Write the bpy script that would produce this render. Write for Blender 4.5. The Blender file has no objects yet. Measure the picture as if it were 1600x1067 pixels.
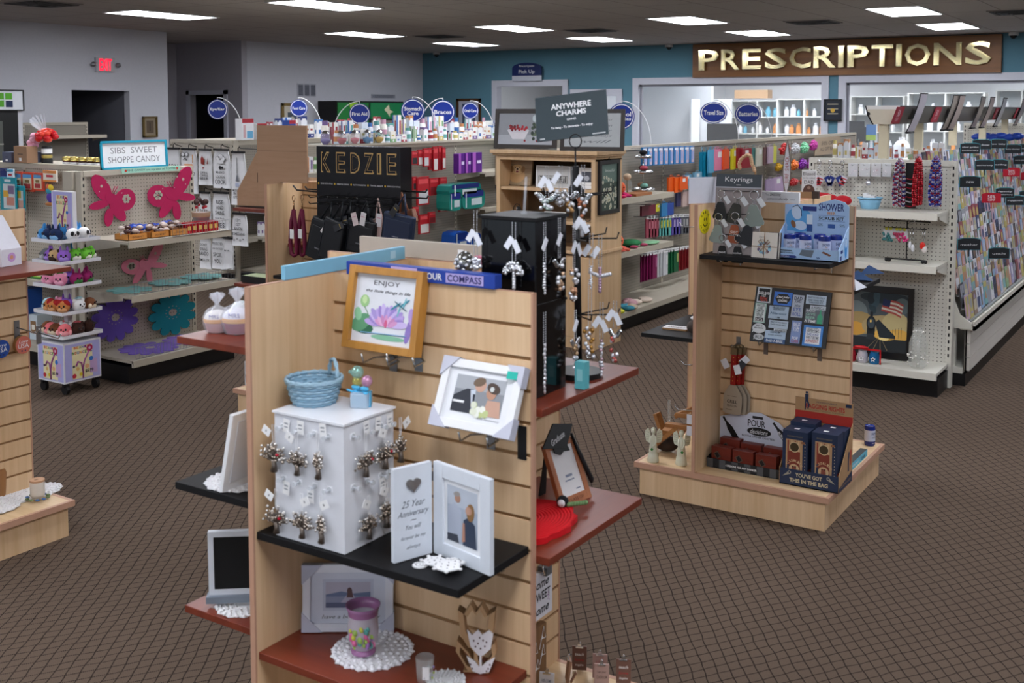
import bpy,math,random
from mathutils import Matrix,Vector
R=random.Random(7)
PI=math.pi
SC=bpy.context.scene
COL=SC.collection
# ---------------------------------------------------------------- camera, world, exposure
F_PX,CY,PITCH,EYE,YAW=1723.109,298.67,0.0734,1.7953,0.5737
cam_d=bpy.data.cameras.new('camera')
cam_d.sensor_width=36.0
cam_d.lens=F_PX/1600*36
cam_d.shift_y=(CY-533.5)/1600
cam_d.clip_end=80
cam_d.dof.use_dof=True
cam_d.dof.focus_distance=5.9
cam_d.dof.aperture_fstop=6.3
cam=bpy.data.objects.new('camera',cam_d)
COL.objects.link(cam)
cam.location=(0,0,EYE)
cam.rotation_euler=(PI/2-PITCH,0,YAW)
SC.camera=cam
W=bpy.data.worlds.new('world');SC.world=W;W.use_nodes=True
W.node_tree.nodes['Background'].inputs[0].default_value=(0.75,0.87,1.0,1)
W.node_tree.nodes['Background'].inputs[1].default_value=0.9
SC.view_settings.view_transform='Standard'
SC.view_settings.look='None'
SC.view_settings.exposure=0.0
SC.view_settings.gamma=1.0
SC.view_settings.use_curve_mapping=False
SC.cycles.max_bounces=6;SC.cycles.diffuse_bounces=3;SC.cycles.glossy_bounces=3
SC.cycles.transmission_bounces=6;SC.cycles.transparent_max_bounces=8
SC.cycles.caustics_reflective=False;SC.cycles.caustics_refractive=False
SC.cycles.sample_clamp_indirect=4.0
try:
    SC.cycles.use_denoising=True
except Exception:pass
LIGHT_POWER=22.0

# ---------------------------------------------------------------- a pixel of the photograph turned into a point on a known plane
_ca,_sa=math.cos(YAW),math.sin(YAW)
def at(x,y,X=None,Y=None,Z=None):
    a=(x-800)/F_PX;b=(y-CY)/F_PX
    cp,sp=math.cos(PITCH),math.sin(PITCH)
    wy=cp-b*sp;wz=-sp-b*cp
    d=Vector((a*_ca-wy*_sa,a*_sa+wy*_ca,wz))
    t=X/d.x if X is not None else(Y/d.y if Y is not None else(Z-EYE)/d.z)
    return Vector((0,0,EYE))+d*t

# ---------------------------------------------------------------- materials
def lin(c):
    return tuple(((v/12.92)if v<=0.04045 else((v+0.055)/1.055)**2.4)for v in c)
def hexc(h):
    return lin((int(h[0:2],16)/255,int(h[2:4],16)/255,int(h[4:6],16)/255))+(1,)
MATS={}
def new_mat(name):
    m=bpy.data.materials.new(name);m.use_nodes=True
    MATS[name]=m
    return m,m.node_tree.nodes,m.node_tree.links,m.node_tree.nodes['Principled BSDF']
def C(h,rough=0.55,metal=0.0,spec=0.4):
    """a plain paint of one colour with a faint fine mottle"""
    key='paint_%s_%d_%d_%d'%(h,rough*100,metal*100,spec*100)
    if key in MATS:return MATS[key]
    m,n,l,b=new_mat(key)
    c=hexc(h)
    nz=n.new('ShaderNodeTexNoise');nz.inputs['Scale'].default_value=35
    tc=n.new('ShaderNodeTexCoord');l.new(tc.outputs['Object'],nz.inputs['Vector'])
    mx=n.new('ShaderNodeMixRGB');mx.blend_type='MIX'
    mx.inputs[1].default_value=tuple(v*0.95 for v in c[:3])+(1,)
    mx.inputs[2].default_value=tuple(min(1,v*1.04)for v in c[:3])+(1,)
    l.new(nz.outputs[0],mx.inputs[0]);l.new(mx.outputs[0],b.inputs['Base Color'])
    b.inputs['Roughness'].default_value=rough
    b.inputs['Metallic'].default_value=metal
    if 'Specular IOR Level' in b.inputs:b.inputs['Specular IOR Level'].default_value=spec
    return m
def emit(name,h,strength):
    if name in MATS:return MATS[name]
    m,n,l,b=new_mat(name)
    b.inputs['Base Color'].default_value=hexc(h)
    b.inputs['Emission Color'].default_value=hexc(h)
    b.inputs['Emission Strength'].default_value=strength
    return m
def glassy(name,h,alpha,rough=0.08,metal=0.0):
    """thin clear film or pane: partly see-through with a reflecting skin"""
    if name in MATS:return MATS[name]
    m,n,l,b=new_mat(name)
    b.inputs['Base Color'].default_value=hexc(h)
    b.inputs['Roughness'].default_value=rough
    b.inputs['Metallic'].default_value=metal
    b.inputs['Alpha'].default_value=alpha
    return m
def wood(name,h1,h2,rough=0.4,axis='Z',scale=18.0,bump=0.0):
    if name in MATS:return MATS[name]
    m,n,l,b=new_mat(name)
    tc=n.new('ShaderNodeTexCoord');mp=n.new('ShaderNodeMapping')
    s={'Z':(1,1,.05),'X':(.05,1,1),'Y':(1,.05,1)}[axis]
    mp.inputs['Scale'].default_value=tuple(v*scale for v in s)
    l.new(tc.outputs['Object'],mp.inputs['Vector'])
    nz=n.new('ShaderNodeTexNoise');nz.inputs['Scale'].default_value=1.6
    nz.inputs['Detail'].default_value=5;nz.inputs['Roughness'].default_value=.62
    l.new(mp.outputs[0],nz.inputs['Vector'])
    cr=n.new('ShaderNodeValToRGB')
    cr.color_ramp.elements[0].position=.32;cr.color_ramp.elements[0].color=hexc(h1)
    cr.color_ramp.elements[1].position=.68;cr.color_ramp.elements[1].color=hexc(h2)
    l.new(nz.outputs[0],cr.inputs[0]);l.new(cr.outputs[0],b.inputs['Base Color'])
    b.inputs['Roughness'].default_value=rough
    return m
def pegboard(name,h,hole='2A2622',pitch=0.0254):
    if name in MATS:return MATS[name]
    m,n,l,b=new_mat(name)
    tc=n.new('ShaderNodeTexCoord');sp=n.new('ShaderNodeSeparateXYZ')
    l.new(tc.outputs['Object'],sp.inputs[0])
    def mth(op,a,c2=None,v=None):
        q=n.new('ShaderNodeMath');q.operation=op
        l.new(a,q.inputs[0])
        if c2 is not None:l.new(c2,q.inputs[1])
        if v is not None:q.inputs[1].default_value=v
        return q.outputs[0]
    u=mth('ADD',sp.outputs[0],sp.outputs[1])
    fu=mth('SUBTRACT',mth('FRACT',mth('DIVIDE',u,v=pitch)),v=.5)
    fz=mth('SUBTRACT',mth('FRACT',mth('DIVIDE',sp.outputs[2],v=pitch)),v=.5)
    d=mth('ADD',mth('MULTIPLY',fu,fu),mth('MULTIPLY',fz,fz))
    hmask=mth('LESS_THAN',d,v=.115**2*1.4)
    mx=n.new('ShaderNodeMixRGB');mx.inputs[1].default_value=hexc(h);mx.inputs[2].default_value=hexc(hole)
    l.new(hmask,mx.inputs[0]);l.new(mx.outputs[0],b.inputs['Base Color'])
    b.inputs['Roughness'].default_value=.6
    return m
def carpet():
    m,n,l,b=new_mat('carpet')
    tc=n.new('ShaderNodeTexCoord');sp=n.new('ShaderNodeSeparateXYZ')
    l.new(tc.outputs['Object'],sp.inputs[0])
    nz=n.new('ShaderNodeTexNoise');nz.inputs['Scale'].default_value=9;nz.inputs['Detail'].default_value=1
    l.new(tc.outputs['Object'],nz.inputs['Vector'])
    def mth(op,a,b2=None,v=None,clamp=False):
        q=n.new('ShaderNodeMath');q.operation=op;q.use_clamp=clamp
        if isinstance(a,(int,float)):q.inputs[0].default_value=a
        else:l.new(a,q.inputs[0])
        if b2 is not None:l.new(b2,q.inputs[1])
        if v is not None:q.inputs[1].default_value=v
        return q.outputs[0]
    wob=mth('MULTIPLY',mth('SUBTRACT',nz.outputs[0],v=.5),v=.018)
    def axis(deg,pitch):
        c,s=math.cos(math.radians(deg)),math.sin(math.radians(deg))
        e=mth('ADD',mth('MULTIPLY',sp.outputs[0],v=-s),mth('MULTIPLY',sp.outputs[1],v=c))
        e=mth('ADD',e,wob)
        fr=mth('FRACT',mth('DIVIDE',e,v=pitch))
        return mth('ABSOLUTE',mth('SUBTRACT',fr,v=.5))
    def along(deg,pitch):
        c,s=math.cos(math.radians(deg)),math.sin(math.radians(deg))
        e=mth('ADD',mth('MULTIPLY',sp.outputs[0],v=c),mth('MULTIPLY',sp.outputs[1],v=s))
        return mth('FRACT',mth('DIVIDE',e,v=pitch))
    L1=mth('LESS_THAN',axis(125,.0425),v=.052)
    L2=mth('MULTIPLY',mth('LESS_THAN',axis(56,.0425),v=.06),mth('LESS_THAN',along(56,.0062),v=.68))
    dots=mth('MULTIPLY',L1,mth('ADD',mth('MULTIPLY',mth('LESS_THAN',along(125,.0062),v=.6),v=.35),v=.6))
    msk=mth('MAXIMUM',dots,mth('MULTIPLY',L2,v=.95))
    pile=n.new('ShaderNodeTexNoise');pile.inputs['Scale'].default_value=420;pile.inputs['Detail'].default_value=2
    l.new(tc.outputs['Object'],pile.inputs['Vector'])
    big=n.new('ShaderNodeTexNoise');big.inputs['Scale'].default_value=1.1;big.inputs['Detail'].default_value=4
    l.new(tc.outputs['Object'],big.inputs['Vector'])
    cr=n.new('ShaderNodeValToRGB')
    cr.color_ramp.elements[0].position=.3;cr.color_ramp.elements[0].color=hexc('4B3E35')
    cr.color_ramp.elements[1].position=.72;cr.color_ramp.elements[1].color=hexc('6C5D50')
    l.new(mth('ADD',mth('MULTIPLY',pile.outputs[0],v=.8),mth('MULTIPLY',big.outputs[0],v=.2)),cr.inputs[0])
    mx=n.new('ShaderNodeMixRGB');mx.inputs[2].default_value=hexc('1C1410')
    l.new(msk,mx.inputs[0]);l.new(cr.outputs[0],mx.inputs[1]);l.new(mx.outputs[0],b.inputs['Base Color'])
    b.inputs['Roughness'].default_value=.95
    if 'Specular IOR Level' in b.inputs:b.inputs['Specular IOR Level'].default_value=.1
    return m
def ceiling_mat():
    m,n,l,b=new_mat('ceiling_tile')
    tc=n.new('ShaderNodeTexCoord');sp=n.new('ShaderNodeSeparateXYZ')
    l.new(tc.outputs['Object'],sp.inputs[0])
    def mth(op,a,b2=None,v=None):
        q=n.new('ShaderNodeMath');q.operation=op;l.new(a,q.inputs[0])
        if b2 is not None:l.new(b2,q.inputs[1])
        if v is not None:q.inputs[1].default_value=v
        return q.outputs[0]
    def ax(o,off,pitch,w):
        fr=mth('FRACT',mth('DIVIDE',mth('ADD',o,v=off),v=pitch))
        return mth('LESS_THAN',mth('ABSOLUTE',mth('SUBTRACT',fr,v=.5)),v=w)
    # grid seams pass half a tile beside the lamps' centres
    msk=mth('MAXIMUM',ax(sp.outputs[0],5.87,.66,.012),ax(sp.outputs[1],-13.27,1.36,.006))
    nz=n.new('ShaderNodeTexNoise');nz.inputs['Scale'].default_value=60
    l.new(tc.outputs['Object'],nz.inputs['Vector'])
    cr=n.new('ShaderNodeValToRGB')
    cr.color_ramp.elements[0].color=hexc('9C958F');cr.color_ramp.elements[1].color=hexc('B4ADA7')
    l.new(nz.outputs[0],cr.inputs[0])
    mx=n.new('ShaderNodeMixRGB');mx.inputs[2].default_value=hexc('78716C')
    l.new(msk,mx.inputs[0]);l.new(cr.outputs[0],mx.inputs[1]);l.new(mx.outputs[0],b.inputs['Base Color'])
    b.inputs['Roughness'].default_value=.9
    return m
MAPLE=wood('maple','D0AC82','E1C19B',.42)
MAPLE_EDGE=C('BE937A',.5)
MAPLE_F=wood('maple_flat','CFAE82','DFC39B',.42,'X')
CHERRY=wood('cherry','6A2A1A','7C3622',.38,'X')
BLACKW=C('111113',.6,0,.25)
PEG=pegboard('pegboard_almond','B0A799')
PEG_W=pegboard('pegboard_cream','C9C6BC')
PEG_D=pegboard('pegboard_grey','8E877C')
ALMOND=C('B5AD9D',.5)
CREAM=C('D2CFC4',.45)
KICK=C('0E0E10',.4)
WHITE=C('E9EAEC',.5);PAPER=C('F0F0F0',.7);BLACK=C('0C0C0E',.5);CHROME=C('C8CACC',.22,1.0)
STEEL=C('8E8F92',.35,.8);NAVY=C('10235E',.45);WALLW=C('C9CAD2',.8)
ACRYL=glassy('clear_acrylic','F4F8FF',.22,.05)
CELLO=glassy('cellophane','EEF0F8',.28,.12)
GLASS=glassy('clear_glass','DCE4E2',.16,.04)
PANE=glassy('window_glass','F4F8FA',.07,.02)
CHAIN=C('B9BCC0',.28,.9)
CRYSTAL=C('E6E8EE',.08,.55)

# ---------------------------------------------------------------- mesh builder
class MB:
    def __init__(s):
        s.v=[];s.f=[];s.fm=[];s.sm=[];s.mats=[];s.M=Matrix.Identity(4)
    def mi(s,m):
        if m not in s.mats:s.mats.append(m)
        return s.mats.index(m)
    def add(s,vs,fs,m,smooth=False,M=None):
        k=len(s.v);T=s.M@M if M is not None else s.M
        s.v+=[tuple(T@Vector(p))for p in vs]
        i=s.mi(m)
        for f in fs:
            s.f.append(tuple(a+k for a in f));s.fm.append(i);s.sm.append(smooth)
    def box(s,x0,x1,y0,y1,z0,z1,m,M=None):
        vs=[(x,y,z)for z in(z0,z1)for y in(y0,y1)for x in(x0,x1)]
        s.add(vs,[(0,2,3,1),(4,5,7,6),(0,1,5,4),(2,6,7,3),(0,4,6,2),(1,3,7,5)],m,M=M)
    def cbox(s,c,d,m,M=None):
        s.box(c[0]-d[0]/2,c[0]+d[0]/2,c[1]-d[1]/2,c[1]+d[1]/2,c[2]-d[2]/2,c[2]+d[2]/2,m,M)
    def prism(s,pts,z0,z1,m,M=None,smooth=False,side=None):
        n=len(pts)
        vs=[(p[0],p[1],z0)for p in pts]+[(p[0],p[1],z1)for p in pts]
        s.add(vs,[tuple(range(n-1,-1,-1)),tuple(range(n,2*n))],m,M=M)
        s.add(vs,[(i,(i+1)%n,n+(i+1)%n,n+i)for i in range(n)],side or m,smooth,M=M)
    def flat(s,pts,m,z=0.0,M=None):
        s.add([(p[0],p[1],z)for p in pts],[tuple(range(len(pts)))],m,M=M)
    def rect(s,x0,x1,y0,y1,m,z=0.0,M=None):
        s.flat([(x0,y0),(x1,y0),(x1,y1),(x0,y1)],m,z,M)
    def disc(s,cx,cy,r,m,z=0.0,n=20,ry=None,M=None):
        ry=r if ry is None else ry
        s.flat([(cx+r*math.cos(2*PI*i/n),cy+ry*math.sin(2*PI*i/n))for i in range(n)],m,z,M)
    def lathe(s,prof,m,n=20,M=None,cap=True):
        """profile [(r,z)...] turned about local z"""
        vs=[];fs=[]
        for r,z in prof:
            for i in range(n):
                a=2*PI*i/n;vs.append((r*math.cos(a),r*math.sin(a),z))
        for j in range(len(prof)-1):
            for i in range(n):
                fs.append((j*n+i,j*n+(i+1)%n,(j+1)*n+(i+1)%n,(j+1)*n+i))
        s.add(vs,fs,m,True,M)
        if cap:
            k=len(prof)-1
            if prof[0][0]>1e-5:s.add(vs[:n],[tuple(range(n-1,-1,-1))],m,M=M)
            if prof[k][0]>1e-5:s.add(vs[k*n:],[tuple(range(n))],m,M=M)
    def cyl(s,c,r,h,m,n=16,M=None):
        s.lathe([(r,0),(r,h)],m,n,(M or Matrix.Identity(4))@Matrix.Translation(c))
    def tube(s,pts,r,m,n=6,closed=False,M=None):
        P=[Vector(p)for p in pts];N=len(P);vs=[];fs=[]
        up=Vector((0,0,1));prev=None
        for i in range(N):
            a=P[(i-1)%N]if(closed or i>0)else P[i]
            b=P[(i+1)%N]if(closed or i<N-1)else P[i]
            t=(b-a);t=t.normalized()if t.length>1e-9 else Vector((0,0,1))
            if prev is None:
                q=t.cross(up);q=q.normalized()if q.length>1e-3 else t.cross(Vector((1,0,0))).normalized()
            else:
                q=prev-t*prev.dot(t);q=q.normalized()if q.length>1e-6 else t.orthogonal().normalized()
            prev=q;w=t.cross(q)
            rr=r[i]if isinstance(r,(list,tuple))else r
            for k in range(n):
                a2=2*PI*k/n;vs.append(tuple(P[i]+q*(rr*math.cos(a2))+w*(rr*math.sin(a2))))
        for i in range(N if closed else N-1):
            for k in range(n):
                fs.append((i*n+k,i*n+(k+1)%n,((i+1)%N)*n+(k+1)%n,((i+1)%N)*n+k))
        if not closed:
            fs+=[tuple(range(n-1,-1,-1)),tuple((N-1)*n+k for k in range(n))]
        s.add(vs,fs,m,n>4,M)
    def ball(s,c,r,m,n=12,k=8,M=None):
        """r may be a 3-tuple of radii"""
        rx,ry,rz=r if isinstance(r,(tuple,list))else(r,r,r)
        prof=[(math.sin(PI*j/k),-math.cos(PI*j/k))for j in range(k+1)]
        prof[0]=(1e-6,-1);prof[-1]=(1e-6,1)
        T=(M or Matrix.Identity(4))@Matrix.Translation(c)@Matrix.Diagonal((rx,ry,rz,1))
        s.lathe(prof,m,n,T,cap=False)
    def text(s,txt,cx,cy,w,h,m,z=0.0,M=None,ext=0.0,shear=0.0,bold=0.0,rot=0.0):
        vs,fs=text_mesh(txt,ext>0,shear,bold)
        xs=[p[0]for p in vs];ys=[p[1]for p in vs]
        if not xs:return
        W0=max(max(xs)-min(xs),1e-6);H0=max(max(ys)-min(ys),1e-6)
        if w is None:w=W0*h/H0
        if h is None:h=H0*w/W0
        mx,my=(max(xs)+min(xs))/2,(max(ys)+min(ys))/2
        c,q=math.cos(rot),math.sin(rot)
        out=[]
        for p in vs:
            a=(p[0]-mx)*w/W0;b=(p[1]-my)*h/H0
            out.append((cx+a*c-b*q,cy+a*q+b*c,z+p[2]*ext))
        s.add(out,fs,m,M=M)
    def mesh(s,name):
        me=bpy.data.meshes.new(name)
        me.from_pydata(s.v,[],s.f)
        for m in s.mats:me.materials.append(m)
        me.polygons.foreach_set('material_index',s.fm)
        me.polygons.foreach_set('use_smooth',s.sm)
        me.update()
        return me
_TXT={}
def text_mesh(txt,solid,shear,bold):
    key=(txt,solid,shear,bold)
    if key in _TXT:return _TXT[key]
    cu=bpy.data.curves.new('t','FONT');cu.body=txt;cu.resolution_u=2
    cu.align_x='CENTER';cu.shear=shear;cu.offset=bold
    if solid:cu.extrude=1.0
    ob=bpy.data.objects.new('t',cu)
    me=bpy.data.meshes.new_from_object(ob)
    vs=[tuple(v.co)for v in me.vertices];fs=[tuple(p.vertices)for p in me.polygons]
    bpy.data.objects.remove(ob);bpy.data.curves.remove(cu);bpy.data.meshes.remove(me)
    _TXT[key]=(vs,fs)
    return _TXT[key]
# ---------------------------------------------------------------- objects
def tag(o,label,cat,group=None,kind=None):
    if label:o['label']=label
    if cat:o['category']=cat
    if group:o['group']=group
    if kind:o['kind']=kind
    return o
def thing(name,label,cat,loc=(0,0,0),rz=0.0,group=None):
    o=bpy.data.objects.new(name,None);COL.objects.link(o)
    o.empty_display_size=.05
    o.location=loc;o.rotation_euler=(0,0,rz)
    return tag(o,label,cat,group)
def obj(name,mb,parent=None,loc=(0,0,0),rot=(0,0,0),label=None,bevel=0.0,sub=0):
    me=mb.mesh(name)if isinstance(mb,MB)else mb
    o=bpy.data.objects.new(name,me);COL.objects.link(o)
    o.location=loc;o.rotation_euler=rot
    if parent is not None:o.parent=parent
    if label:o['label']=label
    if bevel:
        b=o.modifiers.new('bevel','BEVEL');b.width=bevel;b.segments=2;b.limit_method='ANGLE'
    return o
def single(name,mb,label,cat,loc=(0,0,0),rot=(0,0,0),group=None,bevel=0.0,kind=None):
    return tag(obj(name,mb,None,loc,rot,bevel=bevel),label,cat,group,kind)
def struct(name,mb,loc=(0,0,0)):
    o=obj(name,mb,None,loc);o['kind']='structure';return o
CACHE={}
def cached(key,fn,*a):
    if key not in CACHE:
        mb=MB();fn(mb,*a);CACHE[key]=mb.mesh('mesh')
    return CACHE[key]
def frame(o,xd,yd):
    """matrix whose local x, y run along xd, yd and whose z leaves the surface"""
    x=Vector(xd).normalized();y=Vector(yd).normalized();z=x.cross(y).normalized();y=z.cross(x)
    M=Matrix.Identity(4)
    for i in range(3):
        M[i][0]=x[i];M[i][1]=y[i];M[i][2]=z[i];M[i][3]=o[i]
    return M
def Tr(*p):return Matrix.Translation(p)
def Rx(a):return Matrix.Rotation(a,4,'X')
def Ry(a):return Matrix.Rotation(a,4,'Y')
def Rz(a):return Matrix.Rotation(a,4,'Z')
FRONT=frame((0,0,0),(1,0,0),(0,0,1))      # faces -Y (towards the entrance)
RIGHT=frame((0,0,0),(0,1,0),(0,0,1))      # faces +X
def lean(a):
    """upright plate facing -Y leaning back by a"""
    return Rx(-a)@FRONT
ORD=['first','second','third','fourth','fifth','sixth','seventh','eighth','ninth','tenth','eleventh','twelfth',
       'thirteenth','fourteenth','fifteenth','sixteenth','seventeenth','eighteenth','nineteenth','twentieth']
def nth(i):
    return ORD[i]if i<20 else '%d%s'%(i+1,'st' if(i+1)%10==1 and(i+1)!=111 else 'nd' if(i+1)%10==2 else 'rd' if(i+1)%10==3 else 'th')

# ================================================================ THE ROOM
CEIL=2.95
YB=18.05      # face of the blue wall
def wall(name,boxes,m):
    mb=MB()
    for b in boxes:mb.box(*b,m)
    return struct(name,mb)
BLUE=C('5A8698',.75);DGREY=C('5E5F66',.8)
mb=MB();mb.box(-16.5,5.2,-4.2,24.5,-.1,0,carpet());struct('floor',mb)
mb=MB();mb.box(-16.5,5.2,-4.2,24.5,CEIL,CEIL+.1,ceiling_mat());struct('ceiling',mb)
# blue wall with its openings
t=.12
opens=[(-12.02,-10.5,1.0,2.27),(-10.25,-9.36,1.0,2.08),(-8.95,-5.58,.95,2.27),(-5.22,-1.4,.95,2.26)]
bs=[];x=-13.9
for(a,b2,z0,z1)in opens:
    bs.append((x,a,YB,YB+t,0,CEIL));bs.append((a,b2,YB,YB+t,0,z0));bs.append((a,b2,YB,YB+t,z1,CEIL));x=b2
bs.append((x,5.2,YB,YB+t,0,CEIL))
wall('wall_back',bs,BLUE)
wall('wall_left',[(-13.4,-13.28,-4.2,9.45,0,CEIL),(-13.4,-13.28,9.45,10.4,2.07,CEIL),(-13.4,-13.28,10.4,11.09,0,CEIL)],WALLW)
wall('wall_far_left',[(-13.96,-13.84,13.221,18.2,0,CEIL)],WALLW)
wall('wall_alcove',[(-15.45,-15.11,13.1,13.22,0,CEIL),(-15.11,-14.26,13.1,13.22,2.06,CEIL),(-14.26,-13.84,13.1,13.22,0,CEIL),
                     (-15.57,-15.45,10.97,13.22,0,CEIL),(-15.45,-13.4,10.97,11.09,0,CEIL)],C('B4B2BA',.8))  # darker than the other white walls: the alcove's weaker light put into the colour
wall('wall_right',[(5.1,5.2,-4.2,18.05,0,CEIL)],WALLW)
wall('wall_front',[(-13.28,5.1,-4.2,-4.1,0,.5),(-13.28,5.1,-4.2,-4.1,2.5,CEIL),(-13.28,-9,-4.2,-4.1,.5,2.5),(2.5,5.1,-4.2,-4.1,.5,2.5)],WALLW)
# passage behind the left doorway, dark room behind the alcove door
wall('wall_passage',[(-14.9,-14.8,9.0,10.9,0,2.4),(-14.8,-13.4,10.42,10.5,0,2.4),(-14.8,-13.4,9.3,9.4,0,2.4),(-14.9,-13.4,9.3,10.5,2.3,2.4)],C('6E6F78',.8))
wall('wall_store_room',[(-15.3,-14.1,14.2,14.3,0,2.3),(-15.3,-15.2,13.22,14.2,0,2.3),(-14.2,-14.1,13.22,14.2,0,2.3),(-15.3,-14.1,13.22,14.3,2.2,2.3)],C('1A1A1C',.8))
mb=MB()
TRIMW=C('C9CBD6',.5)
mb.box(-15.19,-15.11,13.07,13.1,0,2.13,TRIMW);mb.box(-14.26,-14.18,13.07,13.1,0,2.13,TRIMW);mb.box(-15.19,-14.18,13.07,13.1,2.06,2.13,TRIMW)
struct('trim_1',mb)
# casings and sashes of the openings in the blue wall
for i,(a,b2,z0,z1)in enumerate(opens):
    mb=MB();w=.1
    mb.box(a-w,a+.02,YB-.03,YB+.13,z0-w,z1+w,TRIMW);mb.box(b2-.02,b2+w,YB-.03,YB+.13,z0-w,z1+w,TRIMW)
    mb.box(a-w,b2+w,YB-.031,YB+.131,z1-.02,z1+w,TRIMW);mb.box(a-w,b2+w,YB-.06,YB+.131,z0-w,z0+.02,TRIMW)
    f=struct('window_%d'%(i+1),mb)
    if i>=2:
        g=MB();g.box(a+.02,b2-.02,YB+.05,YB+.056,z0+.02,z1-.02,PANE)
        obj('window_glass',g,f)
        g=MB();q=C('8E8F98',.5);g.box(a+.02,b2-.02,YB+.03,YB+.07,z1-.06,z1-.02,q);g.box(a+.02,a+.06,YB+.03,YB+.07,z0,z1-.02,q)
        obj('window_frame',g,f)
# pharmacy behind the blue wall
PHW=C('E6E8EA',.7)
wall('wall_pharmacy',[(-13.9,5.2,24.3,24.4,0,CEIL),(-13.9,-13.8,18.17,24.4,0,CEIL),(5.1,5.2,18.17,24.4,0,CEIL),(-9.9,-9.8,18.3,24.3,0,CEIL),
                       (-9.8,-8.1,19.4,19.5,0,CEIL)],PHW)
# lettered board
BOARD=wood('walnut_board','6E4318','87561F',.5,'X',6)
mb=MB();mb.box(-7.86,-2.87,17.97,18.05,2.36,2.935,BOARD)
t_=thing('store_sign','long brown wooden board with gold foil letters reading PRESCRIPTIONS high on blue wall','sign')
obj('board',mb,t_)
FOIL=C('E6D9A8',.12,1.0)
for k,(ch,x0,x1)in enumerate(zip('PRESCRIPTIONS',[1093,1128,1161,1196,1234,1272,1311,1325,1362,1401,1414,1459,1508],
                                    [1125,1158,1191,1231,1269,1308,1320,1359,1397,1410,1455,1504,1550])):
    a=at(x0,94,Y=17.96);b_=at(x1,90,Y=17.96);mb=MB()
    mb.text(ch,(a.x+b_.x)/2,0,(b_.x-a.x)*.97,.345,FOIL,0,FRONT,ext=.02,bold=.02)
    # puffed foil: round the front with an inner raised layer
    mb.text(ch,(a.x+b_.x)/2,0,(b_.x-a.x)*.88,.3,FOIL,.024,FRONT,ext=.012,bold=-.005)
    o=obj('letter',mb,t_,(0,17.93,2.655),label='gold foil letter %s'%ch)
    bv=o.modifiers.new('b','BEVEL');bv.width=.012;bv.segments=2;bv.limit_method='ANGLE'
# ceiling lamps
PANEL=emit('lamp_panel','F4F7FF',LIGHT_POWER)
FR=C('D8D8D6',.5)
def lamp_box(mb):mb.box(-.315,.315,-.625,-.6,-.012,.0,FR);mb.box(-.315,.315,.6,.625,-.012,0,FR);mb.box(-.315,-.29,-.6,.6,-.012,0,FR);mb.box(.29,.315,-.6,.6,-.012,0,FR)
def lamp_pan(mb):mb.box(-.29,.29,-.6,.6,-.008,-.001,PANEL)
lamps=[(-3.2,13.4,'second row from the right, in front of the gold lettering'),(-3.26,16.1,'nearest the right end of the gold lettering'),(-5.86,13.26,'above the left end of the gold lettering'),
         (-5.93,15.98,'close to the blue wall left of the gold letters'),(-8.48,13.2,'above the small pick up sign'),(-8.6,15.95,'close to the blue wall between two round cameras'),
         (-11.1,13.04,'in the middle of the ceiling left of the blue wall'),(-11.2,15.85,'nearest the corner of white and blue walls'),(-10.88,9.03,'alone before the lit exit sign'),
         (-8.36,9.17,'cut by the top edge of the picture')]
for x in(-11,-8.4,-5.9,-3.2,-.6,2.2):
    for y in(5.2,1.0,-2.6):lamps.append((x,y,None))
for x,y in[(-5.9,9.1),(-3.2,9.1),(-.6,9.1),(-.6,13.3),(2.2,9.1),(2.2,13.3)]:lamps.append((x,y,None))
for li,(x,y,w)in enumerate(lamps):
    L=thing('ceiling_light','white ceiling light panel, '+(w or 'above and behind the viewer, %s of these'%nth(li-10)),'ceiling light',(x,y,CEIL-.001),0,'ceiling light panels')
    obj('frame',cached('lampf',lamp_box),L);obj('diffuser',cached('lampp',lamp_pan),L)
for k,(x,y)in enumerate([(-11.5,20.6),(-8.8,21.5),(-7.6,19.0),(-6.2,19.0),(-4.6,19.0),(-3.2,19.0),(-1.6,19.0),(-7.6,22.6),(-3,22.6)]):  # unseen panels added to brighten the pharmacy behind the windows
    L=thing('ceiling_light','unseen white ceiling panel added to brighten the pharmacy at Y %s'%('front' if y<21 else 'back'),'ceiling light',(x,y,CEIL-.001),0,'added pharmacy lights')
    L['label']='unseen white ceiling panel added to brighten the pharmacy, %s from the left'%nth(k)
    obj('frame',cached('lampf',lamp_box),L);obj('diffuser',cached('lampp',lamp_pan),L)
# ceiling air vents
DK=C('2A2826',.6)
def vent(mb):
    mb.box(-.3,.3,-.3,.3,-.01,0,C('8A8480',.6))
    for k in range(4):
        r=.26-k*.06
        for s in(-1,1):
            mb.box(-r,r,s*r-.018,s*r+.018,-.018-k*.004,-.01,DK);mb.box(s*r-.018,s*r+.018,-r,r,-.018-k*.004,-.01,DK)
for x,y,w in[(-10.36,13.95,'left of the pick up sign'),(-7.77,14.14,'above the hanging charms sign'),(-4.6,14.39,'above the gold lettering'),(-10.83,7.37,'at the top left corner of the picture'),(-2.1,14.2,'at the far right')]:
    single('ceiling_vent',cached('vent',vent),'dark square louvred ceiling vent '+w,'vent',(x,y,CEIL-.001),group='ceiling vents')
def dome(mb):
    mb.cyl((0,0,-.05),.07,.05,C('C9C9C9',.4));mb.ball((0,0,-.05),(.05,.05,.05),C('08080A',.1))
for x,y,w in[(-13.3,17.8,'in the corner above the round signs'),(-8.28,17.9,'left of the brown lettered board'),(-2.7,17.9,'right of the brown lettered board')]:
    o=single('security_camera',cached('dome',dome),'small round dome camera on the ceiling '+w,'camera',(x,y,CEIL),group='dome cameras')
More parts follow.
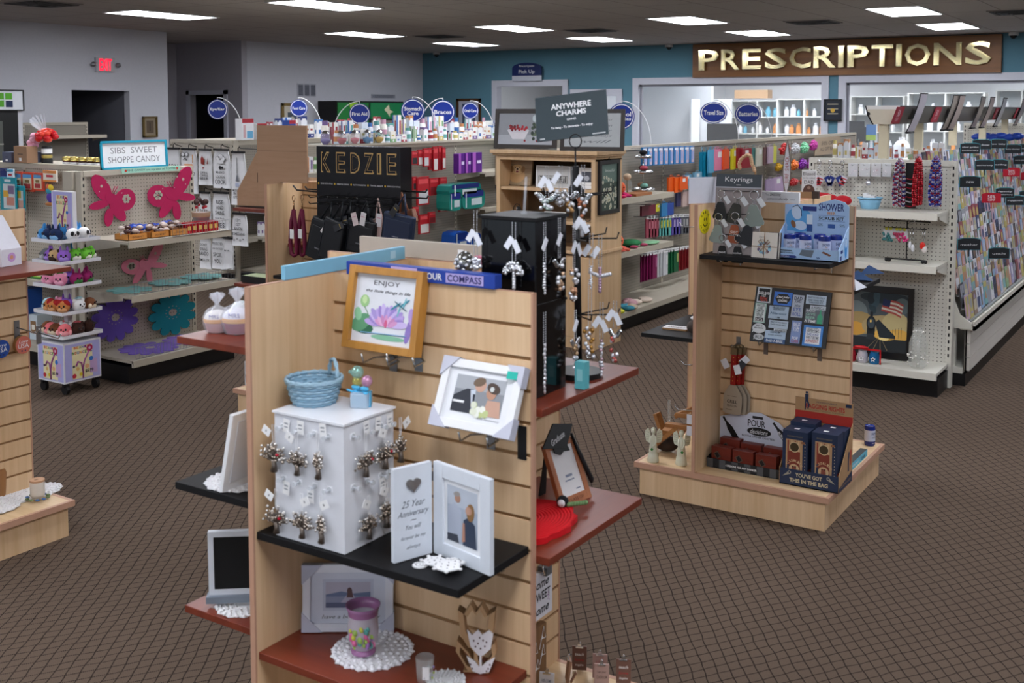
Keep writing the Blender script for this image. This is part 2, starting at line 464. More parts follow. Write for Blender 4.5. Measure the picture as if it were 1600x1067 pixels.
# exit sign
e=thing('exit_sign','lit red EXIT sign with two small emergency lamps on white wall','exit sign',(-13.28,9.98,2.43))
mb=MB();mb.box(0,.04,-.155,.155,-.1,.1,C('B9BABF',.5));obj('housing',mb,e)
mb=MB();mb.text('EXIT',0,0,.2,.165,emit('exit_red','FF1030',2.2),.042,RIGHT,ext=.002,bold=.02);obj('letters',mb,e,label='glowing red letters')
for s in(-1,1):
    mb=MB();mb.ball((.05,s*.205,0),(.03,.04,.035),STEEL);mb.cyl((.0,s*.18,0),.008,.01,STEEL);obj('lamp_head',mb,e)
# wall things
def wall_frame(name,label,cat,p0,p1,plane,fm,mm,art,fw=.03):
    """flat framed picture between two corners on a wall; plane 'X' faces +X, 'Y' faces -Y"""
    T=thing(name,label,cat,((p0.x+p1.x)/2,(p0.y+p1.y)/2,(p0.z+p1.z)/2))
    w=abs(p1.y-p0.y)if plane=='X' else abs(p1.x-p0.x);h=abs(p1.z-p0.z);M=RIGHT if plane=='X' else FRONT
    a=MB()
    for q in((-w/2,-w/2+fw,-h/2,h/2),(w/2-fw,w/2,-h/2,h/2),(-w/2,w/2,-h/2,-h/2+fw),(-w/2,w/2,h/2-fw,h/2)):
        a.box(q[0],q[1],q[2],q[3],.0,.03,fm,M)
    obj('frame',a,T)
    a=MB();a.box(-w/2+fw,w/2-fw,-h/2+fw,h/2-fw,.004,.012,mm,M);a.M=M;art(a,w,h);obj('picture',a,T)
    return T
GOLD=C('6A5526',.4,.3)
def art0(a,w,h):a.rect(-w*.25,w*.25,-h*.3,h*.3,C('5A4A38'),.013);a.rect(-w*.03,w*.03,-h*.2,h*.2,C('2A2018'),.0135)
wall_frame('picture_frame','small dark gold framed picture right of the grey doorway','picture',at(222,182,X=-13.27),at(245,214,X=-13.27),'X',GOLD,C('8C7E68'),art0,.025)
def art1(a,w,h):a.rect(-w*.22,w*.2,-h*.2,h*.22,C('4A5560'),.013);a.disc(0,0,w*.1,C('C8C0B0'),.0135)
wall_frame('picture_frame','gold framed print with wide cream mat behind the foot care sign','picture',at(439,161,X=-13.83),at(473,212,X=-13.83),'X',C('8A7240',.4,.3),C('CFC8B8'),art1,.05)
def art2(a,w,h):a.rect(-w*.27,w*.27,-h*.34,h*.34,C('46526A'),.013);a.flat([(-w*.2,-h*.3),(w*.2,-h*.3),(w*.05,h*.1),(-w*.1,h*.2)],C('A8B4C4'),.0135)
wall_frame('picture_frame','brown framed print on blue wall behind the oral care sign','picture',at(714,154,Y=18.04),at(752,205,Y=18.04),'Y',C('4A3018',.4),C('B9BCC8'),art2,.05)
def art3(a,w,h):
    for i in range(3):a.rect(-w*.3,w*.3,h*(.25-i*.22),h*(.29-i*.22),C('B0A890'),.013)
    a.disc(0,-h*.02,w*.12,C('C9A24A',.3,.8),.0132)
wall_frame('award_plaque','black plaque with small gold emblem between the two pharmacy windows','plaque',at(1288,155,Y=18.0),at(1315,189,Y=18.0),'Y',C('101216',.3),C('1C2230',.3),art3,.02)
# grilles on the white wall
def grille(label,p0,p1,n):
    T=thing('wall_vent',label,'vent',(-13.84,(p0.y+p1.y)/2,(p0.z+p1.z)/2));w=abs(p1.y-p0.y);h=abs(p1.z-p0.z)
    a=MB();a.box(-w/2,w/2,-h/2,h/2,0,.015,C('B5B6C0'),RIGHT);obj('plate',a,T)
    a=MB()
    for i in range(n):
        x0=-w/2+w*(i+.12)/n;a.box(x0,x0+w*.76/n,-h*.4,h*.4,.014,.017,C('4A4C58'),RIGHT)
    for k in range(9):a.box(-w*.47,w*.47,-h*.38+k*h*.09,-h*.38+k*h*.09+.006,.017,.02,C('8E909C'),RIGHT)
    obj('louvre',a,T)
grille('white air return grille with three dark slots high on the white wall',at(464,130,X=-13.84),at(493,152,X=-13.84),3)
grille('long low wall grille above the green drinks cooler',at(580,147,X=-13.84),at(617,154,X=-13.84),1)
# pick up sign
P=at(824.5,112,Y=18.0)
T=thing('pickup_sign','navy arched sign reading Prescription Pick Up above white framed hatch','sign',(P.x,17.98,2.45))
a=MB();a.prism([(-.33,0),(.33,0),(.33,.15)]+[(.33*math.cos(PI*i/16),.15+.1*math.sin(PI*i/16))for i in range(1,16)]+[(-.33,.15)],0,.02,NAVY,FRONT)
a.text('Pick Up',0,.07,.36,.085,WHITE,.021,FRONT,bold=.01);a.text('Prescription',0,.18,.34,.055,WHITE,.021,FRONT);obj('panel',a,T)
a=MB();a.box(-.33,.33,-.1,0,0,.02,C('C4C8D4'),FRONT);obj('base_strip',a,T)
# ---------------------------------------------------------------- pharmacy furniture
def shelf_unit(x0,x1,y0,z1,nz,nx,label,d=.35,m=None):
    m=m or C('D8D8D2',.5);T=thing('pharmacy_shelving',label,'shelving',((x0+x1)/2,y0,0),0,'pharmacy shelving');w=(x1-x0)/2
    a=MB();a.box(-w,w,d-.02,d,0,z1,C('B9BEC0',.7))
    obj('back_panel',a,T)
    for i in range(nx+1):
        a=MB();xx=-w+2*w*i/nx;a.box(xx-.015,xx+.015,0,d-.02,0,z1,m);obj('upright',a,T)
    for k in range(nz+1):
        a=MB();zz=.08+(z1-.1)*k/nz;a.box(-w+.015,w-.015,.005,d-.02,zz,zz+.02,m);obj('shelf',a,T)
    return[.1+(z1-.1)*k/nz for k in range(nz)]
def bottle(mb,h=.13,r=.035,m=None):
    mb.lathe([(r,0),(r,h*.68),(r*.55,h*.8),(r*.6,h*.82),(r*.6,h)],m or WHITE,10)
units=[(-8.08,-7.0,20.3,1.98,6,2,'white pharmacy shelving behind the travel size sign'),(-6.9,-5.9,19.6,2.0,6,2,'white pharmacy shelving behind the batteries sign'),
         (-5.85,-4.9,20.6,2.05,6,2,'white pharmacy shelving left of the blue pillar'),(-4.75,-3.5,20.3,2.1,6,2,'white pharmacy shelving right of the black plaque'),
         (-3.45,-2.2,21.2,2.15,6,3,'white pharmacy shelving behind the grey canopy'),(-2.15,-.8,20.4,2.1,6,3,'white pharmacy shelving at the far right')]
R.seed(3)
for u in units:
    zs=shelf_unit(*u)
    for k in(3,4,5):
        n=R.randint(4,6)
        for i in range(n):
            x=u[0]+.1+(u[1]-u[0]-.2)*(i+R.random()*.5)/n
            sc=R.uniform(.9,1.6)
            c=R.choice(['w','w','w','o','b'])
            m={'w':WHITE,'o':C('D98A3A'),'b':C('5FA8C0')}[c]
            o=single('medicine_bottle',cached('bot'+c,lambda q,m=m:bottle(q,m=m)),'%s bottle, %s on the %s shelf %s'%({'w':'white','o':'orange','b':'pale blue'}[c],nth(i),{3:'middle',4:'upper',5:'top'}[k],u[6].replace('white pharmacy shelving ','')),
                       'bottle',(x,u[2]+.12,zs[k]+.001),group='bottles on the pharmacy shelves')
            o.scale=(sc,sc,sc)
a=MB();a.box(-8.02,-7.35,20.35,20.6,2.02,2.18,C('C8A27A'));single('storage_box',a,'long tan carton lying on top of the pharmacy shelving','box')
a=MB();a.box(-8.35,-8.32,19.0,19.38,0,2.0,C('E4E6E8'));single('partition_panel',a,'white partition panel end beside the photo board in the pharmacy','panel')
# photo covered partition
T=thing('photo_board','white partition in the pharmacy covered with small pinned photos','board',(-8.0,19.6,0))
a=MB();a.box(-.22,.22,0,.04,0,2.0,C('E8EAEC'));obj('panel',a,T)
for i,(x,z,w,h,c)in enumerate([(-.14,1.72,.12,.1,'7A5A9A'),(-.1,1.6,.16,.1,'3A4656'),(.08,1.66,.06,.08,'6E6258'),(-.15,1.46,.07,.1,'3FA0A8'),(0,1.45,.07,.1,'B04A3A'),(.11,1.45,.07,.1,'4A4464'),(.18,1.45,.05,.09,'2E2A2C'),(.02,1.32,.09,.1,'5A3A3A'),(.11,1.3,.07,.1,'4A4A40'),(.18,1.32,.05,.07,'303844'),(-.14,1.28,.08,.16,'7A9A4A')]):
    a=MB();a.box(x-w/2,x+w/2,-.006,-.001,z-h/2,z+h/2,C(c));obj('photo',a,T)
# monitors and counter things
def monitor(p,w,h,label):
    T=thing('computer_monitor',label,'monitor',(p.x,p.y,p.z-h/2-.12))
    a=MB();a.box(-w/2,w/2,0,.04,.12,.12+h,C('0A0B0E',.6));obj('screen',a,T)
    a=MB();a.box(-.03,.03,.04,.06,0,.3,BLACK);a.box(-.12,.12,-.05,.12,0,.015,BLACK);obj('stand',a,T)
wall('pharmacy_counter',[(-9.7,5.0,18.4,19.1,.95,1.02),(-9.7,5.0,18.5,19.0,0,.95)],C('B0B4B8'))
bpy.data.objects['pharmacy_counter']['label']='long grey pharmacy counter behind the windows';bpy.data.objects['pharmacy_counter']['kind']='thing';bpy.data.objects['pharmacy_counter']['category']='counter'
monitor(at(1128,207,Y=18.75),.58,.32,'wide black computer monitor on counter below the travel size sign')
monitor(at(1337,203,Y=18.75),.28,.3,'black computer monitor on counter right of the blue pillar')
monitor(at(1353,210,Y=18.65),.22,.24,'small black screen in front of the monitor by the blue pillar')
p=at(1361,207,Y=18.46);a=MB();a.box(p.x-.08,p.x+.08,18.46,18.48,p.z-.13,p.z+.13,C('3C78B4'));a.box(p.x-.08,p.x+.08,18.457,18.46,p.z-.13,p.z-.04,C('9AB83A'));a.box(p.x-.08,p.x+.08,18.48,18.54,1.021,1.05,C('3C78B4'));a.box(p.x-.02,p.x+.02,18.48,18.5,1.03,p.z,WHITE)
single('leaflet_stand',a,'blue and green upright leaflet card on the pharmacy counter','leaflet')
p=at(1333,208,Y=18.5);T=thing('pen_mug','white mug holding an orange toy and pens on pharmacy counter','mug',(p.x,18.5,1.02))
a=MB();a.cyl((0,0,0),.06,.12,WHITE);obj('mug',a,T);a=MB();a.ball((.03,0,.2),(.03,.03,.09),C('E08820'));a.ball((-.04,0,.16),(.03,.03,.05),C('C05030'));obj('figure',a,T)
p=at(1409,213,Y=18.6);a=MB();a.lathe([(.13,0),(.13,.2),(.08,.27),(.05,.28),(.05,.33)],WHITE,16);single('jug',a,'large white round jug on counter right of the canopy post','jug',(p.x,18.62,1.02))
p=at(1262,205,Y=18.6);a=MB();a.box(-.1,.1,-.1,.1,0,.34,glassy('milky','E4E8EA',.8,.3));a.lathe([(.07,.12),(.07,.3),(.03,.34)],WHITE,14,Tr(.16,0,0));single('dispenser_bottle',a,'frosted white bottle group on counter left of the blue pillar','bottle',(p.x,18.6,1.02))
# grey slat fixtures and counter ledge below the first window
a=MB();q=C('A8A498',.6)
for k in range(9):a.box(-8.9,-7.62,15.5,15.56,.9+k*.1,.99+k*.1,q)
a.box(-8.9,-7.62,15.53,15.6,0,1.8,q);single('slatted_panel',a,'grey beige slatted fixture panel below the big window left corner','panel',(-.6,0,-.18))
# drinks cooler with green graphics against the far white wall
T=thing('drinks_cooler','tall black drinks cooler with green header against the far wall','cooler',(-13.73,15.84,0));T.scale=(1,1.17,1)
a=MB();a.box(-.1,.35,-.78,.85,0,1.96,BLACK);obj('cabinet',a,T)
a=MB();a.box(.35,.37,.0,.84,1.63,1.93,emit('cooler_header','0E6A3C',.25));a.M=Tr(.371,.45,1.78)@RIGHT
a.flat([(-.12,.02),(.0,.12),(.02,.02),(.12,-.02),(.03,-.05),(.02,-.12),(-.04,-.04)],C('D8D0B0'),.001);obj('header',a,T)
a=MB();a.box(.35,.36,.03,.8,.3,1.6,C('8A8078',.2));a.M=Tr(.361,0,0)@RIGHT
for k in range(10):a.rect(.1+k*.07,.15+k*.07,1.1+.1*(k%3),1.5,C(['5A3A2A','8A7A6A','C0B8A8'][k%3]),.001)
obj('glass_door',a,T)
a=MB();a.box(.35,.37,-.77,-.05,.8,1.93,C('1B7A34',.4));a.M=Tr(.371,-.42,1.5)@RIGHT
a.flat([(-.1,.43),(.1,.43),(.25,.2),(.0,.1)],C('9ACB2A'),.001);a.rect(-.3,.25,-.6,.05,C('A6AAB0'),.002)
for i,s_ in enumerate(['SHOP','USE','HERE']):a.text(s_,-.02,-.03-i*.13,.34 if i!=1 else .26,.09,C('2E4A3A'),.004,bold=.02)
a.disc(-.3,-.1,.09,C('2E9A4A'),.003);obj('graphic_panel',a,T)
# tall lit fridge at the left edge of the picture
T=thing('display_fridge','black framed glass door fridge with green squares logo sign at left edge','fridge',(-10.0,6.05,0))

# ================================================================ FIXTURES
def onX(x0,x1,y0,y1,X):
    a=at(x0,(y0+y1)/2,X=X);b=at(x1,(y0+y1)/2,X=X);c=at((x0+x1)/2,y0,X=X);d=at((x0+x1)/2,y1,X=X)
    return(a.y+b.y)/2,abs(b.y-a.y),d.z,c.z-d.z      # centre, width, bottom, height
def onY(x0,x1,y0,y1,Y):
    a=at(x0,(y0+y1)/2,Y=Y);b=at(x1,(y0+y1)/2,Y=Y);c=at((x0+x1)/2,y0,Y=Y);d=at((x0+x1)/2,y1,Y=Y)
    return(a.x+b.x)/2,abs(b.x-a.x),d.z,c.z-d.z
def gondola(name,label,loc,rz,w,h,base_d,shelves,peg,metal,sec=.92,thick=.05,base=.16,group=None,both=False):
    """steel shelving run: local face looks along -y, x runs 0..w"""
    T=thing(name,label,'shelving',loc,rz,group)
    a=MB();a.box(0,w,0,thick,base,h-.03,peg);obj('pegboard',a,T)
    n=max(1,round(w/sec))
    for i in range(n+1):
        x=w*i/n;a=MB();a.box(x-.018,x+.018,-.006,thick+.006,0,h,metal)
        z=.2
        while z<h-.05:a.box(x-.005,x+.005,-.0075,-.006,z,z+.022,BLACK);z+=.045
        obj('upright',a,T)
    a=MB();a.box(0,w,-.012,thick+.012,h-.035,h,metal);obj('top_rail',a,T)
    if base_d:
        a=MB();a.box(.0,w,-base_d,0,base-.02,base,metal);a.box(0,w,-base_d-.004,-base_d+.016,base-.045,base-.001,metal);obj('base_deck',a,T)
        a=MB();a.box(.0,w,-base_d+.05,0.0,0,base-.045,KICK);obj('kick_plate',a,T)
    for(x0,x1,z,d)in shelves:
        S=MB();S.box(x0,x1,-d,-.002,z-.018,z,metal);s_=obj('shelf',S,T)
        r=MB();r.box(x0,x1,-d-.006,-d+.003,z-.042,z+.002,metal,M=Tr(0,0,0));obj('price_rail',r,s_)
        for xx in(x0+.004,x1-.008):
            b=MB();b.prism([(0,0),(d*.8,0),(d*.8,-.02),(0,-.075)],0,.004,metal,frame((xx+.004,-.002,z-.018),(0,-1,0),(0,0,1)));obj('bracket',b,s_)
    return T
def hook_row(M,T,n):pass
# candy fixture (cut out flowers and butterflies)
gondola('candy_gondola','almond pegboard shelving with cut out flowers and butterflies at left',(-6.4,4.62,0),PI/2,.92,1.385,.47,[(0,.9,.585,.47),(0,.88,.94,.45)],PEG,ALMOND)
a=MB();a.box(-8.4,-6.46,5.02,5.5,1.365,1.385,ALMOND);a.box(-8.4,-8.36,5.02,5.5,0,1.365,ALMOND);a.box(-6.56,-6.46,4.66,5.5,0,1.365,ALMOND);a.box(-6.56,-6.46,4.58,4.62,0,1.385,ALMOND);a.box(-6.56,-6.46,4.62,4.66,0,1.385,ALMOND)
single('display_counter',a,'almond steel counter top and end post behind the pegboard with butterflies','counter')
gondola('toy_gondola','almond pegboard end fixture hung with toys behind the plush spinner',(-8.47,4.95,0),0,1.85,1.4,.38,[(0,1.83,.6,.3)],PEG,ALMOND)
gondola('towel_gondola','grey pegboard end fixture hung with white printed tea towels',(-9.42,7.9,0),0,.93,1.485,.4,[],PEG,ALMOND)
gondola('health_gondola','steel shelving of boxed remedies right behind the tea towels',(-8.52,7.98,0),PI/2,3.7,1.47,.42,[(0,3.6,z,.34)for z in(.5,.82,1.12)],PEG_D,ALMOND)
gondola('first_aid_gondola','long grey pegboard shelving with red cards and nappy packs in the middle',(-6.65,7.37,0),PI/2,3.68,1.47,.42,[(1.86,3.5,z,.36)for z in(.36,.8,1.165)],PEG_D,ALMOND)
gondola('gift_bag_gondola','long grey pegboard shelving hung with gift bags and bows',(-4.45,7.66,0),PI/2,8.3,1.475,.42,[(0,1.15,1.085,.43),(0,1.15,.655,.43)],PEG_D,ALMOND)
gondola('seasonal_gondola','cream pegboard end fixture with beads and train picture at right',(-2.37,7.45,0),0,.92,1.47,.35,[(0,.9,1.155,.34),(0,.9,.825,.34)],PEG_W,CREAM)
gondola('rear_gondola','cream pegboard fixture far behind the card rack at the right edge',(-2.5,13.42,0),0,1.85,1.65,.3,[],PEG_W,CREAM)
gondola('vitamin_gondola','steel fixture topped with rows of vitamin boxes below right pharmacy window',(-3.98,13.4,0),0,1.4,1.2,.3,[],PEG_W,CREAM)
a=MB();a.box(-3.98,-2.6,13.0,13.45,1.201,1.22,CREAM);o=obj('top_shelf',a,None);o.parent=bpy.data.objects['vitamin_gondola'];o.matrix_parent_inverse=Matrix.Translation((3.98,-13.4,0))
gondola('wall_gondola','grey pegboard shelving against the white wall below the exit sign',(-13.2,8.66,0),PI/2,.95,1.63,.3,[(0,1.05,1.46,.3)],PEG_D,ALMOND)
# top decks that carry goods on the two remedy runs
for nm,x0,x1,y0,y1 in(('first_aid_gondola',-7.1,-6.62,7.37,11.05),('health_gondola',-9.3,-8.5,8.0,11.7)):
    a=MB();a.box(x0,x1,y0,y1,1.4701,1.486,ALMOND);o=obj('top_deck',a,None);r=bpy.data.objects[nm];o.parent=r
    o.matrix_parent_inverse=(Tr(*r.location)@Rz(r.rotation_euler.z)).inverted()
# ---------------------------------------------------------------- small goods
def carton(mb,w,d,h,base,accent,band,style=0):
    """box with printed front (-y), right side (+x) and top; origin at base centre"""
    mb.box(-w/2,w/2,-d/2,d/2,0,h,C(base))
    for M,ww in((Tr(0,-d/2-.0008,0)@FRONT,w),(Tr(w/2+.0008,0,0)@RIGHT,d)):
        if style==0:
            mb.rect(-ww*.5,ww*.5,h*.82,h,C(accent),0,M);mb.rect(-ww*.3,ww*.1,h*.2,h*.42,C(band),0,M);mb.rect(-ww*.3,ww*.3,h*.82,h*.9,WHITE,.0004,M)
        elif style==1:
            mb.rect(-ww*.5,ww*.5,0,h*.3,C(accent),0,M);mb.rect(-ww*.32,ww*.2,h*.55,h*.7,C(band),0,M);mb.disc(0,h*.16,ww*.16,WHITE,.0004,10,M=M)
        else:
            mb.rect(-ww*.5,-ww*.2,0,h,C(accent),0,M);mb.rect(ww*.08,ww*.42,h*.2,h*.8,C(band),0,M)
def vial(mb,r,h,body,cap):
    mb.lathe([(r,0),(r,h*.72),(r*.7,h*.8)],C(body),12);mb.lathe([(r*.72,h*.8),(r*.72,h)],C(cap),12)
    mb.lathe([(r*1.01,h*.2),(r*1.01,h*.55)],C(cap),12,cap=False)
cols=['F2F2F4','E9ECF2','F4EFE6','DCE6F2','F6F6F2']
acc={'red':'A03A44','blue':'3F70B0','navy':'2A3A78','teal':'6AA8A4','yellow':'CDBE78','purple':'7A6298','green':'7FA876','orange':'C98A5A','pink':'CFA0B4'}
def goods_row(X,y0,y1,z,n,where,group,hmin=.1,hmax=.19,jitter=.0,axis='Y',pals=None,sink=0):
    """a row of mixed cartons and bottles, each a thing; runs along Y at X, or along X at Y"""
    pals=pals or list(acc)
    for i in range(n):
        u=y0+(y1-y0)*(i+.5)/n;pitch=(y1-y0)/n
        nm=R.choice(pals);h=R.uniform(hmin,hmax);w=min(pitch*.86,R.uniform(.05,.1));st=R.randint(0,3)
        base=R.choice(cols);jx=R.uniform(-jitter,jitter)
        loc=(X+jx,u,z+.001)if axis=='Y' else(u,X+jx,z+.001)
        if st<3:
            mb=MB();carton(mb,w if axis!='Y' else .05,.05 if axis!='Y' else w,h,base,acc[nm],acc[R.choice(pals)],st)
            single('carton',mb,'white and %s carton, %s from near end, %s'%(nm,nth(i),where),'box',loc,group=group)
        else:
            mb=MB();vial(mb,w*.42,h*.9,base,acc[nm])
            single('bottle',mb,'white bottle with %s cap, %s from near end, %s'%(nm,nth(i),where),'bottle',loc,group=group)
R.seed(11)
goods_row(-6.72,7.45,10.9,1.487,40,'front row of the middle run','remedies on top of the middle run',.07,.15,.01)
goods_row(-6.86,7.45,10.9,1.487,34,'rear row of the middle run','remedies at the back of the middle run',.17,.26,.01)
goods_row(-8.62,8.1,11.4,1.487,26,'on top behind the towels','remedies on top of the left run',.12,.24,.01,pals=['red','blue','navy','red'])
for z in(.502,.822,1.122):
    goods_row(-8.3,8.03,9.1,z,9,'%s shelf behind the towels'%{.502:'lowest',.822:'middle',1.122:'upper'}[z],'remedies on the left run shelves',.12,.22,.01,pals=['red','green','purple','pink','orange'])
goods_row(13.1,-3.93,-2.65,1.221,18,'below right pharmacy window','vitamin boxes below the window',.12,.26,.01,'X',['orange','red','red','yellow','orange'])
# glass apothecary jars filled with small goods on the front edge
for i,(px,c)in enumerate([(526,'6A5A9A'),(551,'B04A5A'),(571,'D07A8A'),(591,'4A8AC0'),(609,'C9A23A')]):
    p=at(px,226,X=-6.55);T=thing('glass_jar','small lidded glass jar with %s contents, %s of five along the rail'%(['violet','dark red','pink','blue','golden'][i],nth(i)),'jar',(-6.68,p.y,1.488),0,'glass jars above the black bag display')
    a=MB();a.lathe([(.02,0),(.045,.03),(.05,.07),(.035,.1)],GLASS,14);obj('jar',a,T)
    a=MB();a.lathe([(.02,.003),(.042,.03),(.046,.05),(.001,.06)],C(c),12);obj('contents',a,T)
    a=MB();a.lathe([(.037,.1),(.03,.115),(.001,.13)],CHROME,12);obj('lid',a,T)
# shampoo bottles standing tall at the back
# ---------------------------------------------------------------- round category signs
def disc_sign(x,y,txt,X,r,dirn,base_px=None,ry=None,cut=False):
    c=at(x,y,X=X);ry=ry or r
    T=thing('aisle_sign','round navy aisle sign with white ring reading %s'%txt.replace('\n',' '),'sign',(c.x,c.y,1.475),0,'hanging aisle signs')
    zc=c.z-1.475
    # face turned towards the entrance aisle
    F=Tr(0,0,zc)@Rz(YAW)@FRONT
    a=MB();n=32
    a.prism([(r*math.cos(2*PI*i/n),ry*math.sin(2*PI*i/n))for i in range(n)],-.004,.004,NAVYS,F)
    def ring(R1,R2,z):
        k=40
        vs=[(R1*math.cos(2*PI*i/k)*r,R1*math.sin(2*PI*i/k)*ry,z)for i in range(k)]+[(R2*math.cos(2*PI*i/k)*r,R2*math.sin(2*PI*i/k)*ry,z)for i in range(k)]
        a.add(vs,[(i,(i+1)%k,k+(i+1)%k,k+i)for i in range(k)],WHITE,M=F)
    ring(.86,.93,.0045)
    ls=txt.split('\n')
    for i,s_ in enumerate(ls):a.text(s_,0,(len(ls)-1)*r*.17-i*r*.38,min(r*1.45,r*.24*len(s_)),r*.34,WHITE,.005,F,bold=.02)
    obj('disc',a,T)
    a=MB();d=dirn;pts=[]
    top=zc+ry+.02
    for i in range(15):
        q=PI*.5*i/14
        pts.append((d*.27*math.cos(q)*_ca,d*.27*math.cos(q)*_sa,(top)*math.sin(q)))
    pts[0]=(pts[0][0],pts[0][1],.012)
    a.tube(pts+[(0,0,top-.03)],.0045,WHITE,6);obj('arched_rod',a,T)
NAVYS=C('0A2C8C',.4)
disc_sign(340,171,'Eye/Ear',-8.9,.105,1);disc_sign(467,169,'Foot Care',-8.9,.1,1);disc_sign(562,178,'First Aid',-6.9,.1,-1)
disc_sign(645,173,'Stomach\nCare',-6.9,.12,1);disc_sign(692,175,'Braces',-6.9,.125,-1);disc_sign(735,173,'Oral Care',-6.9,.09,1)
disc_sign(971,182,'School\nSupplies',-4.6,.12,1);disc_sign(1115,176,'Travel Size',-4.6,.145,1,ry=.115);disc_sign(1169,178,'Batteries',-4.6,.15,1,ry=.12)
# ---------------------------------------------------------------- tea towels
TOWEL=C('DEDEE0',.9)
def towel(x0,x1,y0,y1,art,label,Y=7.8):
    cx,w,z0,h=onY(x0,x1,y0,y1,Y)
    T=thing('tea_towel',label,'tea towel',(cx,Y,z0+h),0,'white printed tea towels')
    a=MB();n=9;vs=[]
    for j in range(6):
        f=j/5;ww=w*(.36+.14*min(1,f*3))
        for i in range(n):
            u=i/(n-1)*2-1;vs.append((u*ww,-.012-.012*math.sin(u*5+j)*f,-h*f))
    fs=[(j*n+i,j*n+i+1,(j+1)*n+i+1,(j+1)*n+i)for j in range(5)for i in range(n-1)]
    k=len(vs);vs2=vs+[(x,y+.012,z)for x,y,z in vs]
    fs2=fs+[tuple(q+k for q in reversed(f))for f in fs]
    rim=[i for i in range(n)]+[j*n+n-1 for j in range(1,6)]+[5*n+i for i in range(n-2,-1,-1)]+[j*n for j in range(4,0,-1)]
    fs2+=[(rim[i],rim[(i+1)%len(rim)],rim[(i+1)%len(rim)]+k,rim[i]+k)for i in range(len(rim))]
    a.add(vs2,fs2,TOWEL,True);a.M=Tr(0,-.03,-h/2)@FRONT;art(a,w,h);obj('cloth',a,T)
    c=MB();c.box(-w*.42,w*.42,-.024,.0,-.008,.012,BLACK);c.tube([(0,-.01,.01),(0,-.01,.04),(.015,-.005,.055),(.0,.02,.04),(0,(7.99 if x0>361 else 7.898)-Y,.02)],.005,BLACK,5);obj('hanger',c,T)
INK=C('26262A',.8)
def words(*ls):
    def f(b,w,h):
        for(s_,y,ww,hh)in ls:b.text(s_,0,y*h,ww*w,hh*h,INK,bold=.01)
    return f
def art_beard(b,w,h):
    b.disc(-w*.28,h*.38,w*.1,INK,0);b.disc(-w*.05,h*.38,w*.1,INK,0);b.disc(-w*.28,h*.38,w*.08,TOWEL,.001);b.disc(-w*.05,h*.38,w*.08,TOWEL,.001)
    b.flat([(-w*.3,h*.25),(-w*.16,h*.31),(0,h*.25),(-w*.16,h*.27)],INK);b.rect(-w*.2,w*.3,h*.12,h*.17,C('E8A878'));b.rect(w*.27,w*.31,h*.2,h*.38,C('C98A3A'));b.text('Apron',0,-h*.05,w*.8,h*.16,INK,shear=.3)
def art_steak(b,w,h):
    b.flat([(-w*.2,h*.1),(-w*.22,h*.25),(-w*.1,h*.34),(w*.05,h*.2),(w*.04,h*.08)],C('8E2E24'));b.flat([(w*.2,h*.1),(w*.28,h*.3),(w*.3,h*.1)],C('7A2A22'))
    b.flat([(-w*.08,-h*.06),(-w*.1,h*.03),(w*.04,h*.0)],C('8E2E24'));words(('GRILL',-.14,.55,.06),('CHILL',-.22,.6,.06),('BEER',-.31,.6,.07))(b,w,h)
def art_chef(b,w,h):
    for cx,cy,r in((-.12,.28,.14),(.03,.33,.15),(.18,.27,.12)):
        b.disc(cx*w,cy*h,r*w,INK,0,16,r*h*.42);b.disc(cx*w,cy*h,r*w*.92,TOWEL,.001,16,r*h*.39)
    b.rect(-w*.15,w*.2,h*.14,h*.24,TOWEL,.002);b.rect(-w*.15,w*.2,h*.135,h*.14,INK,.002);b.disc(0,h*.04,w*.08,INK);b.disc(w*.12,h*.04,w*.06,INK)
    words(('MR GOOD',-.08,.5,.06),('LOOKIN',-.2,.5,.07),('COOK',-.33,.6,.12))(b,w,h)
def art_fork(b,w,h):
    b.tube([(0,h*.4,0),(0,h*.1,0)],.004,INK,4);b.flat([(-w*.1,-h*.05),(0,h*.12),(w*.1,-h*.05)],C('6A6C74'));b.rect(-w*.12,w*.12,-h*.15,-h*.08,C('A8B0C8'));words(('MONSTER',-.22,.6,.05),('IN MY',-.28,.5,.05),('KITCHEN',-.35,.5,.05))(b,w,h)
towel(262,284,232,300,words(('MON',.1,.8,.1),('SAYS ALL',-.04,.6,.05),('IS THE',-.14,.5,.05),('BEST',-.24,.6,.06)),'white tea towel lettered MON, left of the row beside the candy sign')
towel(284,310,233,302,art_beard,'white tea towel with glasses, moustache and script lettering')
towel(311,333,234,289,art_steak,'white tea towel with brown steaks reading GRILL CHILL BEER')
towel(334,361,234,294,art_chef,'white tea towel with chef hat reading MR GOOD LOOKIN COOK')
towel(362,386,238,320,art_fork,'white tea towel with a small figure, right end of the top row',7.72)
towel(312,331,301,362,words(('~',.22,.5,.03),('BAM',.02,.6,.12),('BEAT IT',-.14,.5,.05)),'white tea towel lettered BAM in the second row')
towel(333,361,301,361,words(('RISE',.26,.4,.1),('AND',.12,.4,.1),('SHINE',-.02,.5,.1),('but first',-.16,.5,.04),('PIES',-.34,.5,.12)),'white tea towel lettered in a block, right of the second row')
towel(364,388,334,384,words(('LET\'S',.3,.3,.08),('GET',.17,.3,.08),('BAKIN',.04,.5,.1),('SOMETHING',-.12,.8,.08),('o * o *',-.3,.7,.1)),'white tea towel with black kitchen doodles, hanging lowest at right',7.7)
towel(313,331,371,420,words(('DON\'T',.28,.6,.08),('DRAG',.14,.6,.09),('RANDO',0,.8,.12),('TEMPTATION',-.2,.9,.08)),'white tea towel lettered DON\'T over a hill, third row left')
towel(332,355,370,420,words(('PERFECTED',.3,.7,.08),('ON BACKED',.14,.7,.06),('SPOIL',-.05,.6,.13),('YOU',-.25,.5,.13)),'white tea towel with framed lettering, third row middle',7.78)
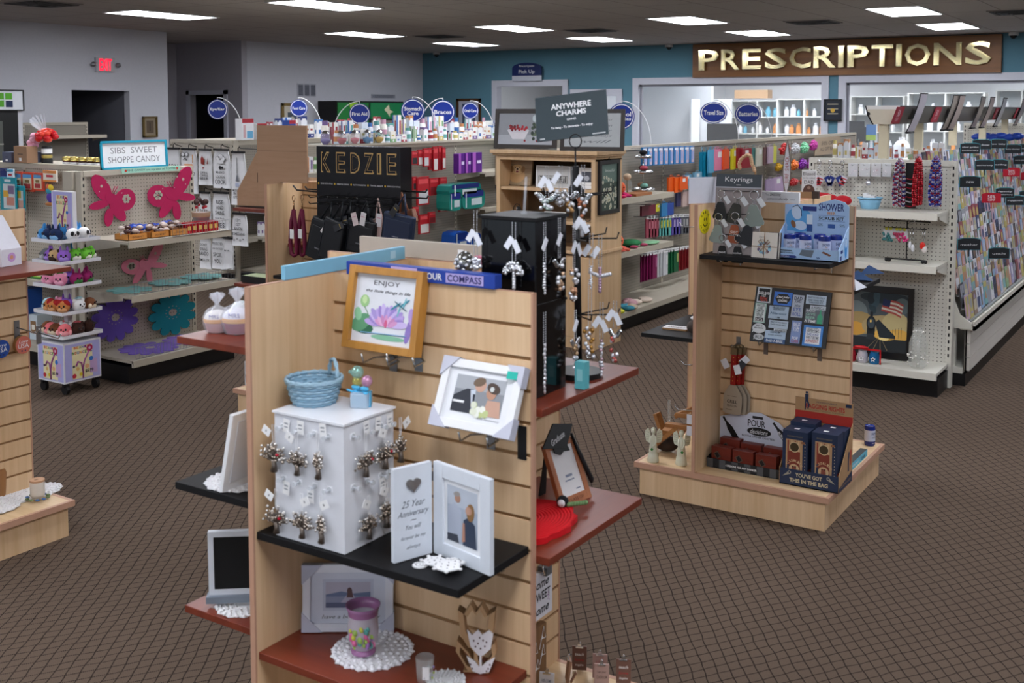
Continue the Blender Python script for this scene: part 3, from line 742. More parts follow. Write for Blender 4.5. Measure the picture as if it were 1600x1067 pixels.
towel(350,366,372,420,words(('~ ~',.1,.5,.05)),'plain side of a folded white tea towel, third row right',7.74)
# ---------------------------------------------------------------- cut out flowers, butterflies (thick felt)
def cutout(x0,x1,y0,y1,shape,col,label,cat,name,X=-6.37,edge=None):
    cy,w,z0,h=onX(x0,x1,y0,y1,X)
    T=thing(name,label,cat,(X,cy,z0+h/2),0,'felt cut outs on the pegboard')
    a=MB();a.M=RIGHT;shape(a,w,h,C(col,.8));obj('felt',a,T)
    b=MB();b.tube([(-.029,0,h*.12),(.03,0,h*.12),(.04,0,h*.13)],.002,CHROME,5);obj('peg_hook',b,T)
def holed(a,pts,z0,z1,m,holes):
    """outline with dark or light cut spots shown as shallow recess discs in the colour of the board behind"""
    a.prism(pts,z0,z1,m)
    for hx,hy,r,ry in holes:a.disc(hx,hy,r,HOLEM,z1+.0006,14,ry)
HOLEM=PEG
def flower(n,k=.72):
    def f(a,w,h,m):
        pts=[]
        for i in range(n*8):
            t=2*PI*i/(n*8);r=k+(1-k)*abs(math.sin(t*n/2))**.6
            pts.append((w/2*r*math.cos(t),h/2*r*math.sin(t)))
        hs=[(0,h*.04,w*.085,h*.085)]+[(w*.15*math.cos(2*PI*i/12),h*.04+h*.15*math.sin(2*PI*i/12),w*.012,h*.012)for i in range(12)]
        holed(a,pts,0,.006,m,hs)
    return f
def wing(cx,cy,rx,ry,rot,n=18,sq=.0):
    out=[]
    for i in range(n):
        t=2*PI*i/n;x=rx*math.cos(t)*(1+sq*math.sin(t));y=ry*math.sin(t)
        out.append((cx+x*math.cos(rot)-y*math.sin(rot),cy+x*math.sin(rot)+y*math.cos(rot)))
    return out
def butterfly(a,w,h,m,flip=1):
    for i,(cx,cy,rx,ry,rot)in enumerate([(-.24,.24,.3,.17,2.2),(.28,-.02,.24,.22,.2),(-.1,-.34,.17,.1,1.4),(-.3,-.08,.22,.08,.15),(.1,-.22,.26,.12,-.9)]):
        a.prism(wing(flip*cx*w,cy*h,rx*w,ry*h,rot if flip>0 else PI-rot),0,.006+i*.0002,m)
    a.prism(wing(0,0,.11*w,.2*h,1.0),0,.0075,m)
    for(x,y,r)in((-.25,.28,.05),(-.12,.34,.03),(.3,.0,.07),(-.3,.18,.02),(.2,.12,.02)):
        for q in range(6 if r>.06 else 1):
            dx,dy=(r*.8*math.cos(q*PI/3),r*.8*math.sin(q*PI/3))if r>.06 else(0,0)
            a.disc(flip*(x+dx)*w,(y+dy)*h,r*w*.55,HOLEM,.0079,10)
    for q in(-1,1):a.tube([(q*.02*w,.12*h,.006),(flip*.08*w+q*.03*w,.26*h,.008)],.003,m,5)
MAG='A8104C'
cutout(140,210,272,352,lambda a,w,h,m:butterfly(a,w,h,m),MAG,'magenta felt butterfly on left side of the pegboard','butterfly decoration','felt_butterfly')
cutout(231,303,264,342,lambda a,w,h,m:butterfly(a,w,h,m,-1),MAG,'magenta felt butterfly on right side below the towels','butterfly decoration','felt_butterfly')
cutout(190,259,386,440,lambda a,w,h,m:butterfly(a,w,h,m,-1),'D77C93','pale pink felt butterfly between the two candy shelves','butterfly decoration','felt_butterfly')
cutout(142,216,463,534,flower(12),'6A54B4','purple felt flower with round centre hung below the shelf','flower decoration','felt_flower')
cutout(231,306,457,524,flower(11),'0E8896','turquoise felt flower with round centre hung at lower right','flower decoration','felt_flower')
for i,(x,y,c,z,r,w_)in enumerate([(-6.15,4.92,'7E66BE',.162,.2,'lying flat at left on the bottom deck'),(-6.15,5.28,'8C70C4',.162,.19,'lying flat at right on the bottom deck')]):
    a=MB();flower(12)(a,r*2,r*2,C(c,.8));single('felt_flower',a,'purple felt flower '+w_,'flower decoration',(x,y,z),group='flat felt pieces on the shelves')
for i,(x,y,w_)in enumerate([(-6.15,4.78,'left'),(-6.15,5.12,'middle'),(-6.15,5.4,'right')]):
    a=MB();flower(7,.6)(a,.3,.3,C('7FB9B8',.8));single('felt_flower',a,'pale aqua felt flower lying flat, %s of the middle candy shelf'%w_,'flower decoration',(x,y,.587+i*.0062),group='flat felt pieces on the shelves')
# wire fences along the shelf fronts
def fence(loc,L,h,label):
    T=thing('wire_fence',label,'wire divider',loc)
    n=int(L/.028)
    a=MB()
    a.tube([(0,0,0),(0,0,h),(0,L,h),(0,L,0)],.0022,STEEL,5,closed=True)
    obj('frame',a,T)
    a=MB()
    for i in range(1,n):a.tube([(0,L*i/n,.001),(0,L*i/n,h)],.0014,STEEL,4)
    o=obj('wires',a,T);o['kind']='stuff'
X_=-5.955
for z,lab in((.162,'bottom deck'),(.588,'middle shelf'),(.943,'top candy shelf')):
    for k,yy in enumerate((4.66,4.97,5.27)):
        if z>.9 and k==0:continue
        fence((X_+(.02 if z>.9 else 0),yy,z),.285,.075,'low wire fence, %s section along the front of the %s'%(['left','middle','right'][k],lab))
# candy goods on the top candy shelf
for i,(y0,c,lab)in enumerate([(4.66,'C9863C','left end of the candy shelf'),(4.84,'C9863C','second on the candy shelf'),(5.0,'CB8A42','in the middle of the candy shelf')]):
    T=thing('candy_tray','small tan card tray of wrapped sweets, '+lab,'candy tray',(-6.06,y0+.07,.942),0,'tan sweet trays')
    a=MB();m=C(c,.6);a.box(-.07,.07,-.075,.075,0,.004,m)
    for q in((-.07,-.066,-.075,.075),(.066,.07,-.075,.075)):a.box(q[0],q[1],q[2],q[3],0,.04,m)
    a.box(-.07,.07,-.075,-.071,0,.04,m);a.box(-.07,.07,.071,.075,0,.04,m)
    a.text('GOURMET',0,.02,.09,.012,INK,.0712,RIGHT);obj('tray',a,T)
    for k in range(9):
        b=MB();b.ball((R.uniform(-.05,.05),-.055+(k%3)*.055,.04+.018*(k // 3)),(.022,.026,.016),C('4A3230' if k%2 else 'B9A8A0',.25),8,5);obj('sweet',b,T)
for i in range(6):
    T=thing('candy_box','small red foil sweet box, %s from left on the top candy shelf'%nth(i),'candy box',(-6.05,5.17+i*.048,.942),0,'red foil sweet boxes')
    a=MB();a.box(-.05,.05,-.021,.021,0,.07,C('A01424',.25));a.rect(-.014,.014,.02,.05,C('D8B060',.3),.0503,RIGHT);obj('box',a,T)
T=thing('candy_bag','crumpled bright blue bag of sweets lying on the candy shelf','candy bag',(-6.2,5.0,.942))
a=MB()
for i in range(7):a.ball((R.uniform(-.02,.04),-.13+i*.045,.035+R.uniform(0,.02)),(.045,.04,.035),C('1C3F9A',.35),9,6)
obj('bag',a,T)
T=thing('cake_pop_bucket','small metal bucket with burlap band holding chocolate cake pops','bucket',(-6.12,5.38,.942))
a=MB();a.lathe([(.045,0),(.062,.1)],STEEL,18);obj('bucket',a,T)
a=MB();a.lathe([(.064,.095),(.068,.13)],C('A08A70',.9),18,cap=False);a.lathe([(.001,.125),(.066,.125)],C('D8D8D8'),18,cap=False);obj('burlap_band',a,T)
for(x,y,h)in((0,-.04,.2),(.01,.035,.2),(-.03,.05,.19),(-.02,0,.215)):
    b=MB();b.ball((x,y,h),.022,C('3A2420',.4),10,7);b.tube([(x,y,.1),(x,y,h-.01)],.003,WHITE,5);b.ball((x,y,h-.035),(.012,.012,.012),C('B02030',.4),8,5);obj('cake_pop',b,T)
# letter board sign on the rail
T=thing('letter_board','turquoise framed white sign reading SIBS SWEET SHOPPE CANDY on the rail','sign',(-6.42,5.05,1.387))
a=MB();M=Tr(.0,0,0)@Ry(-.06)@RIGHT;w,h=.57,.2
cy,w,z0,h=onX(162,266,222,266,-6.38)
T.location.y=cy
fm=C('1693B0',.4)
a.box(-w/2,w/2,0,h,0,.008,C('E6E8EA'),M)
for q in((-w/2,-w/2+.015,0,h),(w/2-.015,w/2,0,h),(-w/2,w/2,0,.015),(-w/2,w/2,h-.015,h)):a.box(q[0],q[1],q[2],q[3],0,.018,fm,M)
obj('board',a,T)
a=MB();a.text('SIBS  SWEET',0,h*.66,w*.7,h*.22,C('7A7C80'),.0085,M,bold=.0);a.text('SHOPPE CANDY',0,h*.33,w*.78,h*.22,C('7A7C80'),.0085,M);obj('letters',a,T)
T=thing('candy_banner','narrow pale green strip lettered about candy below the turquoise sign','banner',(-6.36,5.14,1.36))
a=MB();a.box(-.24,.26,0,.035,0,.004,C('9ED0BC'),RIGHT);a.text('FINE CANDY are my kind of TOFFEE',.01,.017,.42,.018,C('1E4A40'),.0045,RIGHT);a.disc(-.21,.017,.01,C('C03A2A'),.0045,8,M=RIGHT);a.disc(.235,.017,.01,C('C03A2A'),.0045,8,M=RIGHT);obj('strip',a,T)
# honey jars on the counter
for i in range(5):
    p=at(106+i*12.5,262,Z=1.386)
    T=thing('honey_jar','dark honey jar with crinkled gold lid, %s from left on the counter'%nth(i),'jar',(at(106+i*12.5,262,Y=5.06).x,5.06,1.386),0,'gold lidded jars')
    a=MB();a.lathe([(.034,0),(.036,.03),(.034,.045)],C('3A1A0A' if i>1 else '5A2A10',.15),14);a.lathe([(.0365,.01),(.0365,.028)],PAPER,14,cap=False);obj('jar',a,T)
    a=MB();a.lathe([(.04,.04),(.037,.055),(.039,.066),(.001,.07)],C('C8B468',.25,.8),12);obj('lid',a,T)
# gift jar with red bow
T=thing('gift_jar','stacked black jars wrapped in cellophane with big red tinsel bow','gift',(at(74,262,Y=5.06).x,5.06,1.386))
a=MB();a.lathe([(.04,0),(.042,.035),(.036,.05)],BLACK,14);a.lathe([(.037,.05),(.04,.06),(.038,.075)],C('C8B468',.3,.7),14);a.lathe([(.036,.075),(.038,.13),(.034,.14)],BLACK,14);a.lathe([(.0385,.085),(.0385,.12)],PAPER,14,cap=False);obj('jars',a,T)
a=MB()
for i in range(34):
    th=R.random()*6.28;ph=R.uniform(-.2,1.4);r=.06
    c=Vector((r*math.cos(th)*math.cos(ph),r*math.sin(th)*math.cos(ph),.2+r*.9*math.sin(ph)))
    a.ball(c,(.03,.03,.024),C('C8121E' if i%4 else 'E0402A',.25),7,5)
obj('bow',a,T)
a=MB()
for i in range(7):
    q=-1.2+i*.17;a.prism([(0,0),(.012,.0),(.02,.16),(.002,.17)],0,.0006,CELLO,Tr(0,0,.22)@Rz(.3*i)@FRONT@Rz(.35+.15*(i-1)))
obj('cellophane',a,T)
for(x0,x1,y0,y1,c,nm,lab)in[(18,38,233,259,'9C7A5E','paper_bag','small brown kraft bag with white tag standing on the toy fixture'),(0,14,243,259,'565A6E','gift_box','dark grey box with pale dots at the left edge above the toys')]:
    cx,w,z0,h=onY(x0,x1,y0,y1,4.9);a=MB();a.box(-w/2,w/2,0,.09,0,h,C(c,.8));a.rect(-.015,.015,h*.1,h*.3,PAPER,.001,FRONT);a.rect(-w*.2,w*.2,h*.5,h*.54,INK,.001,FRONT)
    single(nm,a,lab,'bag' if 'bag' in nm else 'box',(cx,4.92,1.402))
a=MB();
for i in range(9):a.ball((R.uniform(-.05,.04),R.uniform(-.02,.02),.04+R.uniform(0,.09)),(.03,.03,.025),C('E6A8C0',.7),8,5)
p=at(3,235,Y=5.0);single('pink_plush',a,'pale pink gathered plush item at left edge above the dark grey box','plush toy',(-7.55,5.02,1.48));
a=MB();a.box(-.12,.08,-.06,.06,0,.078,C('4E5266'));single('gift_box',a,'dark box carrying the pink plush at left edge','box',(-7.55,5.06,1.402))
# the fridge at the left edge
T=bpy.data.objects['display_fridge'];T.location=(-12.62,8.27,0);T.rotation_euler.z=PI/2
a=MB();a.box(-1.1,-.06,0,.55,0,1.79,BLACK);a.box(-.06,0,0,.55,0,1.79,C('C8C8CE',.4));obj('cabinet',a,T)
a=MB();a.box(-1.1,0,-.02,.1,1.8,2.03,C('DADDE2',.4))
for q in((-1.1,.012,1.785,1.8),(-1.1,.012,2.03,2.045),(0,.014,1.785,2.045)):a.box(q[0],q[1],-.03,.1,q[2],q[3],BLACK)
for i,(x,z,c)in enumerate([(-.3,1.965,'55A81E'),(-.19,1.965,'55A81E'),(-.3,1.875,'55A81E'),(-.185,1.87,'14284E')]):a.box(x-.045,x+.045,-.024,-.02,z-.04,z+.04,C(c))
obj('header_sign',a,T)
a=MB();a.box(-1.1,-.27,-.004,.0,.5,1.66,C('5A5C58',.3));a.box(-1.1,-.27,-.012,-.004,1.37,1.385,C('A9A59A'))
for i,c in enumerate(['6B6E84','4F6A5A','3A3C44','6E7A5E']):a.box(-.52+i*.05,-.48+i*.05,-.03,-.005,1.39,1.53,C(c))
obj('shelf_stock',a,T)
for(y0,w,h,st,lab,cc)in[(8.1,.16,.22,0,'large white and red carton with blue window at the near end behind the towels',('EDEDF0','B02A38','6AB0D8')),(8.3,.14,.17,3,'white carton printed with grey paws behind the towels',('E9E9E6','A82A34','6A6A6C')),(8.75,.1,.2,0,'tall blue and red carton just left of the cardboard display top',('2A4A9A','B02A38','E9E9EC'))]:
    a=MB();a.box(-.05,.05,-w/2,w/2,0,h,C(cc[0]));a.M=Tr(.0506,0,0)@RIGHT;a.rect(-w/2,w/2,h*.8,h,C(cc[1]),0)
    if st==3:
        for k in range(9):a.disc(-w*.35+(k%3)*w*.33,h*.15+(k//3)*h*.22,w*.07,C(cc[2]),0,7)
    else:a.rect(-w*.1,w*.42,h*.08,h*.42,C(cc[2]),0);a.rect(-w*.4,-w*.2,h*.1,h*.7,C('D8B0B4'),0)
    single('carton',a,lab,'box',(-8.53,y0,1.487))
# ---------------------------------------------------------------- toys hanging at far left
def hang(name,label,cat,x0,x1,y0,y1,plane,val,dec,group=None,d=.012,tilt=0.0,hookc=STEEL,hole=True):
    """flat pack hung on a peg: a thin solid with printed front and a wire hook"""
    c,w,z0,h=(onY if plane=='Y' else onX)(x0,x1,y0,y1,val)
    loc=(c,val,z0+h/2)if plane=='Y' else(val,c,z0+h/2)
    M=FRONT if plane=='Y' else RIGHT
    T=thing(name,label,cat,loc,0,group)
    a=MB();a.M=M@Rz(tilt);dec(a,w,h,d);obj('pack',a,T)
    b=MB();rc=min(abs(val-q)for q in((-6.65,-4.45,-6.4)if plane=='X' else(4.95,7.45,7.9)))-.015;b.tube([(0,h*.5-.012,-rc),(0,h*.5-.012,d+.03),(0,h*.5-.004,d+.036)],.002,hookc,5,M=M);obj('peg_hook',b,T)
    return T
def pk(base,*rects):
    def f(a,w,h,d):
        a.box(-w/2,w/2,-h/2,h/2,0,d,C(base))
        for i,(x0,x1,y0,y1,c)in enumerate(rects):a.rect(x0*w,x1*w,y0*h,y1*h,C(c),d+.0006+i*.0003)
    return f
TYA=4.88
hang('toy_pack','tall navy toy pack behind the teal cards at far left','toy',3,15,263,322,'Y',TYA,pk('1F2F6E',(-.4,.4,.1,.3,'4858A0')))
hang('toy_pack','teal carded toy with yellow and grey round pieces, larger of the two','toy',3,27,277,328,'Y',4.8,pk('1590A0',(-.3,.45,-.45,.3,'CDD8DA'),(-.3,.05,-.1,.1,'D8A83A'),(.0,.4,.0,.25,'7A6A8A'),(-.1,.4,-.35,-.1,'C88A7A'),(-.2,.2,.36,.44,'D8E8EC')))
hang('toy_pack','teal carded toy with round pieces, beside the pale red edged cards','toy',25,40,290,328,'Y',4.82,pk('1590A0',(-.3,.4,-.45,.3,'B9C8CA'),(-.3,.2,.0,.3,'B9A03A'),(-.1,.4,-.4,-.1,'C89A8A')))
hang('toy_pack','small white and blue hanging toy card near the top left','toy',13,23,264,279,'Y',4.84,pk('D8E4EC',(-.5,.5,.2,.5,'4FA8CC'),(-.3,.3,-.2,.0,'C02A3A')))
for i,(x0,x1)in enumerate([(27,37),(38,55),(55,70)]):
    hang('toy_pack','red edged card of a fruit puzzle, %s of three under the gift jar'%nth(i),'toy',x0,x1,268+i,300-i,'Y',TYA,pk('D84A2E',(-.5,.3,-.4,.35,'E8D9B8'),(-.5,.3,.2,.38,'5A9AD0'),(-.4,.2,-.35,-.1,'B03A3A'),(-.3,.1,-.05,.1,'8A6A3A')),'red puzzle cards')
def parrot(a,w,h,d):
    a.box(-w/2,w/2,h*.2,h*.5,0,d,C('F0E6D8'));a.rect(-w*.5,w*.5,h*.42,h*.5,C('E8944A'),d+.0006);a.rect(-w*.5,w*.5,h*.2,h*.25,C('E8944A'),d+.0006);a.rect(-w*.25,w*.25,h*.32,h*.38,C('C02A3A'),d+.0006)
    for(x,y,rx,ry,c)in[(-.05,-.02,.25,.12,'3AA0B8'),(.05,.04,.2,.1,'E8C83A'),(-.15,.05,.12,.1,'E0704A'),(.02,-.2,.3,.14,'5A3EA8'),(.38,-.3,.12,.15,'D8402A'),(-.1,-.38,.3,.05,'B87A4A')]:a.ball((x*w,y*h,d),(rx*w,ry*h,.012),C(c,.8),10,6)
hang('bird_toy','orange and white header card holding a colourful parrot toy','toy',70,91,266,326,'Y',TYA,parrot)
# shelf stock low behind the spinner
for(x0,x1,y0,y1,c,acc_,lab)in[(42,58,382,400,'2E5A2E','A8B43A','green boxed puzzle with picture on the toy fixture shelf'),(60,88,388,400,'3A7A3A','9AC83A','wide green boxed game on the toy fixture shelf'),
                                  (42,58,470,545,'1D4FA0','C03A3A','large blue boxed toy with red spots low beside the spinner'),(60,72,492,530,'C8D4DC','8A6A4A','pale boxed toy with brown picture low behind the spinner')]:
    c_,w,z0,h=onY(x0,x1,y0,y1,4.75);a=MB();a.box(-w/2,w/2,0,.12,0,h,C(c));a.rect(-w*.35,w*.35,h*.25,h*.75,C(acc_),.001,FRONT)
    a.rect(-w*.2,w*.2,h*.4,h*.6,C('E8E4D8'),.0014,FRONT)
    zz=.601 if z0>.4 else .161
    single('toy_box',a,lab,'box',(c_,4.68,zz))
# ---------------------------------------------------------------- plush spinner
T=thing('plush_spinner','white wheeled tower stand with trays of round plush animals','display stand',(-6.2,4.34,0))
LAV=C('A9A8DA',.5)
def sp_print(a,w,h):
    a.rect(-w/2,w/2,0,h,LAV,0);a.rect(-w*.3,w*.28,h*.03,h*.92,C('E2D8A8'),.0006);a.rect(w*.2,w*.42,h*.12,h*.5,C('BFA0C8'),.0007)
    for i,(s_,c)in enumerate(zip('BEANIE',['C83A2E','E08A2A','3A7A3A','2A6AB0','8A3A8A','E0B02A'])):a.text(s_,-w*.22+i*w*.075,h*.88,w*.06,h*.07,C(c),.001,bold=.03)
    for i,(s_,c)in enumerate(zip('BOUNCERS',['3A7A3A','C83A2E','2A6AB0','E08A2A','8A3A8A','3A7A3A','C83A2E','2A6AB0'])):a.text(s_,-w*.28+i*w*.075,h*.74,w*.06,h*.08,C(c),.001,bold=.03)
    st=C('9A4F8A');a.tube([(0,h*.02,.001),(0,h*.3,.001),(w*.05,h*.5,.001),(w*.18,h*.75,.001)],.006,st,5);a.tube([(0,h*.2,.001),(-w*.04,h*.45,.001),(-w*.14,h*.5,.001),(-w*.2,h*.38,.001)],.006,st,5)
    a.disc(w*.2,h*.82,w*.09,C('A81E4E'),.0018,14);a.disc(w*.2,h*.82,w*.035,C('D8B0C8'),.0024,10)
    for x,y,c,r in[(-.25,.12,'C02A3A',.06),(-.06,.14,'D8C02A',.05),(-.26,.38,'4A4A4A',.035),(.24,.52,'2F6FC0',.06),(-.15,.3,'D8B06A',.05),(.12,.33,'E0A87A',.06)]:a.disc(x*w,y*h,r*w,C(c),.0016,10)
    a.text('$5.99',w*.18,h*.2,w*.24,h*.1,INK,.002,bold=.03)
mb=MB();mb.box(-.135,.135,-.135,.135,.075,.33,C('D9D9DE',.4))
for M in(Tr(0,-.1355,.085)@FRONT,Tr(.1355,0,.085)@RIGHT):mb.M=M;sp_print(mb,.255,.235)
obj('base_box',mb,T)
for x in(-.11,.11):
    for y in(-.11,.11):
        mb=MB();mb.cyl((0,0,0),.03,.022,BLACK,14,Tr(x,y+.011,.031)@Rx(PI/2));mb.box(x-.01,x+.01,y-.02,y+.02,.05,.076,BLACK);obj('caster',mb,T)
mb=MB();mb.box(-.018,.018,-.018,.018,.33,1.02,C('D6D6DC',.4));obj('pole',mb,T)
TR=C('DCDCE2',.35)
tiers=[.36,.51,.68,.83,.965]
for z in tiers:
    mb=MB();mb.box(-.145,.145,-.145,.145,z,z+.006,TR)
    for q in((-.145,.145,-.148,-.145),(-.145,.145,.145,.148),(-.148,-.145,-.145,.145),(.145,.148,-.145,.145)):mb.box(q[0],q[1],q[2],q[3],z,z+.022,TR)
    obj('tray',mb,T)
mb=MB();mb.box(-.12,.1,-.012,.012,1.0,1.28,C('E6E6EA',.4));mb.M=Tr(-.01,-.0125,1.005)@FRONT;sp_print(mb,.2,.27);obj('top_card',mb,T)
def plush(kind,loc,rz,lab,s=1.0):
    P=thing('plush_%s'%kind[0],lab,'plush toy',loc,rz,'plush animals on the spinner');P.scale=(s,s,s)
    k,body,belly,ext=kind;r=.036
    a=MB();a.ball((0,0,r),(r*1.05,r,r),C(body,.95),14,10)
    if belly:a.ball((0,-r*.35,r*.7),(r*.8,r*.75,r*.6),C(belly,.95),12,8)
    obj('body',a,P)
    for s_ in(-1,1):
        e=MB();e.ball((s_*r*.33,-r*.93,r*1.2),(.0055,.004,.0065),BLACK,8,6);e.ball((s_*r*.33,-r*.99,r*1.26),.0015,WHITE,6,4);obj('eye',e,P)
        e=MB()
        if ext=='ear':e.ball((s_*r*.75,0,r*1.75),(.012,.009,.014),C(belly or body,.95),8,6)
        elif ext=='patch':e.ball((s_*r*.4,-r*.8,r*1.15),(.012,.008,.014),C('1A1A1C',.95),8,6)
        elif ext=='frog':e.ball((s_*r*.5,-r*.3,r*1.85),(.011,.011,.011),C(body,.95),8,6)
        elif ext=='tall':e.lathe([(.008,0),(.006,.02),(.001,.032)],C(body,.95),8,Tr(s_*r*.5,0,r*1.8))
        elif ext=='arm':e.ball((s_*r*.9,-r*.4,r*.7),(.012,.012,.016),C(belly or body,.95),8,6)
        elif ext=='cap':e.ball((s_*r*.35,r*.1,r*1.35),(r*.75,r*.85,r*.75),C('A01A1E',.95),10,6)
        if e.v:obj('ear' if ext in('ear','tall','frog')else 'marking',e,P)
    m=MB();m.ball((0,-r*.98,r*.95),(.006,.004,.004),C('3A2A2A'),8,5);obj('nose',m,P)
KN=dict(sloth=('sloth','6E4226','DCCBB0','arm'),pig=('pig','E08AA8','EBA6BE','ear'),panda=('panda','E6E6E6',None,'patch'),frog=('frog','6DBE3A','E6E6D8','frog'),bird=('bird','16284E','7FB0D8','tall'),
          alien=('creature','3F8FCF','8FB8E8','tall'),axo=('axolotl','E8747A','F0A0A4','arm'),bear=('bear','3A2018',None,'ear'),cat=('leopard','C9A878','3A2A20','ear'),grey=('sloth','6E7074','B9BBC0','arm'),
          purp=('dragon','8E5FC0','A88AD8','tall'),pale=('seal','A9D4DE','C9E4EA','arm'),white=('mouse','E4E4E4',None,'ear'),hot=('corgi','C07A42','D8A070','cap'),maroon=('hedgehog','8A1A5A','3A7A3A','tall'))
rows={4:[('alien',-.09,-.09,'bright blue plush creature at left of the top tray'),('bird',-.03,-.1,'navy bird plush with pale blue belly, left of the pair on top tray'),('bird',.035,-.095,'navy bird plush with pale blue belly, right of the pair on top tray'),('panda',.1,-.02,'panda plush lying nearer the pole on the top tray'),('panda',.1,.06,'panda plush at the right end of the top tray'),('alien',.02,.08,'blue plush creature at the back of the top tray'),('alien',.0,-.02,'blue plush creature next to the pole on the top tray')],
        3:[('grey',-.09,-.08,'grey sloth plush at left of the second tray'),('purp',-.03,-.09,'purple dragon plush left of the spotted one'),('cat',.025,-.1,'leopard spotted plush ball on the second tray'),('purp',.09,-.08,'violet dragon plush right of the spotted one'),('frog',.1,-.01,'green frog plush, left of three on the second tray'),('frog',.11,.055,'green frog plush, middle of three on the second tray'),('frog',.08,.11,'green frog plush, right of three on the second tray'),('alien',-.05,.05,'blue plush hidden behind the purple dragons')],
        2:[('pig',-.08,-.08,'pink pig plush, left of three on the middle tray'),('pig',-.01,-.1,'pink pig plush, centre of three on the middle tray'),('pig',.06,-.09,'pink pig plush, right of three on the middle tray'),('maroon',.11,-.01,'maroon and green hedgehog plush near the pigs'),('maroon',.11,.06,'maroon and green hedgehog plush at the right end of middle tray'),('maroon',.06,.1,'maroon hedgehog plush at the back of the middle tray'),('purp',.02,.0,'purple dragon plush behind the pink pigs')],
        1:[('pale',-.1,-.07,'pale aqua seal plush at left of the fourth tray'),('hot',-.04,-.1,'brown plush with red cap, left of three'),('hot',.02,-.11,'brown plush with red cap, centre of three'),('hot',.085,-.095,'brown plush with red cap, right of three'),('white',.11,.0,'white mouse plush on the fourth tray'),('sloth',.11,.08,'brown sloth plush at the right end of the fourth tray'),('pale',.03,.06,'pale aqua seal plush at the back of the fourth tray'),('pig',-.05,-.01,'pink plush behind the red capped ones'),('purp',.0,-.01,'purple horned plush behind the red capped ones')],
        0:[('sloth',-.1,-.08,'brown sloth plush at left of the lowest tray'),('axo',-.045,-.095,'coral axolotl plush left of the front sloth'),('sloth',.015,-.105,'brown sloth plush at the front of the lowest tray'),('axo',.08,-.085,'coral axolotl plush right of the front sloth'),('bear',.11,-.01,'dark brown bear plush, left of two on the lowest tray'),('bear',.1,.07,'dark brown bear plush, right of two on the lowest tray'),('axo',-.03,-.01,'coral plush at the back left of the lowest tray'),('axo',.05,.03,'coral plush at the back right of the lowest tray'),('white',.03,-.04,'white topped plush in the middle of the lowest tray')]}
for k,L in rows.items():
    for(kd,x,y,lab)in L:
        back=abs(x)<.06 and y>-.05
        rz=math.atan2(y,x)+PI/2 if max(abs(x),abs(y))>.06 else .5
        plush(KN[kd],(-6.2+x,4.34+y,tiers[k]+.0065+(.045 if back and kd!='alien' else 0)*0),rz,lab,1.12)
# ---------------------------------------------------------------- red carded goods and packs in the middle run
R.seed(5)
def red_card(a,w,h,d):
    a.box(-w/2,w/2,-h/2,h/2,0,d,C('B01824'));a.rect(-w*.4,w*.4,h*.25,h*.42,C('D84A50'),d+.0006);a.rect(-w*.4,w*.4,-h*.45,h*.0,C(R.choice(['D8D4D0','7A1A20','2A2A2E','C9C9CC'])),d+.0006)
for i,(x0,x1,y0,y1)in enumerate([(632,640,238,257),(641,650,236,257),(651,659,234,258),(660,668,232,260),(668,675,231,265),(675,682,229,267),(683,689,228,266),(689,694,230,264),(643,649,276,297),(650,668,276,320),(669,683,278,305),(685,696,277,298),(684,701,309,330),(643,652,323,337),(653,669,335,365),(668,678,331,348)]):
    hang('carded_brace','red carded support pack, %s counted along the pegboard'%nth(i),'pack',x0,x1,y0,y1,'X',-6.56+.02*(i%2),red_card,'red carded packs on the pegboard',.02)
for i,(x0,x1)in enumerate([(711,721),(722,731),(732,748)]):
    c_,w,z0,h=onX(x0,x1,230,261,-6.4);a=MB();a.box(-.06,.0,-w/2,w/2,0,h,C('5A1E86',.35));a.M=RIGHT;a.rect(-w*.4,-w*.1,0,h,C('B060C0'),.001);a.rect(0,w*.4,h*.45,h*.6,C('E0D8F0'),.0012)
    single('incontinence_pack',a,'purple plastic pack, %s of three on the upper shelf'%nth(i),'pack',(-6.36,c_,1.166),group='purple packs')
a=MB();a.box(-.2,0,-.1,.14,0,.3,C('BFE0D0',.4));a.M=RIGHT;a.disc(.06,.22,.06,C('1E4FA0'),.001);a.rect(-.08,0,.1,.26,C('E6F4EE'),.001);single('tissue_pack',a,'large pale mint pack left of the wooden bookcase','pack',(-6.33,9.95,1.166))
def softpack(label,x0,x1,y0,y1,z,c1,c2,X=-6.35):
    c_,w,z0,h=onX(x0,x1,y0,y1,X);T=thing('nappy_pack',label,'pack',(X,c_,z),0,'soft plastic packs')
    a=MB();pr=[]
    n=12
    for i in range(n):
        t_=2*PI*i/n;pr.append((w/2*(abs(math.cos(t_))**.45)*(1 if math.cos(t_)>=0 else-1),h/2+h/2*(abs(math.sin(t_))**.5)*(1 if math.sin(t_)>=0 else-1)))
    a.prism(pr,-.16,.0,C(c1,.25),RIGHT,smooth=False)
    a.M=RIGHT;a.rect(-w*.42,w*.42,h*.62,h*.93,C(c2,.25),.0012);a.rect(-w*.1,w*.35,h*.2,h*.55,C('C9D8DC',.4),.0012);a.rect(-w*.35,-w*.31,0.02,h*.9,C('D8E8EC',.3),.0018)
    o=obj('pack',a,T)
softpack('teal and navy soft pack lying on the middle shelf, upper of the stack',702,752,268,290,.93,'0F7A72','1A2A6E');softpack('teal soft pack with navy top at left under the upper pack',702,721,290,320,.802,'1C8478','1A2A7E');softpack('teal soft pack with navy top, centre under the upper pack',722,758,289,319,.802,'1C8478','1A2A7E')
softpack('bright blue soft pack, left of two on the lowest shelf',710,732,345,381,.362,'1C50A8','0E2A78');softpack('bright blue soft pack, right of two on the lowest shelf',733,752,352,381,.362,'1C50A8','0E2A78')
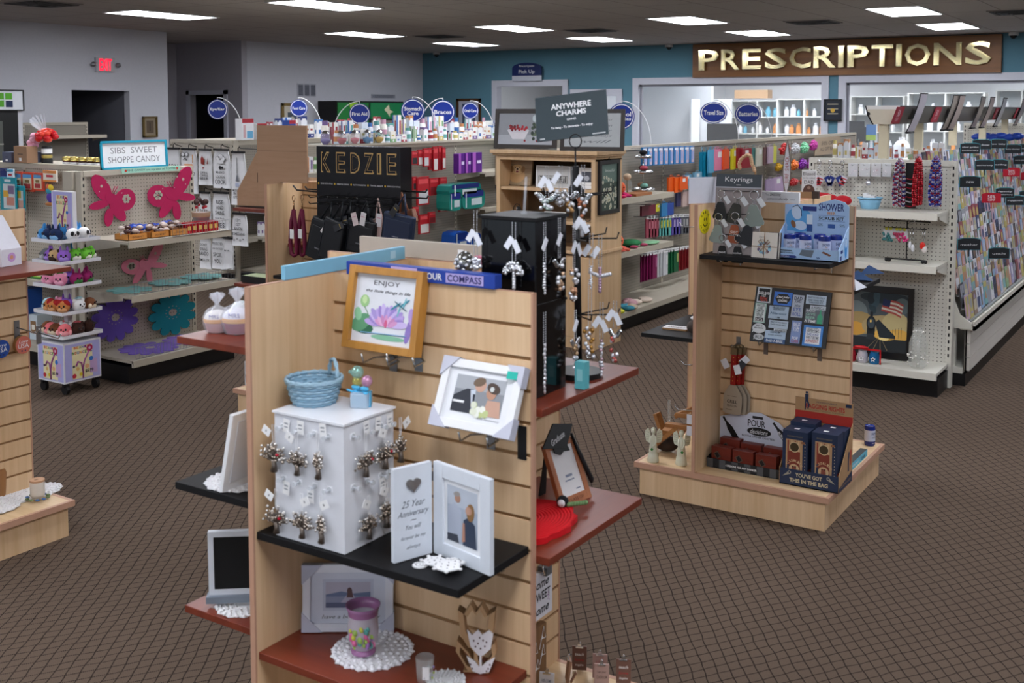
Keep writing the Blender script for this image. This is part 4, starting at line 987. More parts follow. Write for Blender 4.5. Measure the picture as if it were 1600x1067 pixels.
# ---------------------------------------------------------------- gift bags, sleeves and bows
GX=-4.32
def bag(a,w,h,d):
    m=C(BC,.4);a.box(-w/2,w/2,-h/2,h*.36,0,.018,m);a.rect(-w*.18,w*.18,h*.05,h*.28,C('E6E6E6'),.0186)if BT else None
    a.tube([(-w*.2,h*.36,.01),(-w*.15,h*.47,.01),(w*.15,h*.47,.01),(w*.2,h*.36,.01)],.003,m,5)
for i,(x0,x1,y0,y1,BC,BT,lab)in enumerate([(1092,1098,228,296,'10789A',0,'teal gift bag, first of the top row'),(1098,1104,228,296,'10809F',0,'teal gift bag, second of the top row'),(1104,1110,228,297,'1484A8',0,'teal gift bag, third of the top row'),
        (1105,1113,228,270,'4F9CC0',0,'sky blue gift bag at the front'),(1108,1125,228,268,'5AA0C8',1,'wide sky blue gift bag'),(1111,1126,228,264,'D77C9C',0,'pink gift bag, left'),(1114,1130,229,266,'D9809F',1,'pink gift bag with tag'),(1128,1137,228,264,'D84E1C',0,'orange gift bag in the top row'),
        (1133,1146,228,264,'1A2170',1,'navy gift bag with tag'),(1141,1152,227,264,'D8C81E',1,'yellow gift bag with white tag'),(1150,1158,226,262,'8A1422',0,'dark red gift bag, left'),(1157,1172,227,262,'94182A',1,'dark red gift bag, right'),
        (1172,1179,226,260,'3F7A78',0,'grey green gift bag'),(1180,1192,226,259,'CFCDBE',1,'cream gift bag with aqua tag'),(1192,1199,225,258,'6A4A4A',0,'brown gift bag behind the striped ones'),(1198,1206,225,255,'B7A0B4',0,'lilac striped gift bag'),(1206,1211,224,254,'C9C84A',0,'yellow green gift bag'),
        (1042,1052,273,301,'E05A1A',0,'orange gift bag, left of the pair under the blue sleeves'),(1052,1064,273,300,'E8621E',0,'orange gift bag, middle under the blue sleeves'),(1060,1072,274,296,'E25A18',1,'orange gift bag with orange tag, right one'),
        (1066,1078,270,290,'5F94B4',1,'blue and yellow striped gift bag'),(1082,1094,266,288,'6FA0BC',1,'second blue and yellow striped gift bag'),(1104,1118,292,308,'A8284A',0,'crimson gift bag beside the white paper'),
        (1195,1208,276,300,'A893B4',0,'lilac gift bag behind the white card, left'),(1206,1222,272,304,'B29ABA',1,'lilac gift bag behind the white card, right'),
        (1040,1050,314,336,'2A4A9A',0,'blue gift bag below the near shelf'),(1022,1031,318,330,'D8CE3A',1,'small yellow gift bag below the near shelf'),(1000,1022,318,336,'6A2436',0,'dark maroon tissue pack below the near shelf'),(1055,1064,298,322,'3A3A66',0,'dark patterned gift bag'),(1064,1074,296,322,'C6AEA8',0,'beige patterned gift bag'),(1074,1090,294,318,'B6A29E',0,'wide pale patterned gift bag'),(1031,1040,314,338,'2E7AB0',0,'light blue pack below the near shelf')]):
    hang('gift_bag',lab+' of the long pegboard','gift bag',x0,x1,y0,y1,'X',GX+.021*(i%4),bag,'gift bags on the long pegboard')
def sleeve(a,w,h,d):
    a.box(-w/2,w/2,-h/2,h/2,0,.02,C('2F78B4'));a.rect(-w*.1,w*.45,-h*.45,h*.45,C('C9B4C0'),.0206);a.rect(-w*.0,w*.3,-h*.3,h*.2,C('8FA0D0'),.021);a.rect(-w*.4,w*.4,h*.3,h*.42,C('E0E8F0'),.0214)
for i in range(10):
    x0=1001+i*8.2;hang('gift_sleeve','blue and white carded gift wrap, %s from left in the top row'%nth(i),'gift wrap',x0,x0+7,230-i*.25,259-i*.5,'X',GX,sleeve,'blue gift wrap cards')
# tissue packs: five colours hanging in tight rows above the lower shelves
def tissue(a,w,h,d):a.box(-w/2,w/2,-h/2,h*.4,0,.009,C(TC,.5));a.rect(-w*.5,w*.5,h*.36,h*.5,PAPER,.0126);a.rect(w*.05,w*.4,-h*.1,h*.25,C(TL),.013)
for row,(ya,yb,L)in enumerate([(338,372,[(1008,4,'9E4456','B86A78','rose'),(1027,4,'5AA8A4','B9B43A','aqua'),(1047,3,'4A3E90','A89AC8','violet'),(1062,5,'5A5E66','A8A8A8','grey patterned')]),(394,440,[(1000,5,'7A0E4E','B05A8A','magenta'),(1026,3,'C9CBD0','E8E8E8','white'),(1038,4,'0E5A36','A8B46A','green'),(1060,4,'7A141C','B06A6A','dark red')])]):
    for(x0,n,TC,TL,nm)in L:
        for k in range(n):
            xx=x0+k*4.6;s_=(xx-1000)*(.11 if row==0 else .3)
            hang('tissue_pack','%s tissue paper pack, %s of its colour above the %s shelf'%(nm,nth(k),['middle','bottom'][row]),'tissue paper',xx,xx+7,ya-s_*.5,yb-s_,'X',-4.3+k*.014 if row else-4.3,tissue,'tissue paper packs')
def bow(a,w,h,d):
    m=C(BC,.3,.3)
    for i in range(22):
        th=i*2.4;r_=.5*math.sqrt((i+.5)/22);a.ball((r_*w*.8*math.cos(th),r_*h*.8*math.sin(th),.03+.03*(1-2*r_)),(w*.13,h*.13,.022),m,6,4)
for i,(x0,x1,y0,y1,BC,nm)in enumerate([(1213,1230,223,243,'C8181E','red'),(1231,1245,223,242,'C9CBD0','silver'),(1246,1259,221,241,'7FCFA0','mint green'),(1261,1273,218,236,'C03A9A','magenta'),(1207,1216,254,268,'D8A81E','gold'),(1217,1231,249,268,'D8B41E','yellow gold'),(1230,1243,249,267,'E0701E','orange'),(1243,1256,247,265,'8A2AA8','purple'),(1256,1270,246,264,'A82AAE','violet'),(1228,1243,278,291,'B81E22','dark red'),(1246,1256,276,289,'E0581E','deep orange'),(1240,1250,300,310,'3A1A5A','dark purple')]):
    hang('gift_bow','%s ribbon gift bow hanging at the far end, %s row'%(nm,'top' if y0<230 else 'second' if y0<270 else 'lower'),'gift bow',x0,x1,y0,y1,'X',GX,bow,'ribbon gift bows')
c_,w,z0,h=onX(1272,1312,214,241,-4.3);T=thing('sale_sign','tan card sign reading 50% OFF ALL GIFT BAGS at far end','sign',(-4.3,c_,z0))
a=MB();a.box(-w/2,w/2,0,h,0,.01,C('A08E78',.8),RIGHT);a.text('50% OFF',0,h*.66,w*.5,h*.22,C('3A2E26'),.0108,RIGHT);a.text('ALL GIFT BAGS',0,h*.32,w*.6,h*.2,C('3A2E26'),.0108,RIGHT);obj('card',a,T)
# crochet animals and small things on the near shelves
def blob(mb,c,r,col):mb.ball(c,r,C(col,.95),12,8)
def octo(loc,rz,col,col2,lab,s=1.0):
    T=thing('crochet_octopus',lab,'crochet toy',loc,rz,'crocheted toys on the grey shelves');T.scale=(s,s,s)
    a=MB();blob(a,(0,0,.075),(.045,.042,.05),col);obj('head',a,T)
    for k in range(6):
        b=MB();q=k*PI/3;b.tube([(.03*math.cos(q),.03*math.sin(q),.03),(.06*math.cos(q),.06*math.sin(q),.014),(.085*math.cos(q+.4),.085*math.sin(q+.4),.014),(.09*math.cos(q+.8),.09*math.sin(q+.8),.012)],[.014,.013,.011,.006],C(col2,.95),7);obj('tentacle',b,T)
    for s_ in(-1,1):b=MB();b.ball((s_*.018,-.038,.08),.006,BLACK,8,6);obj('eye',b,T)
octo((-4.12,7.9,1.0865),.6,'D89AA0','D02A5A','pink crochet octopus with crimson arms beside the bookcase');octo((-4.14,8.04,1.0865),.8,'E8704A','D8327A','orange headed crochet octopus with pink arms on upper shelf')
octo((-4.1,7.92,.6565),.9,'E8704A','E86A58','coral orange crochet octopus on the middle grey shelf',1.1)
T=thing('crochet_turtle','green and pink crochet turtle lying on the middle grey shelf','crochet toy',(-4.15,8.25,.6565));a=MB();blob(a,(0,0,.03),(.09,.11,.03),'2A7A4A');obj('shell',a,T)
for k in range(4):b=MB();blob(b,(.08*(1 if k%2 else-1),.09*(1 if k>1 else-1),.012),(.035,.035,.012),'B84A6A');obj('flipper',b,T)
T=thing('crochet_ray','pale green crochet piece at the front of the middle grey shelf','crochet toy',(-4.08,8.5,.6565));a=MB();blob(a,(0,0,.014),(.06,.12,.014),'8FC49A');obj('body',a,T)
T=thing('glass_vase','small glass jar with beige fabric flower on upper grey shelf','vase',(-4.2,8.28,1.0865));a=MB();a.lathe([(.035,0),(.04,.03),(.04,.1),(.028,.12)],GLASS,14);obj('jar',a,T);a=MB();blob(a,(0,0,.15),(.035,.03,.03),'CBB49A');a.tube([(0,0,.01),(0,0,.14)],.006,C('8A7A5A'),5);obj('flower',a,T)
T=thing('tiered_stand','small silver two tier stand holding crochet pieces on upper shelf','stand',(-4.16,8.5,1.0865))
a=MB();a.tube([(0,0,0),(0,0,.36)],.005,CHROME,6);obj('pole',a,T)
for z,r in((.02,.1),(.17,.085),(.3,.07)):a=MB();a.lathe([(.001,z),(r,z),(r,z+.025),(r-.003,z+.025),(r-.003,z+.003),(.001,z+.003)],CHROME,20,cap=False);obj('tray',a,T)
for i,(x,y,z,c,lab)in enumerate([(.0,.0,.33,'1A1A1E','black'),(.02,-.03,.2,'B04A5A','dark pink'),(-.02,.03,.2,'2A2A2E','charcoal'),(.03,-.04,.05,'7FB8A8','mint'),(-.03,.03,.05,'C89A7A','tan')]):
    a=MB();blob(a,(0,0,0),(.035,.035,.022),c);single('crochet_toy',a,'%s crochet ball resting on the small silver tiered stand'%lab,'crochet toy',(-4.16+x,8.5+y,1.0865+z+.018),group='crocheted balls on the tiered stand')
a=MB();a.box(-.01,.01,-.08,.08,0,.2,WHITE);a.rect(-.05,.05,.04,.16,C('5A5A62'),.0106,RIGHT);single('framed_photo',a,'white photo frame leaning at the back of the upper grey shelf','picture',(-4.3,7.95,1.0865))
a=MB();a.box(-.08,.08,-.15,.15,0,.02,C('A06A42',.8));single('wooden_board',a,'brown flat board lying along the front of upper grey shelf','board',(-4.12,8.28,1.1995-.112))
for i,(y,z_,c,lab)in enumerate([(7.92,.03,'1E4A42','dark green'),(8.05,.02,'3A8AA0','blue'),(8.2,.03,'C49AA0','pale pink'),(8.1,.02,'B9A890','beige'),(8.35,.02,'D8C8B8','cream'),(7.85,.02,'C8C83A','lime'),(8.5,.015,'D0BFB0','off white')]):
    a=MB();
    for k in range(4):blob(a,(R.uniform(-.04,.04),R.uniform(-.05,.05),z_),(.05,.06,z_),c)
    single('crochet_pile',a,'%s crocheted pieces, %s along the bottom grey deck'%(lab,nth(i)),'crochet toy',(-4.14+(.06 if i%2 else 0),y,.1605),group='crocheted pieces on the bottom deck')
# ---------------------------------------------------------------- wooden bookcase
BX0,BX1,BY0,BY1,BH=-4.78,-3.9,7.17,7.6,1.49
T=thing('bookcase','pale wooden open bookcase with framed art hung on its side','bookcase',((BX0+BX1)/2,BY0,0));w=(BX1-BX0)/2;d=BY1-BY0
PINE=wood('pine','BE9C74','CDAE88',.5)
for s_ in(-1,1):
    a=MB();a.box(min(s_*w,s_*(w-.035)),max(s_*w,s_*(w-.035)),0,d,0,BH-.06,PINE);obj('side_panel',a,T,bevel=.002)
a=MB();a.box(-w+.035,w-.035,d-.015,d-.001,0,BH-.06,C('6E5840',.7));obj('back_panel',a,T)
a=MB();a.box(-w-.0,w+.0,-.001,d+.0,BH-.08,BH-.045,PINE);a.box(-w-.02,w+.02,-.022,d+.0,BH-.045,BH-.03,PINE);a.box(-w-.035,w+.035,-.04,d+.0,BH-.03,BH,PINE);obj('crown',a,T,bevel=.004)
a=MB();a.box(-w+.036,w-.036,.004,.022,.082,.69,PINE);obj('door',a,T,bevel=.002)
for z in(1.2,.955,.7):a=MB();a.box(-w+.035,w-.035,.01,d-.016,z-.022,z,PINE);obj('shelf',a,T,bevel=.002)
a=MB();a.box(-w-.01,w+.01,-.012,d,.715,.74,PINE);obj('mid_moulding',a,T,bevel=.003)
a=MB();a.box(-w+.035,w-.035,0.0,.02,0,.08,PINE);obj('plinth',a,T)
def framed(name,label,x0,x1,y0,y1,Y,fm,fw,art,leanv=.12,d=.02,cat='picture',z=None,mat=None,rz=0,easel=True):
    c_,w,z0,h=onY(x0,x1,y0,y1,Y);z0=(z if z is not None else z0)+d*math.sin(leanv)
    T=thing(name,label,cat,(c_,Y,z0),rz);M=Rx(-leanv)@FRONT
    a=MB()
    for q in((-w/2,-w/2+fw,0,h),(w/2-fw,w/2,0,h),(-w/2+fw,w/2-fw,0,fw),(-w/2+fw,w/2-fw,h-fw,h)):a.box(q[0],q[1],q[2],q[3],-d,0,fm,M)
    obj('frame',a,T,bevel=.001)
    a=MB();a.box(-w/2+fw*.6,w/2-fw*.6,fw*.6,h-fw*.6,-d*.8,-.006,mat or PAPER,M);a.M=M@Tr(0,h/2,-.0055);art(a,w-2*fw,h-2*fw);obj('picture',a,T)
    if easel:
        a=MB();a.tube([(-w*.2,-.012,.003),(-w*.2,.0,.003),(-w*.2,.1,.003)],.0025,BLACK,5);a.tube([(w*.2,-.012,.003),(w*.2,.0,.003),(w*.2,.1,.003)],.0025,BLACK,5);a.tube([(-w*.2,.1,.003),(0,.06+h*.5*math.sin(leanv),h*.5),(w*.2,.1,.003)],.0025,BLACK,5);obj('easel',a,T)
    return T
DKW=C('2E2824',.5)
def art_bowl(a,w,h):
    a.rect(-w/2,w/2,-h/2,h/2,C('8C9096'),0);a.rect(-w/2,w/2,-h/2,-h*.2,C('A8ACB4'),.0003)
    bx=-w*.13
    a.flat([(bx-w*.2,-h*.05),(bx+w*.2,-h*.05),(bx+w*.12,-h*.33),(bx-w*.1,-h*.33)],C('D4D2D8'),.0006);a.disc(bx,-h*.05,w*.2,C('C8C6CC'),.0008,20,h*.07)
    for i in range(26):a.disc(bx+R.uniform(-.16,.16)*w,R.uniform(-.05,.1)*h,w*.022,C(R.choice(['8A1420','A82030','6A0E18'])),.001+i*1e-5,8)
    for i in range(9):a.disc(w*R.uniform(.08,.34),h*R.uniform(.1,.42),w*.05,C(R.choice(['D8E0E4','C0CCD0','E8ECF0'])),.0012+i*1e-5,9)
    for i in range(12):a.disc(w*R.uniform(.1,.3),h*R.uniform(-.35,.15),w*.03,C(R.choice(['3A4A3C','5A6A54','2A382E'])),.0011+i*1e-5,7)
    for x in(.0,.22,.3):a.disc(w*x,-h*.38,w*.02,C('8A1420'),.0016,8)
framed('framed_print','dark framed print of a white bowl of red berries on the bookcase',771,868,168,231,7.28,DKW,.035,art_bowl,.1,z=BH+.001)
def art_lett(a,w,h):
    a.rect(-w/2,w/2,-h/2,h/2,C('A9AEB0'),0)
    for i in range(5):a.text(['I love you','more than','yesterday','and always','will'][i],w*.1,h*(.3-i*.16),w*.5,h*.09,C('6A6E72'),.0006,shear=.4)
framed('framed_print','dark framed pale lettered print leaning at right on top of the bookcase',880,970,166,232,7.2,DKW,.03,art_lett,.14,z=BH+.001,rz=.28)
T=thing('trinket_dish','small clear plate and yellow trinket between the prints on bookcase','trinket',(-4.28,7.22,BH+.001));a=MB();a.lathe([(.001,.0),(.04,.0),(.05,.012)],GLASS,16,cap=False);obj('dish',a,T);a=MB();a.ball((.07,0,.02),.019,C('B8B03A',.3),10,7);obj('trinket',a,T)
def art_dog(a,w,h):
    a.rect(-w/2,w/2,-h/2,h/2,C('9A8468'),0)
    for i in range(6):a.rect(-w/2,w/2,-h/2+h*i/6,-h/2+h*i/6+h*.01,C('6E5A42'),.0003)
    a.disc(0,-h*.12,w*.28,C('B48F62'),.0006,18,h*.3);a.disc(0,h*.14,w*.2,C('C9A878'),.0009,18,h*.2)
    for s_ in(-1,1):a.disc(s_*w*.2,h*.14,w*.07,C('8E6A42'),.0012,12,h*.14);a.disc(s_*w*.08,h*.2,w*.02,C('1E1610'),.0015,8)
    a.disc(0,h*.12,w*.09,C('E0C8A0'),.0013,12);a.disc(0,h*.15,w*.035,C('1E1610'),.0016,8);a.disc(0,h*.04,w*.05,C('8A3A3A'),.0016,8,h*.04)
framed('dog_picture','unframed square picture of a smiling golden puppy on upper shelf',783,829,248,288,7.3,C('8A7458',.6),.004,art_dog,.16,z=1.201)
def art_thank(a,w,h):a.rect(-w*.45,w*.45,-h*.32,h*.05,C('3C3C40'),.0006);a.rect(-w*.44,w*.44,-h*.3,h*.03,C('A9A8A4'),.0009);a.text('Thankful',0,-h*.13,w*.8,h*.3,C('26262A'),.0012,bold=.02)
framed('word_sign','white block sign reading Thankful on the upper bookcase shelf',837,890,260,294,7.26,WHITE,.006,art_thank,.05,z=1.201,mat=C('BEBEBC'),easel=False)
def art_ph(a,w,h):a.rect(-w*.3,w*.3,-h*.2,h*.35,C('4A4E58'),.0004);a.disc(0,0,w*.12,C('B0B4BC'),.0008);a.rect(w*.3,w*.48,h*.4,h*.5,C('2FA89A'),.001);a.text('My Love',0,-h*.36,w*.5,h*.08,C('8A8A8A'),.0006)
framed('framed_photo','white photo frame with dark snapshot at right on upper bookcase shelf',899,933,261,294,7.26,WHITE,.008,art_ph,.08,z=1.201,easel=False)
T=thing('cord_bracelet','black cord loop with a black tag standing on the second shelf','bracelet',at(808,352,Y=7.25));T.location.z=.956
a=MB();a.tube([(.035*math.cos(2*PI*i/16),0,.055+.053*math.sin(2*PI*i/16))for i in range(16)],.003,BLACK,5,closed=True);obj('cord',a,T);a=MB();a.box(-.012,.016,-.008,-.004,.055,.09,BLACK,Ry(.2));a.text('D',.002,.073,.012,.014,WHITE,.0085,FRONT);obj('tag',a,T)
T=thing('cord_bracelet','black cord loop half hidden behind the hanging bird ornaments','bracelet',at(918,352,Y=7.25));T.location.z=.956;a=MB();a.tube([(.035*math.cos(2*PI*i/16),0,.055+.053*math.sin(2*PI*i/16))for i in range(16)],.003,BLACK,5,closed=True);obj('cord',a,T)
a=MB();a.box(-.09,.09,0,.03,0,.06,PAPER);a.rect(-.07,.07,.02,.04,C('8A8A90'),.001,FRONT);o=single('word_sign',a,'small white block on second shelf behind the ornament tree','sign',(-4.3,7.25,.956))
def daisies(a,w,h):
    a.rect(-w/2,w/2,-h/2,h/2,C('5E746C'),0);a.rect(-w/2,w/2,-h/2,h*.1,C('3A4A40'),.0003)
    for i in range(46):
        x,y=R.uniform(-.44,.44)*w,R.uniform(-.46,.22)*h;r_=w*R.uniform(.04,.07);a.disc(x,y,r_,C('C6C6B4'),.0006+i*2e-5,8);a.disc(x,y,r_*.35,C('8A8450'),.0018,6)
    a.text('beautiful',w*.05,h*.36,w*.6,h*.06,C('C9CFC8'),.0008,shear=.3)
c_,w,z0,h=onX(941,972,250,334,-3.86);T=thing('framed_print','black framed daisy print hanging on the side of the bookcase','picture',(-3.899,c_,z0));a=MB();fm=C('16161A',.35)
for q in((-w/2,-w/2+.03,0,h),(w/2-.03,w/2,0,h),(-w/2+.03,w/2-.03,0,.03),(-w/2+.03,w/2-.03,h-.03,h)):a.box(q[0],q[1],q[2],q[3],0,.022,fm,RIGHT)
obj('frame',a,T);a=MB();a.M=RIGHT@Tr(0,h/2,.012);a.box(-w/2+.02,w/2-.02,-h/2+.02,h/2-.02,-.008,-.0005,PAPER);daisies(a,w-.06,h-.06);obj('picture',a,T)
a=MB();a.tube([(0,-.02,h),(.0,0,h+.02),(0,.02,h)],.002,BLACK,5,M=Tr(.01,0,0));obj('hanger',a,T)
c_,w,z0,h=onX(754,768,232,296,-4.82);T=thing('framed_print','dark framed print hanging on the left side of the bookcase, seen edge on','picture',(-4.785,7.35,z0));a=MB()
a.box(-.04,-.0,-.13,.13,0,h,DKW);obj('frame',a,T);a=MB();a.box(-.035,-.005,-.135,-.13,.03,h-.03,C('9A8468'));obj('backing',a,T)
# ---------------------------------------------------------------- seasonal end fixture goods
EY=7.4
def keyring_flag(a,w,h,d):
    a.tube([(.012*math.cos(2*PI*i/10),h*.4+.018*math.sin(2*PI*i/10),.01)for i in range(10)],.0025,CHROME,5,closed=True)
    for k in range(5):a.ball((0.004*(-1)**k,h*(.3-k*.07),.01),.007,CHROME,7,5)
    for(x,rr,c1)in((-.12,.5,FA),(.12,-.4,FB)):
        M=Tr(x*w,-h*.2,.012)@Rz(rr);a.box(-w*.28,w*.28,-h*.16,h*.16,0,.006,C(c1,.4),M)
        if c1!='1A2E7A':
            for k in range(3):a.rect(-w*.28,w*.28,-h*.14+k*h*.1,-h*.1+k*h*.1,C('B02A34'),.0065,M)
        else:a.rect(-w*.1,w*.06,-h*.06,h*.06,C('C9CCD8'),.0065,M)
for i,(x0,x1,FA,FB)in enumerate([(1273,1288,'C9CCD8','D0D0DA'),(1290,1305,'1A2E7A','1A2E7A'),(1308,1325,'1A2E7A','D0D0DA')]):
    hang('flag_keyring','beaded keyring with red, white and blue flag charms, %s from left'%nth(i),'keyring',x0,x1,250,296,'Y',EY,keyring_flag,'flag keyrings')
def poly_bag(a,w,h,d):
    a.box(-w/2,w/2,-h/2,h*.5,0,.012,glassy('poly','EEF0F4',.45,.15));a.rect(-w*.4,w*.4,-h*.4,h*.15,C(PB_),.0066)
    for k in range(4):a.ball((R.uniform(-.3,.3)*w,R.uniform(-.35,.1)*h,.008),(.008,.008,.005),C(R.choice(['D9D4D8','C9A0A8','E8E4E4']),.2),6,4)
for i,(x0,x1,PB_)in enumerate([(1326,1341,'D2CDD4'),(1343,1360,'D6D6D4'),(1362,1377,'C9B4B8'),(1379,1393,'DAD3D6')]):
    hang('bead_packet','clear packet of pale beads, %s from left on the seasonal fixture'%nth(i),'packet',x0,x1,255,276,'Y',EY,poly_bag,'clear bead packets')
hang('ring_charm','single clear round charm hanging below the bead packets','charm',1352,1363,278,291,'Y',EY,lambda a,w,h,d:(a.ball((0,-h*.1,.01),(w*.4,h*.35,.012),CRYSTAL,10,7),a.tube([(0,h*.2,.01),(0,h*.5,.01)],.002,CHROME,5)))
def necklaces(x0,x1,y0,y1,cs,label,nn=14):
    c_,w,z0,h=onY(x0,x1,y0,y1,7.33)
    T=thing('bead_necklaces',label,'necklaces',(c_,7.33,z0),0,'hanging bead necklaces')
    for i in range(nn):
        a=MB();m=C(cs[i%len(cs)],.2,.3);xx=w*.42*math.sin(i*2.4);yy=.02*math.cos(i*1.7);hh=R.uniform(.0,.05)*h
        pts=[(0,yy,h),(xx*.6,yy,h*.92),(xx,yy,h*.6),(xx*1.1,yy-.01,h*.3),(xx*.9,yy,hh)]
        rr=.006
        for j in range(len(pts)-1):
            for q in range(7):
                f=q/7;a.ball((pts[j][0]*(1-f)+pts[j+1][0]*f,pts[j][1]*(1-f)+pts[j+1][1]*f,pts[j][2]*(1-f)+pts[j+1][2]*f),(rr,rr,rr*1.3),C(cs[(i+q)%len(cs)],.15,.4),5,4)
        obj('strand',a,T)
    a=MB();a.tube([(0,.06,h+.0),(0,-.04,h),(0,-.045,h+.01)],.003,STEEL,5);obj('peg_hook',a,T)
    return T
necklaces(1396,1415,249,325,['7A1E3A','C9C4CC','3A3A7A','9A2A4A','B9B9C4'],'long silver and crimson bead necklaces left of the black card')
necklaces(1427,1442,246,324,['A80E1E','8A0E1A','C93A44'],'long shiny red bead necklaces right of the black card')
necklaces(1452,1472,245,326,['1E2E8A','8A1E3A','3A4AA8','B0A8C0'],'long blue and red bead necklaces at right end of the fixture')
c_,w,z0,h=onY(1413,1430,255,326,7.34);T=thing('bracelet_card','narrow black card with red and silver bracelets between the necklaces','jewellery card',(c_,7.37,z0));a=MB();a.box(-w/2,w/2,0,.006,0,h,BLACK);obj('card',a,T)
for k in range(7):a=MB();a.tube([(-w*.45,-.004,h*(.66-k*.1)),(0,-.014,h*(.64-k*.1)),(w*.45,-.004,h*(.66-k*.1))],.005,C(['A02030','C9C4CC'][k%2],.2,.3),6);obj('bracelet',a,T)
c_,w,z0,h=onY(1341,1374,300,326,7.25);T=thing('blue_basket','small pale blue woven basket with packets on the top seasonal shelf','basket',(c_,7.28,1.156));a=MB();a.lathe([(.055,0),(.075,.07),(.07,.07),(.05,.006),(.001,.006)],C('7FB2CE',.7),22,cap=False);a.tube([(.075*math.cos(2*PI*i/22),.075*math.sin(2*PI*i/22),.07)for i in range(22)],.006,C('8CBEDA',.7),6,closed=True);obj('basket',a,T)
for k in range(3):a=MB();a.box(-.04+k*.025,-.015+k*.025,-.02,.02,.03,.1-k*.008,PAPER);obj('packet',a,T)
T=thing('red_stocking','bright red long cloth item lying on the top seasonal shelf','cloth',(-2.1,7.2,1.156));a=MB();a.ball((-.1,0,.05),(.16,.06,.05),C('B80E20',.7),14,8);a.ball((.07,0,.05),(.06,.05,.035),C('B80E20',.7),12,8);obj('cloth',a,T)
T.location.x=at(1300,315,Y=7.2).x
# second shelf: jewellery tree, box
sx=at(1322,380,Y=7.25);T=thing('ornament_box','pale green box with red picture at left on the middle seasonal shelf','box',(sx.x-.05,7.28,.826));a=MB();c_,w,z0,h=onY(1312,1350,356,405,7.2);a.box(-w/2,w/2,0,.05,0,h,C('9AA898',.4));a.rect(0,w*.45,h*.3,h*.6,C('B05A4A'),.001,FRONT);a.rect(0,w*.45,0,h*.3,C('4A5A42'),.001,FRONT);a.disc(w*.1,h*.8,w*.08,C('C03A3A'),.001,10,M=FRONT);obj('box',a,T)
p=at(1416,408,Y=7.22);T=thing('jewellery_tree','black T shaped jewellery stand hung with bead bags and charms','jewellery stand',(p.x,7.22,.826))
c_,w,z0,h=onY(1380,1455,345,410,7.22)
a=MB();a.tube([(0,0,.02),(0,0,h)],.004,BLACK,6);a.tube([(-w*.48,0,h),(w*.48,0,h)],.004,BLACK,6);a.tube([(-w*.5,0,h-.045),(w*.42,-.02,h-.045)],.003,BLACK,6);a.tube([(-w*.45,0,.02),(w*.4,0,.02)],.005,BLACK,6);obj('stand',a,T)
for s_ in(-.42,-.36,.34,.4):a=MB();a.ball((w*s_,-.0,.012),.012,BLACK,8,6);obj('foot',a,T)
for i,(x,c)in enumerate([(-.42,'2E6A6A'),(-.33,'347070'),(-.2,'A83A5A'),(-.13,'B03A5A'),(-.04,'D02A7A')]):
    a=MB();M=Tr(w*x,-.012,h-.05);a.box(-.02,.02,-.006,.006,-.06,0,glassy('poly','EEF0F4',.45,.15),M)
    for k in range(12):a.ball((w*x+R.uniform(-.02,.02),-.012+R.uniform(-.008,.008),h-.08-R.uniform(0,.05)),.009,C(c,.3),6,4)
    a.ball((w*x,-.012,h-.055),(.015,.01,.012),C('B9B43A',.4),6,4);o=obj('bead_bag',a,T)
for i,(x,c)in enumerate([(.08,'D0D0D4'),(.14,'D8D8DC'),(.34,'C8281E'),(.38,'D8D0CC')]):
    a=MB();a.tube([(w*x,-.012,h-.045),(w*x,-.014,h-.12)],.004,CHROME,5);a.ball((w*x,-.016,h-.15-(i%2)*.02),(.011+.008*(i>1),.006,.025),C(c,.2),9,7);obj('charm',a,T)
a=MB();a.tube([(w*.1+.016*math.cos(2*PI*i/12),-.006,h+.0+.016*math.sin(2*PI*i/12))for i in range(12)],.0035,CHROME,6,closed=True);obj('ring',a,T)
